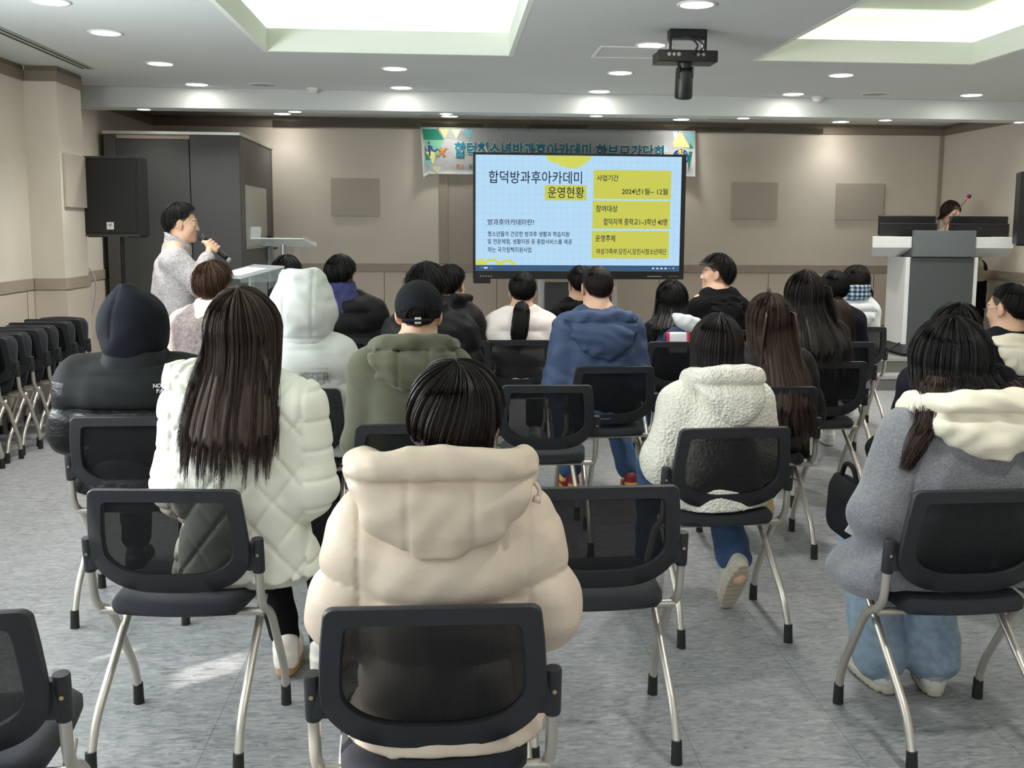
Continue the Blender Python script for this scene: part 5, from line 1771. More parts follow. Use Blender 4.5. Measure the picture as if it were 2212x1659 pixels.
# ---- white quilted jacket, long brown hair
M_quilt = puffer_mat('quilted_white', (240, 240, 226), .55, .22)
P = seated('B', 1.292, 'person with long brown hair in a white quilted jacket at left', off=(.150, .075), headoff=(-.005, 0), hpitch=-4, footL=(.03, .60), footR=(.17, .56), seed=3)
ox = P['ox']; P['EL'] = (ox-.175, .31, .74); P['ER'] = (ox+.182, .33, .735)
def quilt(X, Y, Z):
    u = (X-ox)*.80+Z*.62; v = (X-ox)*.80-Z*.62; Lq = .088
    du = np.abs((u/Lq+.5) % 1-.5)*Lq; dv = np.abs((v/Lq+.5) % 1-.5)*Lq
    w = np.where(np.abs(X-ox) < .19, 1.0, .0)
    side = np.abs((Z/.085+.5) % 1-.5)*.085
    return (w*.0065*(np.exp(-(du/.0055)**2)+np.exp(-(dv/.0055)**2))+(1-w)*.006*np.exp(-(side/.006)**2)+.005*np.exp(-((np.abs(X-ox)-.187)/.006)**2)-.003).astype(f32)+0*Y
coat(P, M_quilt, sw=.485, ra=.088, re=.088, rw=.058, depth=.142, hem=.475, h=.0055, folds=.0022, ff=1.2, hemw=.222, waist=-.02, carve=quilt,
     collar=[(P['zn']-.03, .088, .088, P['y0']), (P['zn']+.045, .074, .078, P['y0']+.005)])
piece(P, 'sweater_hem', mat('knit_white', (214, 210, 200), .9, bump=.3, bscale=200), (ox-.24, .12, .42), (ox+.24, .56, .50), .008, lambda G: G.stack([(.445, .192, .128, .345, ox), (.482, .2, .13, .345, ox)], .01, 2.4))
trousers(P, M_blk, r=(.090, .066, .052), ankle=.03)
for sd, t in (('L', 6), ('R', -14)): shoe(P, sd, (232, 226, 214), (186, 152, 106), style='slipper', toe=t)
hair(P, M_hbr, TH_LONG, [0, 0, .20, .29, .34, .36, .36], A=.094, Bb=.112, C=.104, tilt=14, n=4200, rad=.0011, tgt=(.130, .055, -.150, -.004), wave=.006, jit=.015, ends=.22, seed=8, clump=.11, frizz=.004)

# ---- black puffer with the hood up
P = seated('D', 1.227, 'person in a black puffer with raised dark hood and white lettering', off=(-.02, 0), headoff=(-.005, 0), seed=4)
ox, zn, zs, y0 = P['ox'], P['zn'], P['zs'], P['y0']; P['EL'] = (ox-.235, .25, .70); P['ER'] = (ox+.235, .25, .70)
M_nf = mat('puffer_matte_black', (24, 26, 27), .7, spec=.12, noise=.04, nscale=14, bump=.14, bscale=22, stretch=(1, 1, 1.6)); M_nf2 = puffer_mat('puffer_gloss_black', (24, 24, 26), .34, .8)
coat(P, M_nf, sw=.60, ra=.100, re=.098, rw=.062, depth=.165, puff=(.13, .010, .02), hem=.47, h=.0075, folds=.003, n=2.5, hemw=.235, mats=[M_nf2],
     matfn=lambda c: (((c[:, 2] < .80-.25*np.maximum(0, np.abs(c[:, 0]-ox)-.20)) | ((np.abs(c[:, 0]-ox) > .242) & (c[:, 2] < .90)))),
     carve=lambda X, Y, Z: (.008*np.exp(-((Z-.80)/.007)**2)*(Y < .3)*(np.abs(X-ox) < .24)).astype(f32)+0*X, collar=None)
piece(P, 'collar', M_nf, (ox-.20, y0-.20, zn-.10), (ox+.24, y0+.2, zn+.09), .007, lambda G: (G.stack([(zn-.075, .150, .120, y0-.005, ox+.012), (zn-.03, .145, .116, y0-.01, ox+.010), (zn+.02, .122, .110, y0-.005, ox+.008), (zn+.032, .112, .10, y0, ox+.004)], .01, 2.3), G.cap((ox+.09, y0-.04, zn-.022), (ox+.185, y0+.01, zn-.052), .030, .018, k=.03)), .003, 1.2)
def hoodup(G):
    G.stack([(zn-.005, .095, .100, y0, ox), (zn+.03, .122, .126, y0, ox), (zn+.10, .132, .140, y0+.004, ox), (zn+.17, .128, .138, y0+.010, ox-.002), (zn+.225, .100, .118, y0+.016, ox-.006), (zn+.262, .055, .075, y0+.012, ox-.014), (zn+.284, .018, .03, y0+.008, ox-.024)], .01, 2.1, soft=.03)
    G.ell((ox, y0+.14, zn+.13), (.085, .10, .11), .02, cut=True)
piece(P, 'hood', mat('hood_dark', (19, 21, 28), .82, spec=.12, noise=.08, nscale=18, bump=.12, bscale=40), (ox-.18, y0-.2, zn-.06), (ox+.18, y0+.24, zn+.31), .0065, hoodup, .0035, 1.0,
      lambda X, Y, Z: (.005*np.exp(-((X-ox+.045-.10*(Z-zn-.2))/.006)**2)*(Y < y0)*(Z > zn+.08)).astype(f32)+0*X)
M_wl = mat('lettering_white', (232, 234, 232), .5)
xl = ox+.098
on_back(P, 'G_jacket', 'THE', .036, .015, xl+.035, .905, M_wl, offset=.02); on_back(P, 'G_jacket', 'NORTH', .063, .015, xl+.006, .887, M_wl, offset=.02); on_back(P, 'G_jacket', 'FACE', .052, .015, xl+.019, .868, M_wl, offset=.02)
bm = B(); Gj = P['G_jacket']
for r0, r1 in ((.011, .017), (.022, .029), (.035, .044)):
    aa = [PI/2*k/7 for k in range(8)]
    o1 = np.array([(xl+.076+r1*math.sin(a), .868+r1*1.12*math.cos(a)) for a in aa]); i1 = np.array([(xl+.076+r0*math.sin(a), .868+r0*1.12*math.cos(a)) for a in aa])
    yo, yi = Gj.back_y(o1[:, 0], o1[:, 1])-.0016, Gj.back_y(i1[:, 0], i1[:, 1])-.0016
    for k in range(7): bm.faces.new([bm.verts.new(q) for q in ((o1[k][0], yo[k], o1[k][1]), (o1[k+1][0], yo[k+1], o1[k+1][1]), (i1[k+1][0], yi[k+1], i1[k+1][1]), (i1[k][0], yi[k], i1[k][1]))])
put('logo', bm, M_wl, P['obj'])
trousers(P, M_blk); shoe(P, 'L', (40, 40, 42), (220, 218, 212)); shoe(P, 'R', (40, 40, 42), (220, 218, 212))

# ---- light grey puffer with the hood up
M_lg = puffer_mat('puffer_light_grey', (206, 208, 204), .5, .3)
P = seated('M', 1.243, 'person in a light grey puffer with its big hood up', off=(.02, 0), headoff=(.005, 0), seed=5)
ox, zn, zs, y0 = P['ox'], P['zn'], P['zs'], P['y0']; P['EL'] = (ox-.19, .27, .70); P['ER'] = (ox+.195, .27, .70)
coat(P, M_lg, sw=.50, ra=.094, re=.092, rw=.06, depth=.158, puff=(.135, .012, .005), hem=.46, h=.0075, folds=.003, ff=1.2, hemw=.225)
def hoodup2(G):
    G.stack([(zn-.035, .120, .115, y0, ox), (zn-.01, .124, .125, y0, ox-.003), (zn+.06, .152, .150, y0+.004, ox-.004), (zn+.10, .166, .158, y0+.008, ox-.004), (zn+.16, .150, .150, y0+.012, ox-.004), (zn+.235, .118, .125, y0+.018, ox-.004), (zn+.288, .098, .10, y0+.02, ox-.004), (zn+.300, .080, .08, y0+.02, ox-.004)], .008, 2.2, soft=.014)
    G.ell((ox, y0+.16, zn+.13), (.09, .10, .11), .02, cut=True)
piece(P, 'hood', M_lg, (ox-.23, y0-.24, zn-.08), (ox+.22, y0+.26, zn+.34), .007, hoodup2, .004, 1.7,
      lambda X, Y, Z: ((.006*np.exp(-((np.abs(X-ox+.004)-.062)/.006)**2)*(Y < y0)*(Z > zn)+.008*np.exp(-((Z-zn+.005)/.006)**2)*(Y < y0+.05))).astype(f32)+0*X)
M_gl = mat('lettering_grey', (150, 152, 150), .6); M_gl2 = mat('lettering_grey_inner', (186, 188, 186), .6)
on_back(P, 'G_jacket', 'BUSTER', .190, .056, ox-.052, .800, M_gl, offset=.022); on_back(P, 'G_jacket', 'BUSTER', .186, .052, ox-.050, .802, M_gl2, offset=-.018, lift=.0028)
on_back(P, 'G_jacket', 'POTENTIAL', .072, .006, ox+.058, .866, M_gl)
trousers(P, M_blk); shoe(P, 'L', (40, 40, 42), (220, 218, 212)); shoe(P, 'R', (40, 40, 42), (220, 218, 212))

# ---- olive hoodie, black cap
M_ol = mat('hoodie_olive', (78, 78, 60), .92, noise=.07, nscale=24, bump=.12, bscale=300, sheen=.2)
P = seated('L', 1.285, 'person in an olive green hoodie wearing a black cap', off=(-.01, 0), headoff=(.032, .01), hyaw=-4, hpitch=-8, scalp=lin((96, 78, 66)), seed=6)
ox, zn, zs, y0 = P['ox'], P['zn'], P['zs'], P['y0']; P['EL'] = (ox-.185, .27, .68); P['ER'] = (ox+.185, .27, .68)
coat(P, M_ol, sw=.475, ra=.080, re=.074, rw=.052, depth=.135, hem=.47, h=.0075, folds=.004, ff=.8, waist=-.005)
hood_bag(P, M_ol, .158, .905, 1.05, .150, .05, xo=.012, rim=.028, rimz=1.072, rimw=.145, seams=True, folds=.004, tip=-.02)
Hc, R = P['Hc'], P['R']
def capf(G):
    G.ell(Hc+R@np.array((0, -.010, .030)), (.092, .110, .100), .01, R)
    G.ell(Hc+R@np.array((0, -.010, .026)), (.086, .104, .094), .004, R, cut=True)
    # open below the band, arched gap over the strap at the back
    X, Y, Z = G.axes((slice(None),)*3)
    px, py, pz = X-Hc[0], Y-Hc[1], Z-Hc[2]
    lx, ly, lz = (px*R[0, 0]+py*R[1, 0]+pz*R[2, 0]), (px*R[0, 1]+py*R[1, 1]+pz*R[2, 1]), (px*R[0, 2]+py*R[1, 2]+pz*R[2, 2])
    G.D = np.maximum(G.D, (-.012-.10*np.maximum(-ly, 0)*1.6-lz)).astype(f32)
    G.D = np.maximum(G.D, np.where(ly < 0, .040-np.sqrt(lx**2+((lz+.022)*1.0)**2), -1)).astype(f32)
    G.cap(Hc+R@np.array((-.050, .086, .028)), Hc+R@np.array((.050, .086, .028)), .006, k=.006); 
    for a in np.linspace(-.05, .05, 7): G.cap(Hc+R@np.array((a, .088, .026)), Hc+R@np.array((a*.75, .150-abs(a)*.4, .008)), .007, k=.01)
cp = piece(P, 'cap', mat('cap_black', (24, 26, 29), .85, spec=.12, noise=.1, nscale=40, bump=.2, bscale=400), Hc-.16, Hc+np.array((.16, .2, .18)), .0045, capf, 0, 1,
      None)
bm = B(); tube(bm, [tuple(Hc+R@np.array((.088*math.sin(a), -.010-.106*math.cos(a), -.030))) for a in np.linspace(-.62, .62, 15)], .009, 6)
put('strap', bm, MATS['cap_black'], cp, True)
bm = B(); box(bm, -.012, .012, -.004, .004, -.013, .013, .002, M=Matrix.Translation(Vector(Hc+R@np.array((.006, -.118, -.030))))); put('buckle', bm, mat('buckle_steel', (190, 190, 190), .25, metal=.9), cp)
bm = B(); disc_lathe(bm, [(0, .0), (.012, -.001), (.013, -.006)], 14, Hc+R@np.array((0, -.012, .131))); put('button', bm, MATS['cap_black'], cp, True)
hair(P, M_hb, [40, 44, 76, 84, 98, 120, 124], None, A=.078, Bb=.097, C=.093, n=500, rad=.0008, jit=.0015, seed=3, shell=True)
trousers(P, M_blk); shoe(P, 'L', (50, 50, 52), (220, 218, 212)); shoe(P, 'R', (50, 50, 52), (220, 218, 212))

# ---- man in the slate blue hooded jacket
M_bl = puffer_mat('jacket_slate_blue', (62, 76, 106), .6, .4)
P = seated('I', 1.295, 'man in a slate blue hooded jacket with cropped greying hair and red-yellow sneakers', off=(-.045, 0), headoff=(-.003, .015), hyaw=2, hpitch=-6, footL=(-.10, .46), footR=(.235, .44), scalp=lin((150, 114, 94)), seed=7, bw=.40)
ox, zn, zs, y0 = P['ox'], P['zn'], P['zs'], P['y0']; P['EL'] = (ox-.215, .26, .67); P['ER'] = (ox+.215, .25, .66)
coat(P, M_bl, sw=.50, ra=.090, re=.086, rw=.06, depth=.150, hem=.50, h=.0075, folds=.0042, ff=1.3, hemw=.215, waist=-.03, slope=.08)
hood_bag(P, M_bl, .180, .815, 1.02, .125, .066, xo=.0, rim=.032, rimz=1.04, rimw=.170, folds=.005, seams=False)
trousers(P, M_denim, r=(.088, .068, .064)); 
for sd, t in (('L', 10), ('R', -8)): shoe(P, sd, (128, 34, 46), (226, 224, 220), accent=(232, 158, 60), toe=t)
hair(P, M_hdk, [50, 54, 70, 80, 94, 118, 124], None, A=.080, Bb=.100, C=.095, n=1500, rad=.0007, jit=.004, seed=4, shell=False, frizz=.002, clump=0)

# ---- white fleece jacket, straight dark hair
M_fl = mat('fleece_white', (236, 232, 218), .95, noise=.06, nscale=70, bump=.9, bscale=95, bdist=.006, vor=True, sheen=.3)
P = seated('F', 1.162, 'person in a cream white fleece jacket with straight dark hair', off=(-.005, 0), headoff=(.005, .01), hyaw=-3, footL=(-.14, .60), seed=8, J=dict(knR=(.10, .56, .50), anR=(.10, .275, .19), pitchR=(0, .02, -.04)))
ox, zn, zs, y0 = P['ox'], P['zn'], P['zs'], P['y0']; P['EL'] = (ox-.195, .27, .62); P['ER'] = (ox+.180, .27, .62)
def bumpy(X, Y, Z): return (.0022*np.sin(X*310+3*np.sin(Z*190))*np.sin(Z*290+2*np.sin(Y*210))).astype(f32)+0*Y
coat(P, M_fl, sw=.450, ra=.086, re=.088, rw=.062, depth=.150, hem=.462, h=.007, folds=.003, ff=.8, waist=-.01, carve=bumpy, hemw=.20)
hood_bag(P, M_fl, .130, .785, .945, .115, .060, xo=.012, rim=.032, rimz=.968, rimw=.118, tip=.03, folds=.003, pt=.8)
trousers(P, M_denim, r=(.085, .066, .070), ankle=.05)
shoe(P, 'L', (206, 202, 192), (190, 180, 160)); shoe(P, 'R', (206, 202, 192), (190, 180, 160), pitch=-58, toe=6, loc=(.10, .235, .165))
hair(P, M_hdk, TH_LONG, [0, 0, .17, .17, .16, .15, .15], A=.090, Bb=.106, C=.102, tilt=16, n=2600, rad=.0011, tgt=(.104, .085, -.045, -.002), wave=.003, jit=.010, ends=.12, seed=9, clump=.12, frizz=.003)

# ---- long hair, black padded jacket (behind the white fleece)
P = seated('O', 1.178, 'person in black with very long brown hair, next to the white fleece', off=(.03, .01), headoff=(.01, .0), seed=9)
ox, zn, zs, y0 = P['ox'], P['zn'], P['zs'], P['y0']; P['EL'] = (ox-.19, .28, .60); P['ER'] = (ox+.205, .28, .62)
coat(P, M_blkp, sw=.47, ra=.085, re=.088, rw=.06, depth=.145, hem=.46, h=.009, folds=.003, puff=(.12, .008, 0))
trousers(P, M_blk); shoe(P, 'L', (206, 178, 130), (220, 214, 204)); shoe(P, 'R', (206, 178, 130), (220, 214, 204))
hair(P, M_hbr, TH_LONG, [0, 0, .40, .46, .50, .50, .50], A=.090, Bb=.106, C=.102, tilt=16, n=2400, rad=.0013, tgt=(.135, .050, -.185, .02), wave=.010, jit=.016, ends=.22, seed=12, clump=.10, frizz=.006)

# ---- long hair, black jacket (third from the aisle)
P = seated('P', 1.240, 'person in black with wide wavy dark hair, beside the low ponytail', off=(-.05, .01), headoff=(-.02, 0), seed=10)
ox, zn, zs, y0 = P['ox'], P['zn'], P['zs'], P['y0']; P['EL'] = (ox-.19, .28, .66); P['ER'] = (ox+.2, .28, .66)
coat(P, M_blkp, sw=.47, ra=.085, re=.085, rw=.06, depth=.145, hem=.46, h=.009, folds=.003)
trousers(P, M_blk); shoe(P, 'L', (222, 222, 220), (226, 226, 222)); shoe(P, 'R', (222, 222, 220), (226, 226, 222))
hair(P, M_hdk, TH_LONG, [0, 0, .34, .36, .38, .38, .38], A=.092, Bb=.108, C=.104, tilt=16, n=2200, rad=.0014, tgt=(.165, .055, -.165, .03), wave=.012, jit=.018, ends=.2, seed=13, clump=.11, frizz=.007)

# ---- low ponytail, dark jacket
P = seated('Q', 1.218, 'person with sleek black hair in a low ponytail beside the plaid scarf', off=(0, .02), headoff=(.005, 0), seed=11)
ox, zn, zs, y0 = P['ox'], P['zn'], P['zs'], P['y0']; P['EL'] = (ox-.18, .28, .62); P['ER'] = (ox+.185, .28, .62)
coat(P, M_navy, sw=.44, ra=.08, re=.08, rw=.055, depth=.135, hem=.46, h=.010, folds=.003)
trousers(P, M_blk); shoe(P, 'L', (222, 222, 220), (226, 226, 222)); shoe(P, 'R', (222, 222, 220), (226, 226, 222))
hair(P, M_hb, [50, 54, 76, 88, 100, 118, 122], None, A=.088, Bb=.108, C=.102, tilt=20, n=1200, rad=.0013, jit=.006, seed=14, frizz=.001)
lock(P, [(ox, y0-.085, zn+.075), (ox, y0-.125, zn+.03), (ox+.01, y0-.165, zn-.06), (ox+.03, y0-.165, zn-.20)], .075, 420, M_hbr, .0014, 15, [.35, .6, .95, 1.15, .9], flat=.35)
bm = B(); tube(bm, [(ox-.02, y0-.092, zn+.068), (ox+.02, y0-.092, zn+.068)], .018, 10); put('hair_tie', bm, M_blk, P['obj'], True)

# ---- white hoodie, plaid scarf
M_wh = mat('hoodie_white', (232, 236, 240), .9, noise=.04, nscale=30, bump=.15, bscale=200)
P = seated('R', 1.215, 'person in a white hoodie with a blue plaid scarf', off=(.04, .02), headoff=(.012, 0), hyaw=10, seed=12)
ox, zn, zs, y0 = P['ox'], P['zn'], P['zs'], P['y0']; P['EL'] = (ox-.15, .28, .64); P['ER'] = (ox+.155, .28, .64)
coat(P, M_wh, sw=.385, ra=.075, re=.07, rw=.055, depth=.125, hem=.46, h=.010, folds=.004)
hood_bag(P, M_wh, .125, .74, .905, .16, .05, xo=.01, rim=.026, rimz=.918, rimw=.125, seams=False, h=.008, tip=-.03)
def plaid_mat():
    m = bpy.data.materials.new('plaid_scarf'); m.use_nodes = True
    nt = m.node_tree; N = nt.nodes; b = N['Principled BSDF']; b.inputs['Roughness'].default_value = .9
    tc = N.new('ShaderNodeTexCoord'); w1 = N.new('ShaderNodeTexWave'); w1.bands_direction = 'X'; w1.inputs['Scale'].default_value = 9
    w2 = N.new('ShaderNodeTexWave'); w2.bands_direction = 'Z'; w2.inputs['Scale'].default_value = 10
    nt.links.new(tc.outputs['Object'], w1.inputs[0]); nt.links.new(tc.outputs['Object'], w2.inputs[0])
    a = N.new('ShaderNodeMath'); a.operation = 'MULTIPLY_ADD'; a.inputs[1].default_value = .5; nt.links.new(w1.outputs[1], a.inputs[0])
    a2 = N.new('ShaderNodeMath'); a2.operation = 'MULTIPLY'; a2.inputs[1].default_value = .5; nt.links.new(w2.outputs[1], a2.inputs[0]); nt.links.new(a2.outputs[0], a.inputs[2])
    r = N.new('ShaderNodeValToRGB'); e = r.color_ramp.elements
    e[0].position = .15; e[0].color = (*lin((30, 44, 74)), 1); e[1].position = .9; e[1].color = (*lin((206, 206, 200)), 1)
    k = e.new(.4); k.color = (*lin((64, 100, 132)), 1); k = e.new(.65); k.color = (*lin((140, 160, 172)), 1)
    nt.links.new(a.outputs[0], r.inputs[0]); nt.links.new(r.outputs[0], b.inputs['Base Color'])
    return m
def scarf(G):
    for dz, rr in ((.035, .036), (.080, .034)):
        pts = [(ox+(.085+.006*math.cos(3*a))*math.sin(a), y0+.005-(.088)*math.cos(a), zn+dz+.006*math.sin(2*a)) for a in np.linspace(0, 2*PI, 25)]
        for a, b in zip(pts, pts[1:]): G.cap(a, b, rr, k=.008)
piece(P, 'scarf', plaid_mat(), (ox-.18, y0-.18, zn-.05), (ox+.18, y0+.18, zn+.17), .008, scarf, .003, 1.5)
trousers(P, M_denim); shoe(P, 'L', (222, 222, 220), (226, 226, 222)); shoe(P, 'R', (222, 222, 220), (226, 226, 222))
hair(P, M_hdk, TH_LONG, [0, 0, .16, .17, .10, .05, .04], A=.088, Bb=.106, C=.102, n=1100, rad=.0015, tgt=(.105, .08, -.02, .01), jit=.010, seed=16, clump=.12, frizz=.003)

# ---- grey coat with cream hood, long black hair
M_gc = mat('coat_grey_wool', (116, 117, 121), .95, noise=.22, nscale=120, bump=.35, bscale=160, sheen=.25)
M_ch = mat('hood_cream', (238, 231, 210), .88, noise=.03, nscale=14, bump=.12, bscale=36)
P = seated('G', 1.212, 'person in a grey wool coat with a cream hood and long black hair', off=(.035, .02), headoff=(-.012, .03), hpitch=-14, footL=(-.085, .51), footR=(.075, .48), seed=13)
ox, zn, zs, y0 = P['ox'], P['zn'], P['zs'], P['y0']; P['EL'] = (ox-.225, .28, .665); P['ER'] = (ox+.225, .28, .665)
def skirt(G):
    G.stack([(.430, .30, .20, .33, ox-.03), (.46, .325, .215, .33, ox-.03), (.52, .31, .20, .32, ox-.02), (.60, .24, .165, .29, ox), (.66, .19, .14, .275, ox)], .05, 2.5)
    X, Y, Z = G.axes((slice(None),)*3)
    G.D = np.maximum(G.D, np.where((np.abs(X) < .262) & (Y < .152), .152-Y, -1)).astype(f32)
    G.D = np.maximum(G.D, np.where((np.abs(X) < .225) & (Z < .470), .470-Z, -1)).astype(f32)
coat(P, M_gc, sw=.485, ra=.092, re=.094, rw=.068, depth=.150, hem=.472, h=.0065, folds=.0035, ff=.8, skirt=skirt, hemw=.235,
     carve=lambda X, Y, Z: (.006*np.exp(-((np.abs(X-ox)-.172-.15*np.maximum(0, .8-Z))/.005)**2)*(Z > .62)*(Y < .32)).astype(f32)+0*Z)
hood_bag(P, M_ch, .176, .852, 1.0, .128, .060, xo=.012, rim=.030, rimz=1.018, rimw=.160, folds=.005, tip=.035, seams=False, h=.006, pt=.9)
trousers(P, M_denim_l, r=(.09, .078, .092), ankle=.02); 
for sd, t in (('L', 4), ('R', -16)): shoe(P, sd, (206, 204, 196), (196, 188, 170), accent=(150, 150, 150), toe=t)
o = hair(P, M_hb, TH_LONG, [0, 0, .30, .24, .16, .10, .09], A=.098, Bb=.113, C=.106, tilt=16, n=4000, rad=.0011, tgt=(.145, .085, -.072, -.006), wave=.010, jit=.016, ends=.25, seed=17, clump=.12, frizz=.006)
lock(P, [(ox-.105, y0-.05, zn+.10), (ox-.135, y0-.085, zn+.0), (ox-.175, y0-.10, zn-.07), (ox-.205, y0-.085, zn-.16)], .042, 260, M_hbr, .0012, 18, [.8, 1, .9, .6, .3], 'side_lock', .012)
lock(P, [(ox+.115, y0-.05, zn+.08), (ox+.150, y0-.115, zn+.01), (ox+.165, y0-.150, zn-.06), (ox+.175, y0-.135, zn-.16)], .030, 150, M_hbr, .0012, 19, [.8, 1, .9, .6, .3], 'side_lock', .012)

# ---- person in black beyond the grey coat
P = seated('Z', 1.190, 'person in black mostly hidden beyond the grey wool coat', off=(-.01, .0), headoff=(-.005, .02), seed=14)
ox, zn, zs, y0 = P['ox'], P['zn'], P['zs'], P['y0']; P['EL'] = (ox-.20, .28, .64); P['ER'] = (ox+.20, .28, .64)
coat(P, M_navy, sw=.49, ra=.09, re=.085, rw=.06, depth=.145, hem=.46, h=.009, folds=.004)
hood_bag(P, M_blk, .15, .76, .93, .14, .05, rim=.03, rimz=.945, rimw=.14, seams=False, h=.008)
trousers(P, M_blk); shoe(P, 'L', (50, 50, 52), (220, 218, 212)); shoe(P, 'R', (50, 50, 52), (220, 218, 212))
hair(P, M_hb, TH_LONG, [0, 0, .2, .2, .2, .2, .2], A=.09, Bb=.106, C=.102, n=900, rad=.0014, tgt=(.11, .08, -.06, 0), jit=.010, seed=20, clump=.12, frizz=.004)

# ---- ponytail and white hood at the right edge
P = seated('Y', 1.222, 'person with glasses and a white hood over black at the right edge', off=(-.02, .0), headoff=(-.01, .02), hyaw=32, hpitch=-8, seed=15)
ox, zn, zs, y0 = P['ox'], P['zn'], P['zs'], P['y0']; P['EL'] = (ox-.20, .28, .64); P['ER'] = (ox+.20, .28, .64)
coat(P, M_navy, sw=.47, ra=.09, re=.085, rw=.06, depth=.14, hem=.46, h=.009, folds=.004)
hood_bag(P, M_ch, .128, .79, .945, .155, .05, xo=-.01, rim=.028, rimz=.955, rimw=.128, h=.008)
trousers(P, M_blk); shoe(P, 'L', (50, 50, 52), (220, 218, 212)); shoe(P, 'R', (50, 50, 52), (220, 218, 212))
hair(P, M_hb, [46, 50, 74, 74, 92, 120, 124], None, A=.084, Bb=.104, C=.100, n=1300, rad=.0012, jit=.006, seed=21, frizz=.001)
Hc, R = P['Hc'], P['R']
q = lambda x, y, z: tuple(Hc+R@np.array((x, y, z)))
lock(P, [q(.01, -.098, -.02), q(.02, -.135, -.05), q(.05, -.145, -.14), q(.07, -.13, -.25)], .036, 220, M_hb, .0013, 22)
bm = B(); tube(bm, [q(-.078, -.01, .012), q(-.077, .06, .008), q(-.062, .092, .006)], .0022, 6); put('glasses_temple', bm, mat('glasses_steel', (170, 170, 172), .3, metal=.8), P['obj'], True)

# ---- pale pink puffer, ponytail
M_pk = puffer_mat('puffer_pale_pink', (236, 226, 220), .55, .3)
P = seated('J', 1.198, 'person in a pale pink puffer with a black ponytail down the back', off=(.025, .01), headoff=(.012, 0), seed=16)
ox, zn, zs, y0 = P['ox'], P['zn'], P['zs'], P['y0']; P['EL'] = (ox-.20, .28, .62); P['ER'] = (ox+.20, .28, .62)
coat(P, M_pk, sw=.50, ra=.092, re=.09, rw=.06, depth=.15, puff=(.115, .011, .03), hem=.46, h=.009, folds=.003, slope=.09, collar=[(zn-.05, .125, .11, y0-.005, ox), (zn+.03, .092, .092, y0, ox)])
trousers(P, M_blk); shoe(P, 'L', (222, 222, 220), (226, 226, 222)); shoe(P, 'R', (222, 222, 220), (226, 226, 222))
hair(P, M_hb, [50, 54, 74, 82, 98, 122, 126], None, A=.086, Bb=.106, C=.102, tilt=20, n=1200, rad=.0013, jit=.005, seed=23, frizz=.001)
lock(P, [(ox+.01, y0-.085, zn+.055), (ox+.0, y0-.135, zn+.01), (ox-.015, y0-.175, zn-.10), (ox-.03, y0-.165, zn-.24)], .055, 420, M_hb, .0014, 24, [.4, .7, 1.0, 1.0, .5], flat=.5)

# ---- small person with the gray hood and the backpack
P = seated('K', 1.142, 'small person with long black hair and a light grey hood', off=(-.005, .07), headoff=(.0, 0), seed=17)
ox, zn, zs, y0 = P['ox'], P['zn'], P['zs'], P['y0']; P['EL'] = (ox-.16, .32, .60); P['ER'] = (ox+.16, .32, .60)
coat(P, M_blk, sw=.40, ra=.078, re=.075, rw=.055, depth=.125, hem=.46, h=.010, folds=.003)
def ghood(G):
    G.ell((ox+.075, y0-.145, zn-.015), (.095, .055, .060), .02, roty(.32)); G.cap((ox+.0, y0-.10, zn+.03), (ox+.14, y0-.12, zn-.01), .03, k=.03)
piece(P, 'hood', mat('hood_grey', (196, 200, 204), .85, noise=.08, nscale=30, bump=.15, bscale=60), (ox-.12, y0-.26, zn-.14), (ox+.25, y0+.02, zn+.12), .007, ghood, .004, 1.8)
trousers(P, M_denim); shoe(P, 'L', (52, 54, 66), (214, 206, 186)); shoe(P, 'R', (52, 54, 66), (214, 206, 186))
hair(P, M_hb, TH_LONG, [0, 0, .24, .26, .24, .22, .20], A=.088, Bb=.106, C=.102, n=1300, rad=.0014, tgt=(.110, .06, -.12, -.05), wave=.008, jit=.012, seed=25, clump=.11, frizz=.005)
x0, y00, _ = CHAIRS['K'][:3]
bp = thing('backpack', 'navy backpack with red and white top panel resting on the chair seat', 'backpack', (x0, y00, .0006), 0)
def bpf(G): G.stack([(.455, .13, .058, .205), (.55, .150, .066, .200), (.72, .148, .062, .192), (.80, .125, .055, .188), (.850, .075, .045, .186), (.872, .03, .02, .186)], .01, 2.6)
G = Grid((-.2, .09, .43), (.2, .30, .90), .008); bpf(G); bob = arrays('body', *G.surf(), mat('bag_navy', (40, 48, 84), .8, noise=.06, nscale=80, bump=.15, bscale=260), bp)
def bag_panel(name, xa, xb, rgb, lift):
    xs_ = np.linspace(xa, xb, 9); zs_ = np.linspace(.70, .842, 9)
    XX, ZZ = np.meshgrid(xs_, zs_); ZZ = ZZ-.10*XX**2*6
    YY = G.back_y(XX.ravel(), ZZ.ravel())-lift
    V = np.stack([XX.ravel(), YY, ZZ.ravel()], 1); i = np.arange(8)[:, None]; j = np.arange(8)[None, :]
    F = np.stack([i*9+j, i*9+j+1, (i+1)*9+j+1, (i+1)*9+j], -1).reshape(-1, 4)
    o = arrays(name, V, F, mat('bag_%d_%d_%d' % rgb, rgb, .7), bp); md = o.modifiers.new('thickness', 'SOLIDIFY'); md.thickness = .004; md.offset = 0
bag_panel('white_panel', -.056, .056, (230, 232, 238), .0025); bag_panel('red_band', -.074, -.057, (198, 32, 54), .0025); bag_panel('red_band', .057, .074, (198, 32, 54), .0025)
bm = B(); tube(bm, smooth_path([(-.05, .20, .845), (-.045, .205, .90), (.045, .205, .90), (.05, .20, .845)], 6), .011, 8); put('carry_handle', bm, MATS['bag_navy'], bp, True)
bm = B(); tube(bm, smooth_path([(-.10, .225, .80), (-.135, .245, .86), (-.15, .285, .89)], 6), .013, 8); put('shoulder_strap', bm, MATS['bag_navy'], bp, True)
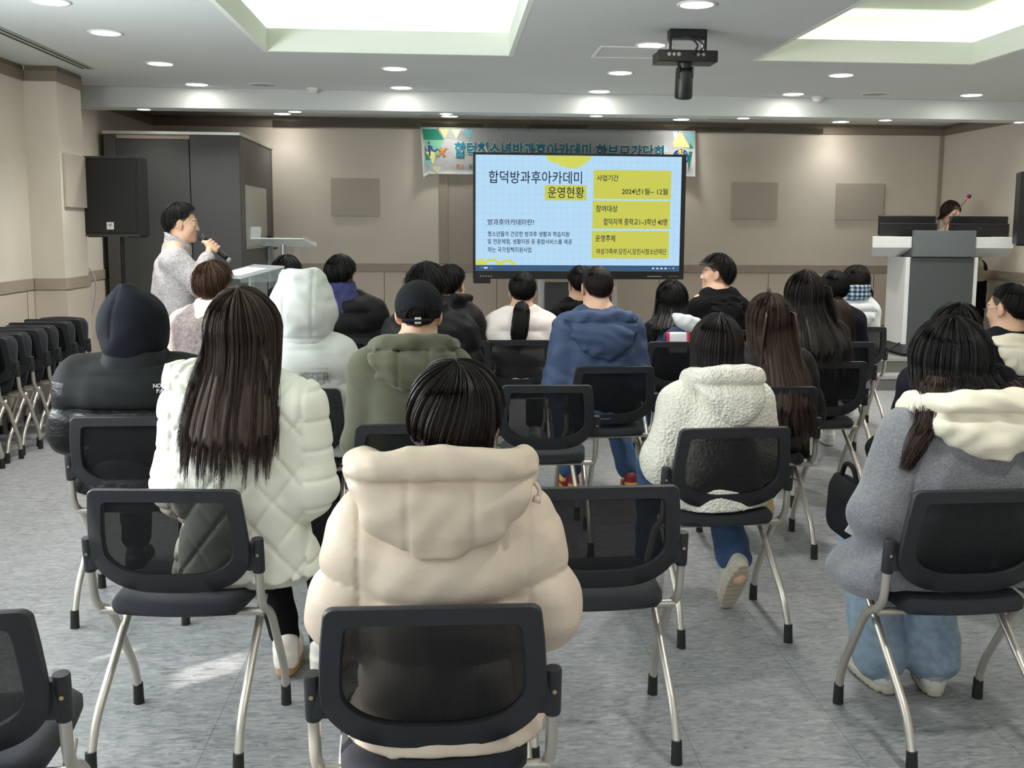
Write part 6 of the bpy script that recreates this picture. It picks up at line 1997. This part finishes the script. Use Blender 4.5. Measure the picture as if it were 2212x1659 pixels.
bm = B(); tube(bm, smooth_path([(.10, .225, .80), (.135, .245, .86), (.15, .285, .89)], 6), .013, 8); put('shoulder_strap', bm, MATS['bag_navy'], bp, True)

# ---- black puffer over a navy hood
M_nh = mat('hood_navy', (44, 46, 92), .88, noise=.05, nscale=40, bump=.1, bscale=200)
P = seated('N', 1.292, 'person in a black puffer with a navy hood at the neck', off=(.03, .01), headoff=(-.03, .0), hyaw=-14, scalp=lin((34, 30, 28)), seed=18)
ox, zn, zs, y0 = P['ox'], P['zn'], P['zs'], P['y0']; P['EL'] = (ox-.225, .28, .68); P['ER'] = (ox+.225, .28, .68)
coat(P, M_blkp, sw=.54, ra=.095, re=.09, rw=.06, depth=.15, puff=(.13, .009, .03), hem=.46, h=.009, folds=.003, slope=.12)
def nhood(G):
    hx = P['Hc'][0]
    G.stack([(zn-.055, .125, .10, y0-.02, hx+.02), (zn-.01, .118, .105, y0-.01, hx+.012), (zn+.05, .092, .095, y0, hx+.004), (zn+.085, .086, .092, y0+.004, hx)], .01, 2.2)
    G.cap((hx-.06, y0-.09, zn+.02), (hx+.02, y0-.125, zn-.10), .036, .02, k=.03)
piece(P, 'hood', M_nh, (ox-.22, y0-.22, zn-.16), (ox+.22, y0+.2, zn+.13), .008, nhood, .004, 1.5)
trousers(P, M_blk); shoe(P, 'L', (50, 50, 52), (220, 218, 212)); shoe(P, 'R', (50, 50, 52), (220, 218, 212))
hair(P, M_hb, TH_SHORT, None, A=.092, Bb=.110, C=.106, tilt=16, n=1300, rad=.0013, jit=.012, seed=26, frizz=.005, clump=.12)

# ---- hair above the gray hood
P = seated('W', 1.268, 'person of whom only black hair shows above the light grey hood', off=(.01, .0), seed=19)
ox, zn, zs, y0 = P['ox'], P['zn'], P['zs'], P['y0']
coat(P, M_blk, sw=.46, ra=.085, re=.08, rw=.055, depth=.14, hem=.46, h=.012, folds=.003)
trousers(P, M_blk); shoe(P, 'L', (50, 50, 52), (220, 218, 212)); shoe(P, 'R', (50, 50, 52), (220, 218, 212))
hair(P, M_hb, [50, 54, 76, 88, 98, 120, 124], None, A=.100, Bb=.114, C=.108, n=900, rad=.0014, jit=.010, seed=27, frizz=.004)

# ---- sunlit person in the grey fluffy coat
M_fur = mat('coat_fluffy', (120, 108, 106), .95, noise=.3, nscale=50, bump=.9, bscale=70, bdist=.01, sheen=.4)
P = seated('X', 1.285, 'person in a grey-brown fluffy coat with a cream collar', off=(.02, .0), headoff=(.015, .0), hyaw=-16, scalp=lin((52, 40, 34)), seed=20)
ox, zn, zs, y0 = P['ox'], P['zn'], P['zs'], P['y0']; P['EL'] = (ox-.185, .28, .66); P['ER'] = (ox+.185, .28, .66)
coat(P, M_fur, sw=.47, ra=.092, re=.088, rw=.062, depth=.15, hem=.46, h=.009, folds=.003, slope=.06, carve=lambda X, Y, Z: (.003*np.sin(X*160+Z*40)*np.sin(Z*140+2*np.sin(Y*90))).astype(f32)+0*Y)
piece(P, 'collar', mat('collar_cream', (238, 230, 214), .95, noise=.05, nscale=40, bump=.4, bscale=90), (ox-.2, y0-.2, zn-.14), (ox+.2, y0+.2, zn+.11), .008,
      lambda G: G.stack([(zn-.095, .140, .115, y0-.012, ox), (zn-.04, .122, .11, y0-.008, ox), (zn+.03, .092, .095, y0, ox+.008), (zn+.06, .082, .088, y0+.004, ox+.010)], .01, 2.2), .006, 1.2)
trousers(P, M_blk); shoe(P, 'L', (50, 50, 52), (220, 218, 212)); shoe(P, 'R', (50, 50, 52), (220, 218, 212))
hair(P, M_hwarm, [50, 54, 74, 84, 96, 120, 124], None, A=.094, Bb=.112, C=.106, n=1700, rad=.0012, jit=.012, seed=28, frizz=.006, curl=.003)

# ---- curly hair behind the black cap
P = seated('T', 1.272, 'person with curly black hair mostly hidden by the black cap', off=(.03, .0), headoff=(-.02, .0), hyaw=-6, seed=21)
ox, zn, zs, y0 = P['ox'], P['zn'], P['zs'], P['y0']; P['EL'] = (ox-.215, .28, .66); P['ER'] = (ox+.215, .28, .66)
coat(P, M_blkp, sw=.53, ra=.095, re=.09, rw=.06, depth=.15, puff=(.12, .009, .03), hem=.46, h=.009, folds=.004, ff=1.4, slope=.1, collar=[(zn-.05, .125, .11, y0-.005, ox), (zn+.05, .095, .095, y0, ox)])
trousers(P, M_blk); shoe(P, 'L', (50, 50, 52), (220, 218, 212)); shoe(P, 'R', (50, 50, 52), (220, 218, 212))
hair(P, M_hb, [48, 52, 74, 84, 98, 122, 126], None, A=.096, Bb=.112, C=.108, n=1500, rad=.0013, jit=.016, seed=29, frizz=.010, curl=.007)

# ---- high puffer collar
P = seated('U', 1.243, 'person with a high black puffer collar, right of the black cap', off=(-.03, .0), headoff=(.0, .0), hyaw=-28, seed=22)
ox, zn, zs, y0 = P['ox'], P['zn'], P['zs'], P['y0']; P['EL'] = (ox-.17, .28, .64); P['ER'] = (ox+.17, .28, .64)
coat(P, M_blkp, sw=.42, ra=.085, re=.08, rw=.06, depth=.14, puff=(.12, .008, .03), hem=.46, h=.010, folds=.003, slope=.08)
piece(P, 'collar', M_blkp, (ox-.2, y0-.2, zn-.12), (ox+.2, y0+.24, zn+.12), .008, lambda G: (G.stack([(zn-.06, .11, .10, y0, ox), (zn+.0, .105, .105, y0+.005, ox+.006), (zn+.06, .095, .108, y0+.01, ox+.012)], .01, 2.2), G.cap((ox+.03, y0-.085, zn+.045), (ox+.115, y0+.03, zn+.035), .030, k=.02)), .003, 1.5)
trousers(P, M_blk); shoe(P, 'L', (50, 50, 52), (220, 218, 212)); shoe(P, 'R', (50, 50, 52), (220, 218, 212))
hair(P, M_hb, TH_SHORT, None, A=.088, Bb=.108, C=.104, n=1100, rad=.0013, jit=.008, seed=30, frizz=.003)

# ---- black jacket left of the blue jacket
P = seated('V', 1.212, 'person with black bowl-cut hair just left of the slate blue jacket', off=(-.02, .0), headoff=(.005, .0), hyaw=14, scalp=lin((30, 27, 26)), seed=23)
ox, zn, zs, y0 = P['ox'], P['zn'], P['zs'], P['y0']; P['EL'] = (ox-.18, .28, .62); P['ER'] = (ox+.18, .28, .62)
coat(P, M_blk, sw=.44, ra=.08, re=.075, rw=.055, depth=.135, hem=.46, h=.010, folds=.004, slope=.1)
hood_bag(P, M_blk, .13, .76, .93, .15, .05, rim=.03, rimz=.945, rimw=.13, seams=False, h=.009)
trousers(P, M_blk); shoe(P, 'L', (50, 50, 52), (220, 218, 212)); shoe(P, 'R', (50, 50, 52), (220, 218, 212))
hair(P, M_hb, [50, 54, 74, 80, 92, 114, 118], None, A=.090, Bb=.108, C=.104, n=1100, rad=.0013, jit=.008, seed=31, frizz=.002)

# ---- boy in the black hoodie, face in profile to the left
P = seated('S', 1.288, 'boy in a black hoodie, his face in profile to the left', off=(.02, .0), headoff=(-.015, .02), hyaw=72, hpitch=2, scalp=lin((30, 27, 26)), h=.005, seed=24)
ox, zn, zs, y0 = P['ox'], P['zn'], P['zs'], P['y0']; P['EL'] = (ox-.18, .28, .64); P['ER'] = (ox+.185, .28, .64)
coat(P, M_blk, sw=.445, ra=.08, re=.075, rw=.055, depth=.135, hem=.46, h=.009, folds=.004, slope=.13)
hood_bag(P, M_blk, .125, .80, .975, .16, .05, xo=.03, rim=.028, rimz=.99, rimw=.11, seams=False, h=.008, folds=.006)
trousers(P, M_blk); shoe(P, 'L', (50, 50, 52), (220, 218, 212)); shoe(P, 'R', (50, 50, 52), (220, 218, 212))
hair(P, M_hb, [58, 60, 66, 76, 96, 124, 128], [.03, .03, .012, .0, .0, 0, 0], A=.092, Bb=.112, C=.108, tilt=14, n=1800, rad=.0012, jit=.018, tgt=(.08, .115, .0, 0), seed=32, frizz=.009, clump=.16, ends=.3)

# ---- presenter on the floor before the stage, turned to the right, microphone in the right hand
P = dict(top=1.622, label='woman in a grey knit turtleneck standing with a microphone', loc=(-1.80, 6.92, .0006), yaw=-78, aud=False, seed=25, hyaw=-4, hpitch=-5, h=.0055, scalp=lin((28, 24, 23)))
P['ox'] = 0; P['y0'] = 0; P['lean'] = 0
P['head'] = (0, .045, 1.505); P['zn'], P['zs'] = 1.355, 1.295
MIC0, MIC1 = np.array((.045, .155, 1.428)), np.array((.080, .335, 1.268))
mdir = nrm(MIC1-MIC0)
Wr = np.array((.150, .200, 1.290))
P['joints'] = dict(neck=(0, .0, 1.36), chest=(0, -.01, 1.20), hip=(0, .0, .93), shL=(-.15, -.01, 1.27), shR=(.15, -.005, 1.27), elL=(-.20, .0, 1.01), wrL=(-.12, .19, 1.05), elR=(.215, .165, 1.10), wrR=tuple(Wr),
    hpL=(-.085, 0, .88), knL=(-.09, .02, .50), anL=(-.09, 0, .10), hpR=(.085, 0, .88), knR=(.09, .02, .50), anR=(.09, .02, .10), handL=((.6, .8, .1), (0, .1, -1), (.0, .3, 1)))
P['box'] = ((-.36, -.22, 0), (.36, .46, 1.66))
def grip(G, P):
    """right hand: palm beside the microphone, fingers curled round its handle"""
    c = MIC0+mdir*.105
    side = nrm(np.cross(mdir, (0, 0, 1))); upv = np.cross(side, mdir)
    if side[0] < 0: side = -side; 
    upv = nrm(np.cross(mdir, side)); upv = upv if upv[2] > 0 else -upv
    palm = c+side*.032-upv*.004
    G.cap(Wr, palm-upv*.012, .024, .022, k=.02); G.cap(palm-mdir*.030, palm+mdir*.036, .020, .018, k=.015)
    for i, L in enumerate((.92, 1.0, .97, .82)):
        b = c+mdir*(-.034+.0225*i)
        rr = .0285
        ang = [20, 75, 130, 185, 235]
        pts = [b+side*rr*math.cos(math.radians(a))*1.05+upv*rr*math.sin(math.radians(a)) for a in [x*L for x in ang]]
        for k in range(4): G.cap(pts[k], pts[k+1], .0098-.0007*k, .0091-.0007*k, k=.004)
    t0 = c-mdir*.036+side*.030; t1 = c-mdir*.060+side*.022-upv*.012; t2 = c-mdir*.066-side*.004-upv*.024
    G.cap(t0, t1, .0125, .0108, k=.01); G.cap(t1, t2, .0105, .0082, k=.006)
P['extra'] = grip
make_person(P)
M_kn = mat('knit_grey', (176, 171, 172), .95, noise=.28, nscale=55, stretch=(1, 1, 1.6), bump=.8, bscale=110, bdist=.006)
def sweater(G):
    G.stack([(.84, .185, .145, .005), (.90, .205, .160, .0), (1.05, .200, .155, -.005), (1.17, .195, .145, -.01), (1.25, .175, .125, -.012), (1.30, .125, .10, -.008), (1.335, .08, .085, .0)], .03, 2.3)
    J = P['joints']
    for k in 'LR':
        S, E, Wq = np.array(J['sh'+k]), np.array(J['el'+k]), np.array(J['wr'+k])
        G.cap((0, -.005, 1.285), S, .065, .082, k=.05); G.cap(S, E, .080, .075, k=.04); G.cap(E, Wq+(E-Wq)*.12, .070, .048, k=.03, puff=(.05, .004)); G.cap(Wq+(E-Wq)*.22, Wq+(E-Wq)*.02, .044, .044, k=.01)
piece(P, 'sweater', M_kn, (-.36, -.25, .78), (.36, .42, 1.42), .007, sweater, .004, .9, lambda X, Y, Z: (.002*np.sin(Z*420+2*np.sin(X*60)+2*np.sin(Y*50))).astype(f32)+0*X)
piece(P, 'turtleneck', M_kn, (-.16, -.16, 1.27), (.16, .20, 1.50), .006, lambda G: G.stack([(1.290, .096, .102, .0), (1.335, .086, .094, .004), (1.385, .078, .088, .012), (1.455, .078, .088, .018)], .006, 2.1), .003, 1.6,
      lambda X, Y, Z: np.maximum(0, (Z-(1.430-.55*(Y+.03)))*1.2).astype(f32)+0*X)
piece(P, 'skirt', mat('skirt_charcoal', (58, 57, 62), .9, noise=.05, nscale=60, bump=.1, bscale=200), (-.30, -.25, .38), (.30, .26, .90), .009, lambda G: G.stack([(.42, .235, .20, .01), (.65, .215, .175, .005), (.86, .180, .14, .0)], .01, 2.2), .004, .8)
trousers(P, M_blk); shoe(P, 'L', (40, 38, 38), (50, 48, 46)); shoe(P, 'R', (40, 38, 38), (50, 48, 46))
hair(P, M_hb, [58, 62, 70, 72, 92, 118, 124], [.0, .0, .0, .018, .0, 0, 0], A=.088, Bb=.108, C=.104, tilt=16, n=2200, rad=.0011, jit=.014, tgt=(.08, .09, -.01, 0), seed=33, frizz=.006, clump=.14, ends=.2)
# microphone held in the hand: a thing of its own
Mw = Matrix.Translation(P['loc']) @ Matrix.Rotation(math.radians(P['yaw']), 4, 'Z')
mt = thing('hand_microphone', 'black hand microphone held at the mouth of the woman in grey', 'microphone', Mw @ Vector(MIC0), math.radians(P['yaw']))
def mp_(t): return Vector(mdir*t)
bm = B(); tube(bm, [mp_(-.004), mp_(0), mp_(.012), mp_(.032), mp_(.048)], [.012, .020, .0255, .0255, .020], 18); put('grille_head', bm, mat('mic_grille', (34, 34, 36), .5, noise=.2, nscale=700, bump=.4, bscale=900), mt, True)
bm = B(); tube(bm, [mp_(.028), mp_(.034)], .0265, 18); put('ring', bm, mat('mic_ring', (90, 92, 94), .3, metal=.7), mt, True)
bm = B(); tube(bm, [mp_(.046), mp_(.06), mp_(.20), mp_(.232)], [.020, .0185, .0165, .0165], 16); put('handle', bm, mat('mic_black', (20, 20, 21), .35), mt, True)
bm = B(); tube(bm, [mp_(.2325), mp_(.252)], .0160, 16); put('end_cap', bm, mat('mic_end', (150, 156, 162), .35), mt, True)

# ---- operator behind the lectern console, leaning, hand at the mouth
P = dict(top=1.59, label='woman with a dark bob behind the lectern console, hand raised to her mouth', loc=(5.50, 10.42, STAGE_Z+.001), yaw=176, aud=False, seed=26, hyaw=22, hpitch=-22, h=.0055, scalp=lin((40, 32, 28)))
P['ox'] = 0; P['y0'] = 0
P['head'] = (.300, .14, 1.400); P['zn'], P['zs'] = 1.24, 1.19
P['joints'] = dict(neck=(.265, .10, 1.255), chest=(.19, .06, 1.12), hip=(.0, -.02, .84), shL=(.11, .08, 1.17), shR=(.37, .09, 1.15), elL=(.05, .22, .98), wrL=(.20, .30, 1.08), elR=(.44, .24, 1.165), wrR=(.400, .232, 1.215),
    hpL=(-.09, -.02, .80), knL=(-.10, .0, .45), anL=(-.10, -.04, .10), hpR=(.09, -.02, .80), knR=(.09, .02, .45), anR=(.09, .0, .10), handL=((.5, .8, 0), (0, .1, -1), (.5, -.3, .3)), handR=((-.45, .05, .9), (-.75, -.6, .0), (-.2, .6, .2), (60, 75, 50)))
P['box'] = ((-.34, -.28, 0), (.60, .46, 1.56))
make_person(P)
def ojk(G):
    G.stack([(.70, .175, .150, -.05, -.02), (.78, .190, .160, -.04, -.01), (.92, .165, .135, .0, .07), (1.06, .165, .120, .045, .165), (1.15, .15, .10, .065, .225), (1.195, .11, .08, .08, .25)], .03, 2.3)
    J = P['joints']
    for k in 'LR':
        S, E, Wq = np.array(J['sh'+k]), np.array(J['el'+k]), np.array(J['wr'+k])
        G.cap(S, E, .072, .06, k=.04); G.cap(E, Wq, .058, .044, k=.03)
piece(P, 'jacket', puffer_mat('jacket_beige', (168, 158, 142), .6, .3), (-.3, -.3, .62), (.6, .42, 1.32), .009, ojk, .004, 1.2)
piece(P, 'blouse', mat('blouse_white', (232, 230, 224), .8), (.10, -.05, 1.08), (.46, .32, 1.36), .007, lambda G: G.stack([(1.13, .115, .105, .115, .27), (1.20, .095, .092, .12, .275), (1.282, .064, .070, .115, .28)], .01, 2.1))
trousers(P, M_blk, r=(.095, .075, .07)); shoe(P, 'L', (40, 38, 38), (50, 48, 46)); shoe(P, 'R', (40, 38, 38), (50, 48, 46))
hair(P, M_hbr, [50, 56, 82, 92, 100, 112, 114], [0.0, .0, .05, .08, .08, .06, .06], A=.090, Bb=.108, C=.104, n=1500, rad=.0012, tgt=(.088, .09, -.02, 0), jit=.009, seed=34, frizz=.003, clump=.12)

# ---- dark bag with a white panel on the lap side of the grey coat
bg = thing('shoulder_bag', 'black bag with a white panel on the left side of the grey coat', 'bag', (1.545, 2.60, .0006), 0)
G = Grid((-.42, .30, .50), (-.20, .66, .80), .007); G.stack([(.535, .030, .12, .47, -.285), (.56, .040, .13, .47, -.285), (.68, .040, .12, .47, -.282), (.715, .022, .10, .47, -.28)], .01, 2.4)
arrays('body', *G.surf(), M_blk, bg)
bm = B(); tube(bm, smooth_path([(-.28, .40, .70), (-.282, .44, .755), (-.282, .50, .755), (-.28, .54, .70)], 6), .008, 8); put('strap', bm, M_blk, bg, True)
bm = B(); box(bm, -.020, .020, -.002, .002, -.045, .045, .001, M=Matrix.Translation((-.300, .342, .612)) @ Matrix.Rotation(.55, 4, 'Y'))
put('white_panel', bm, MATS['paper'], bg)
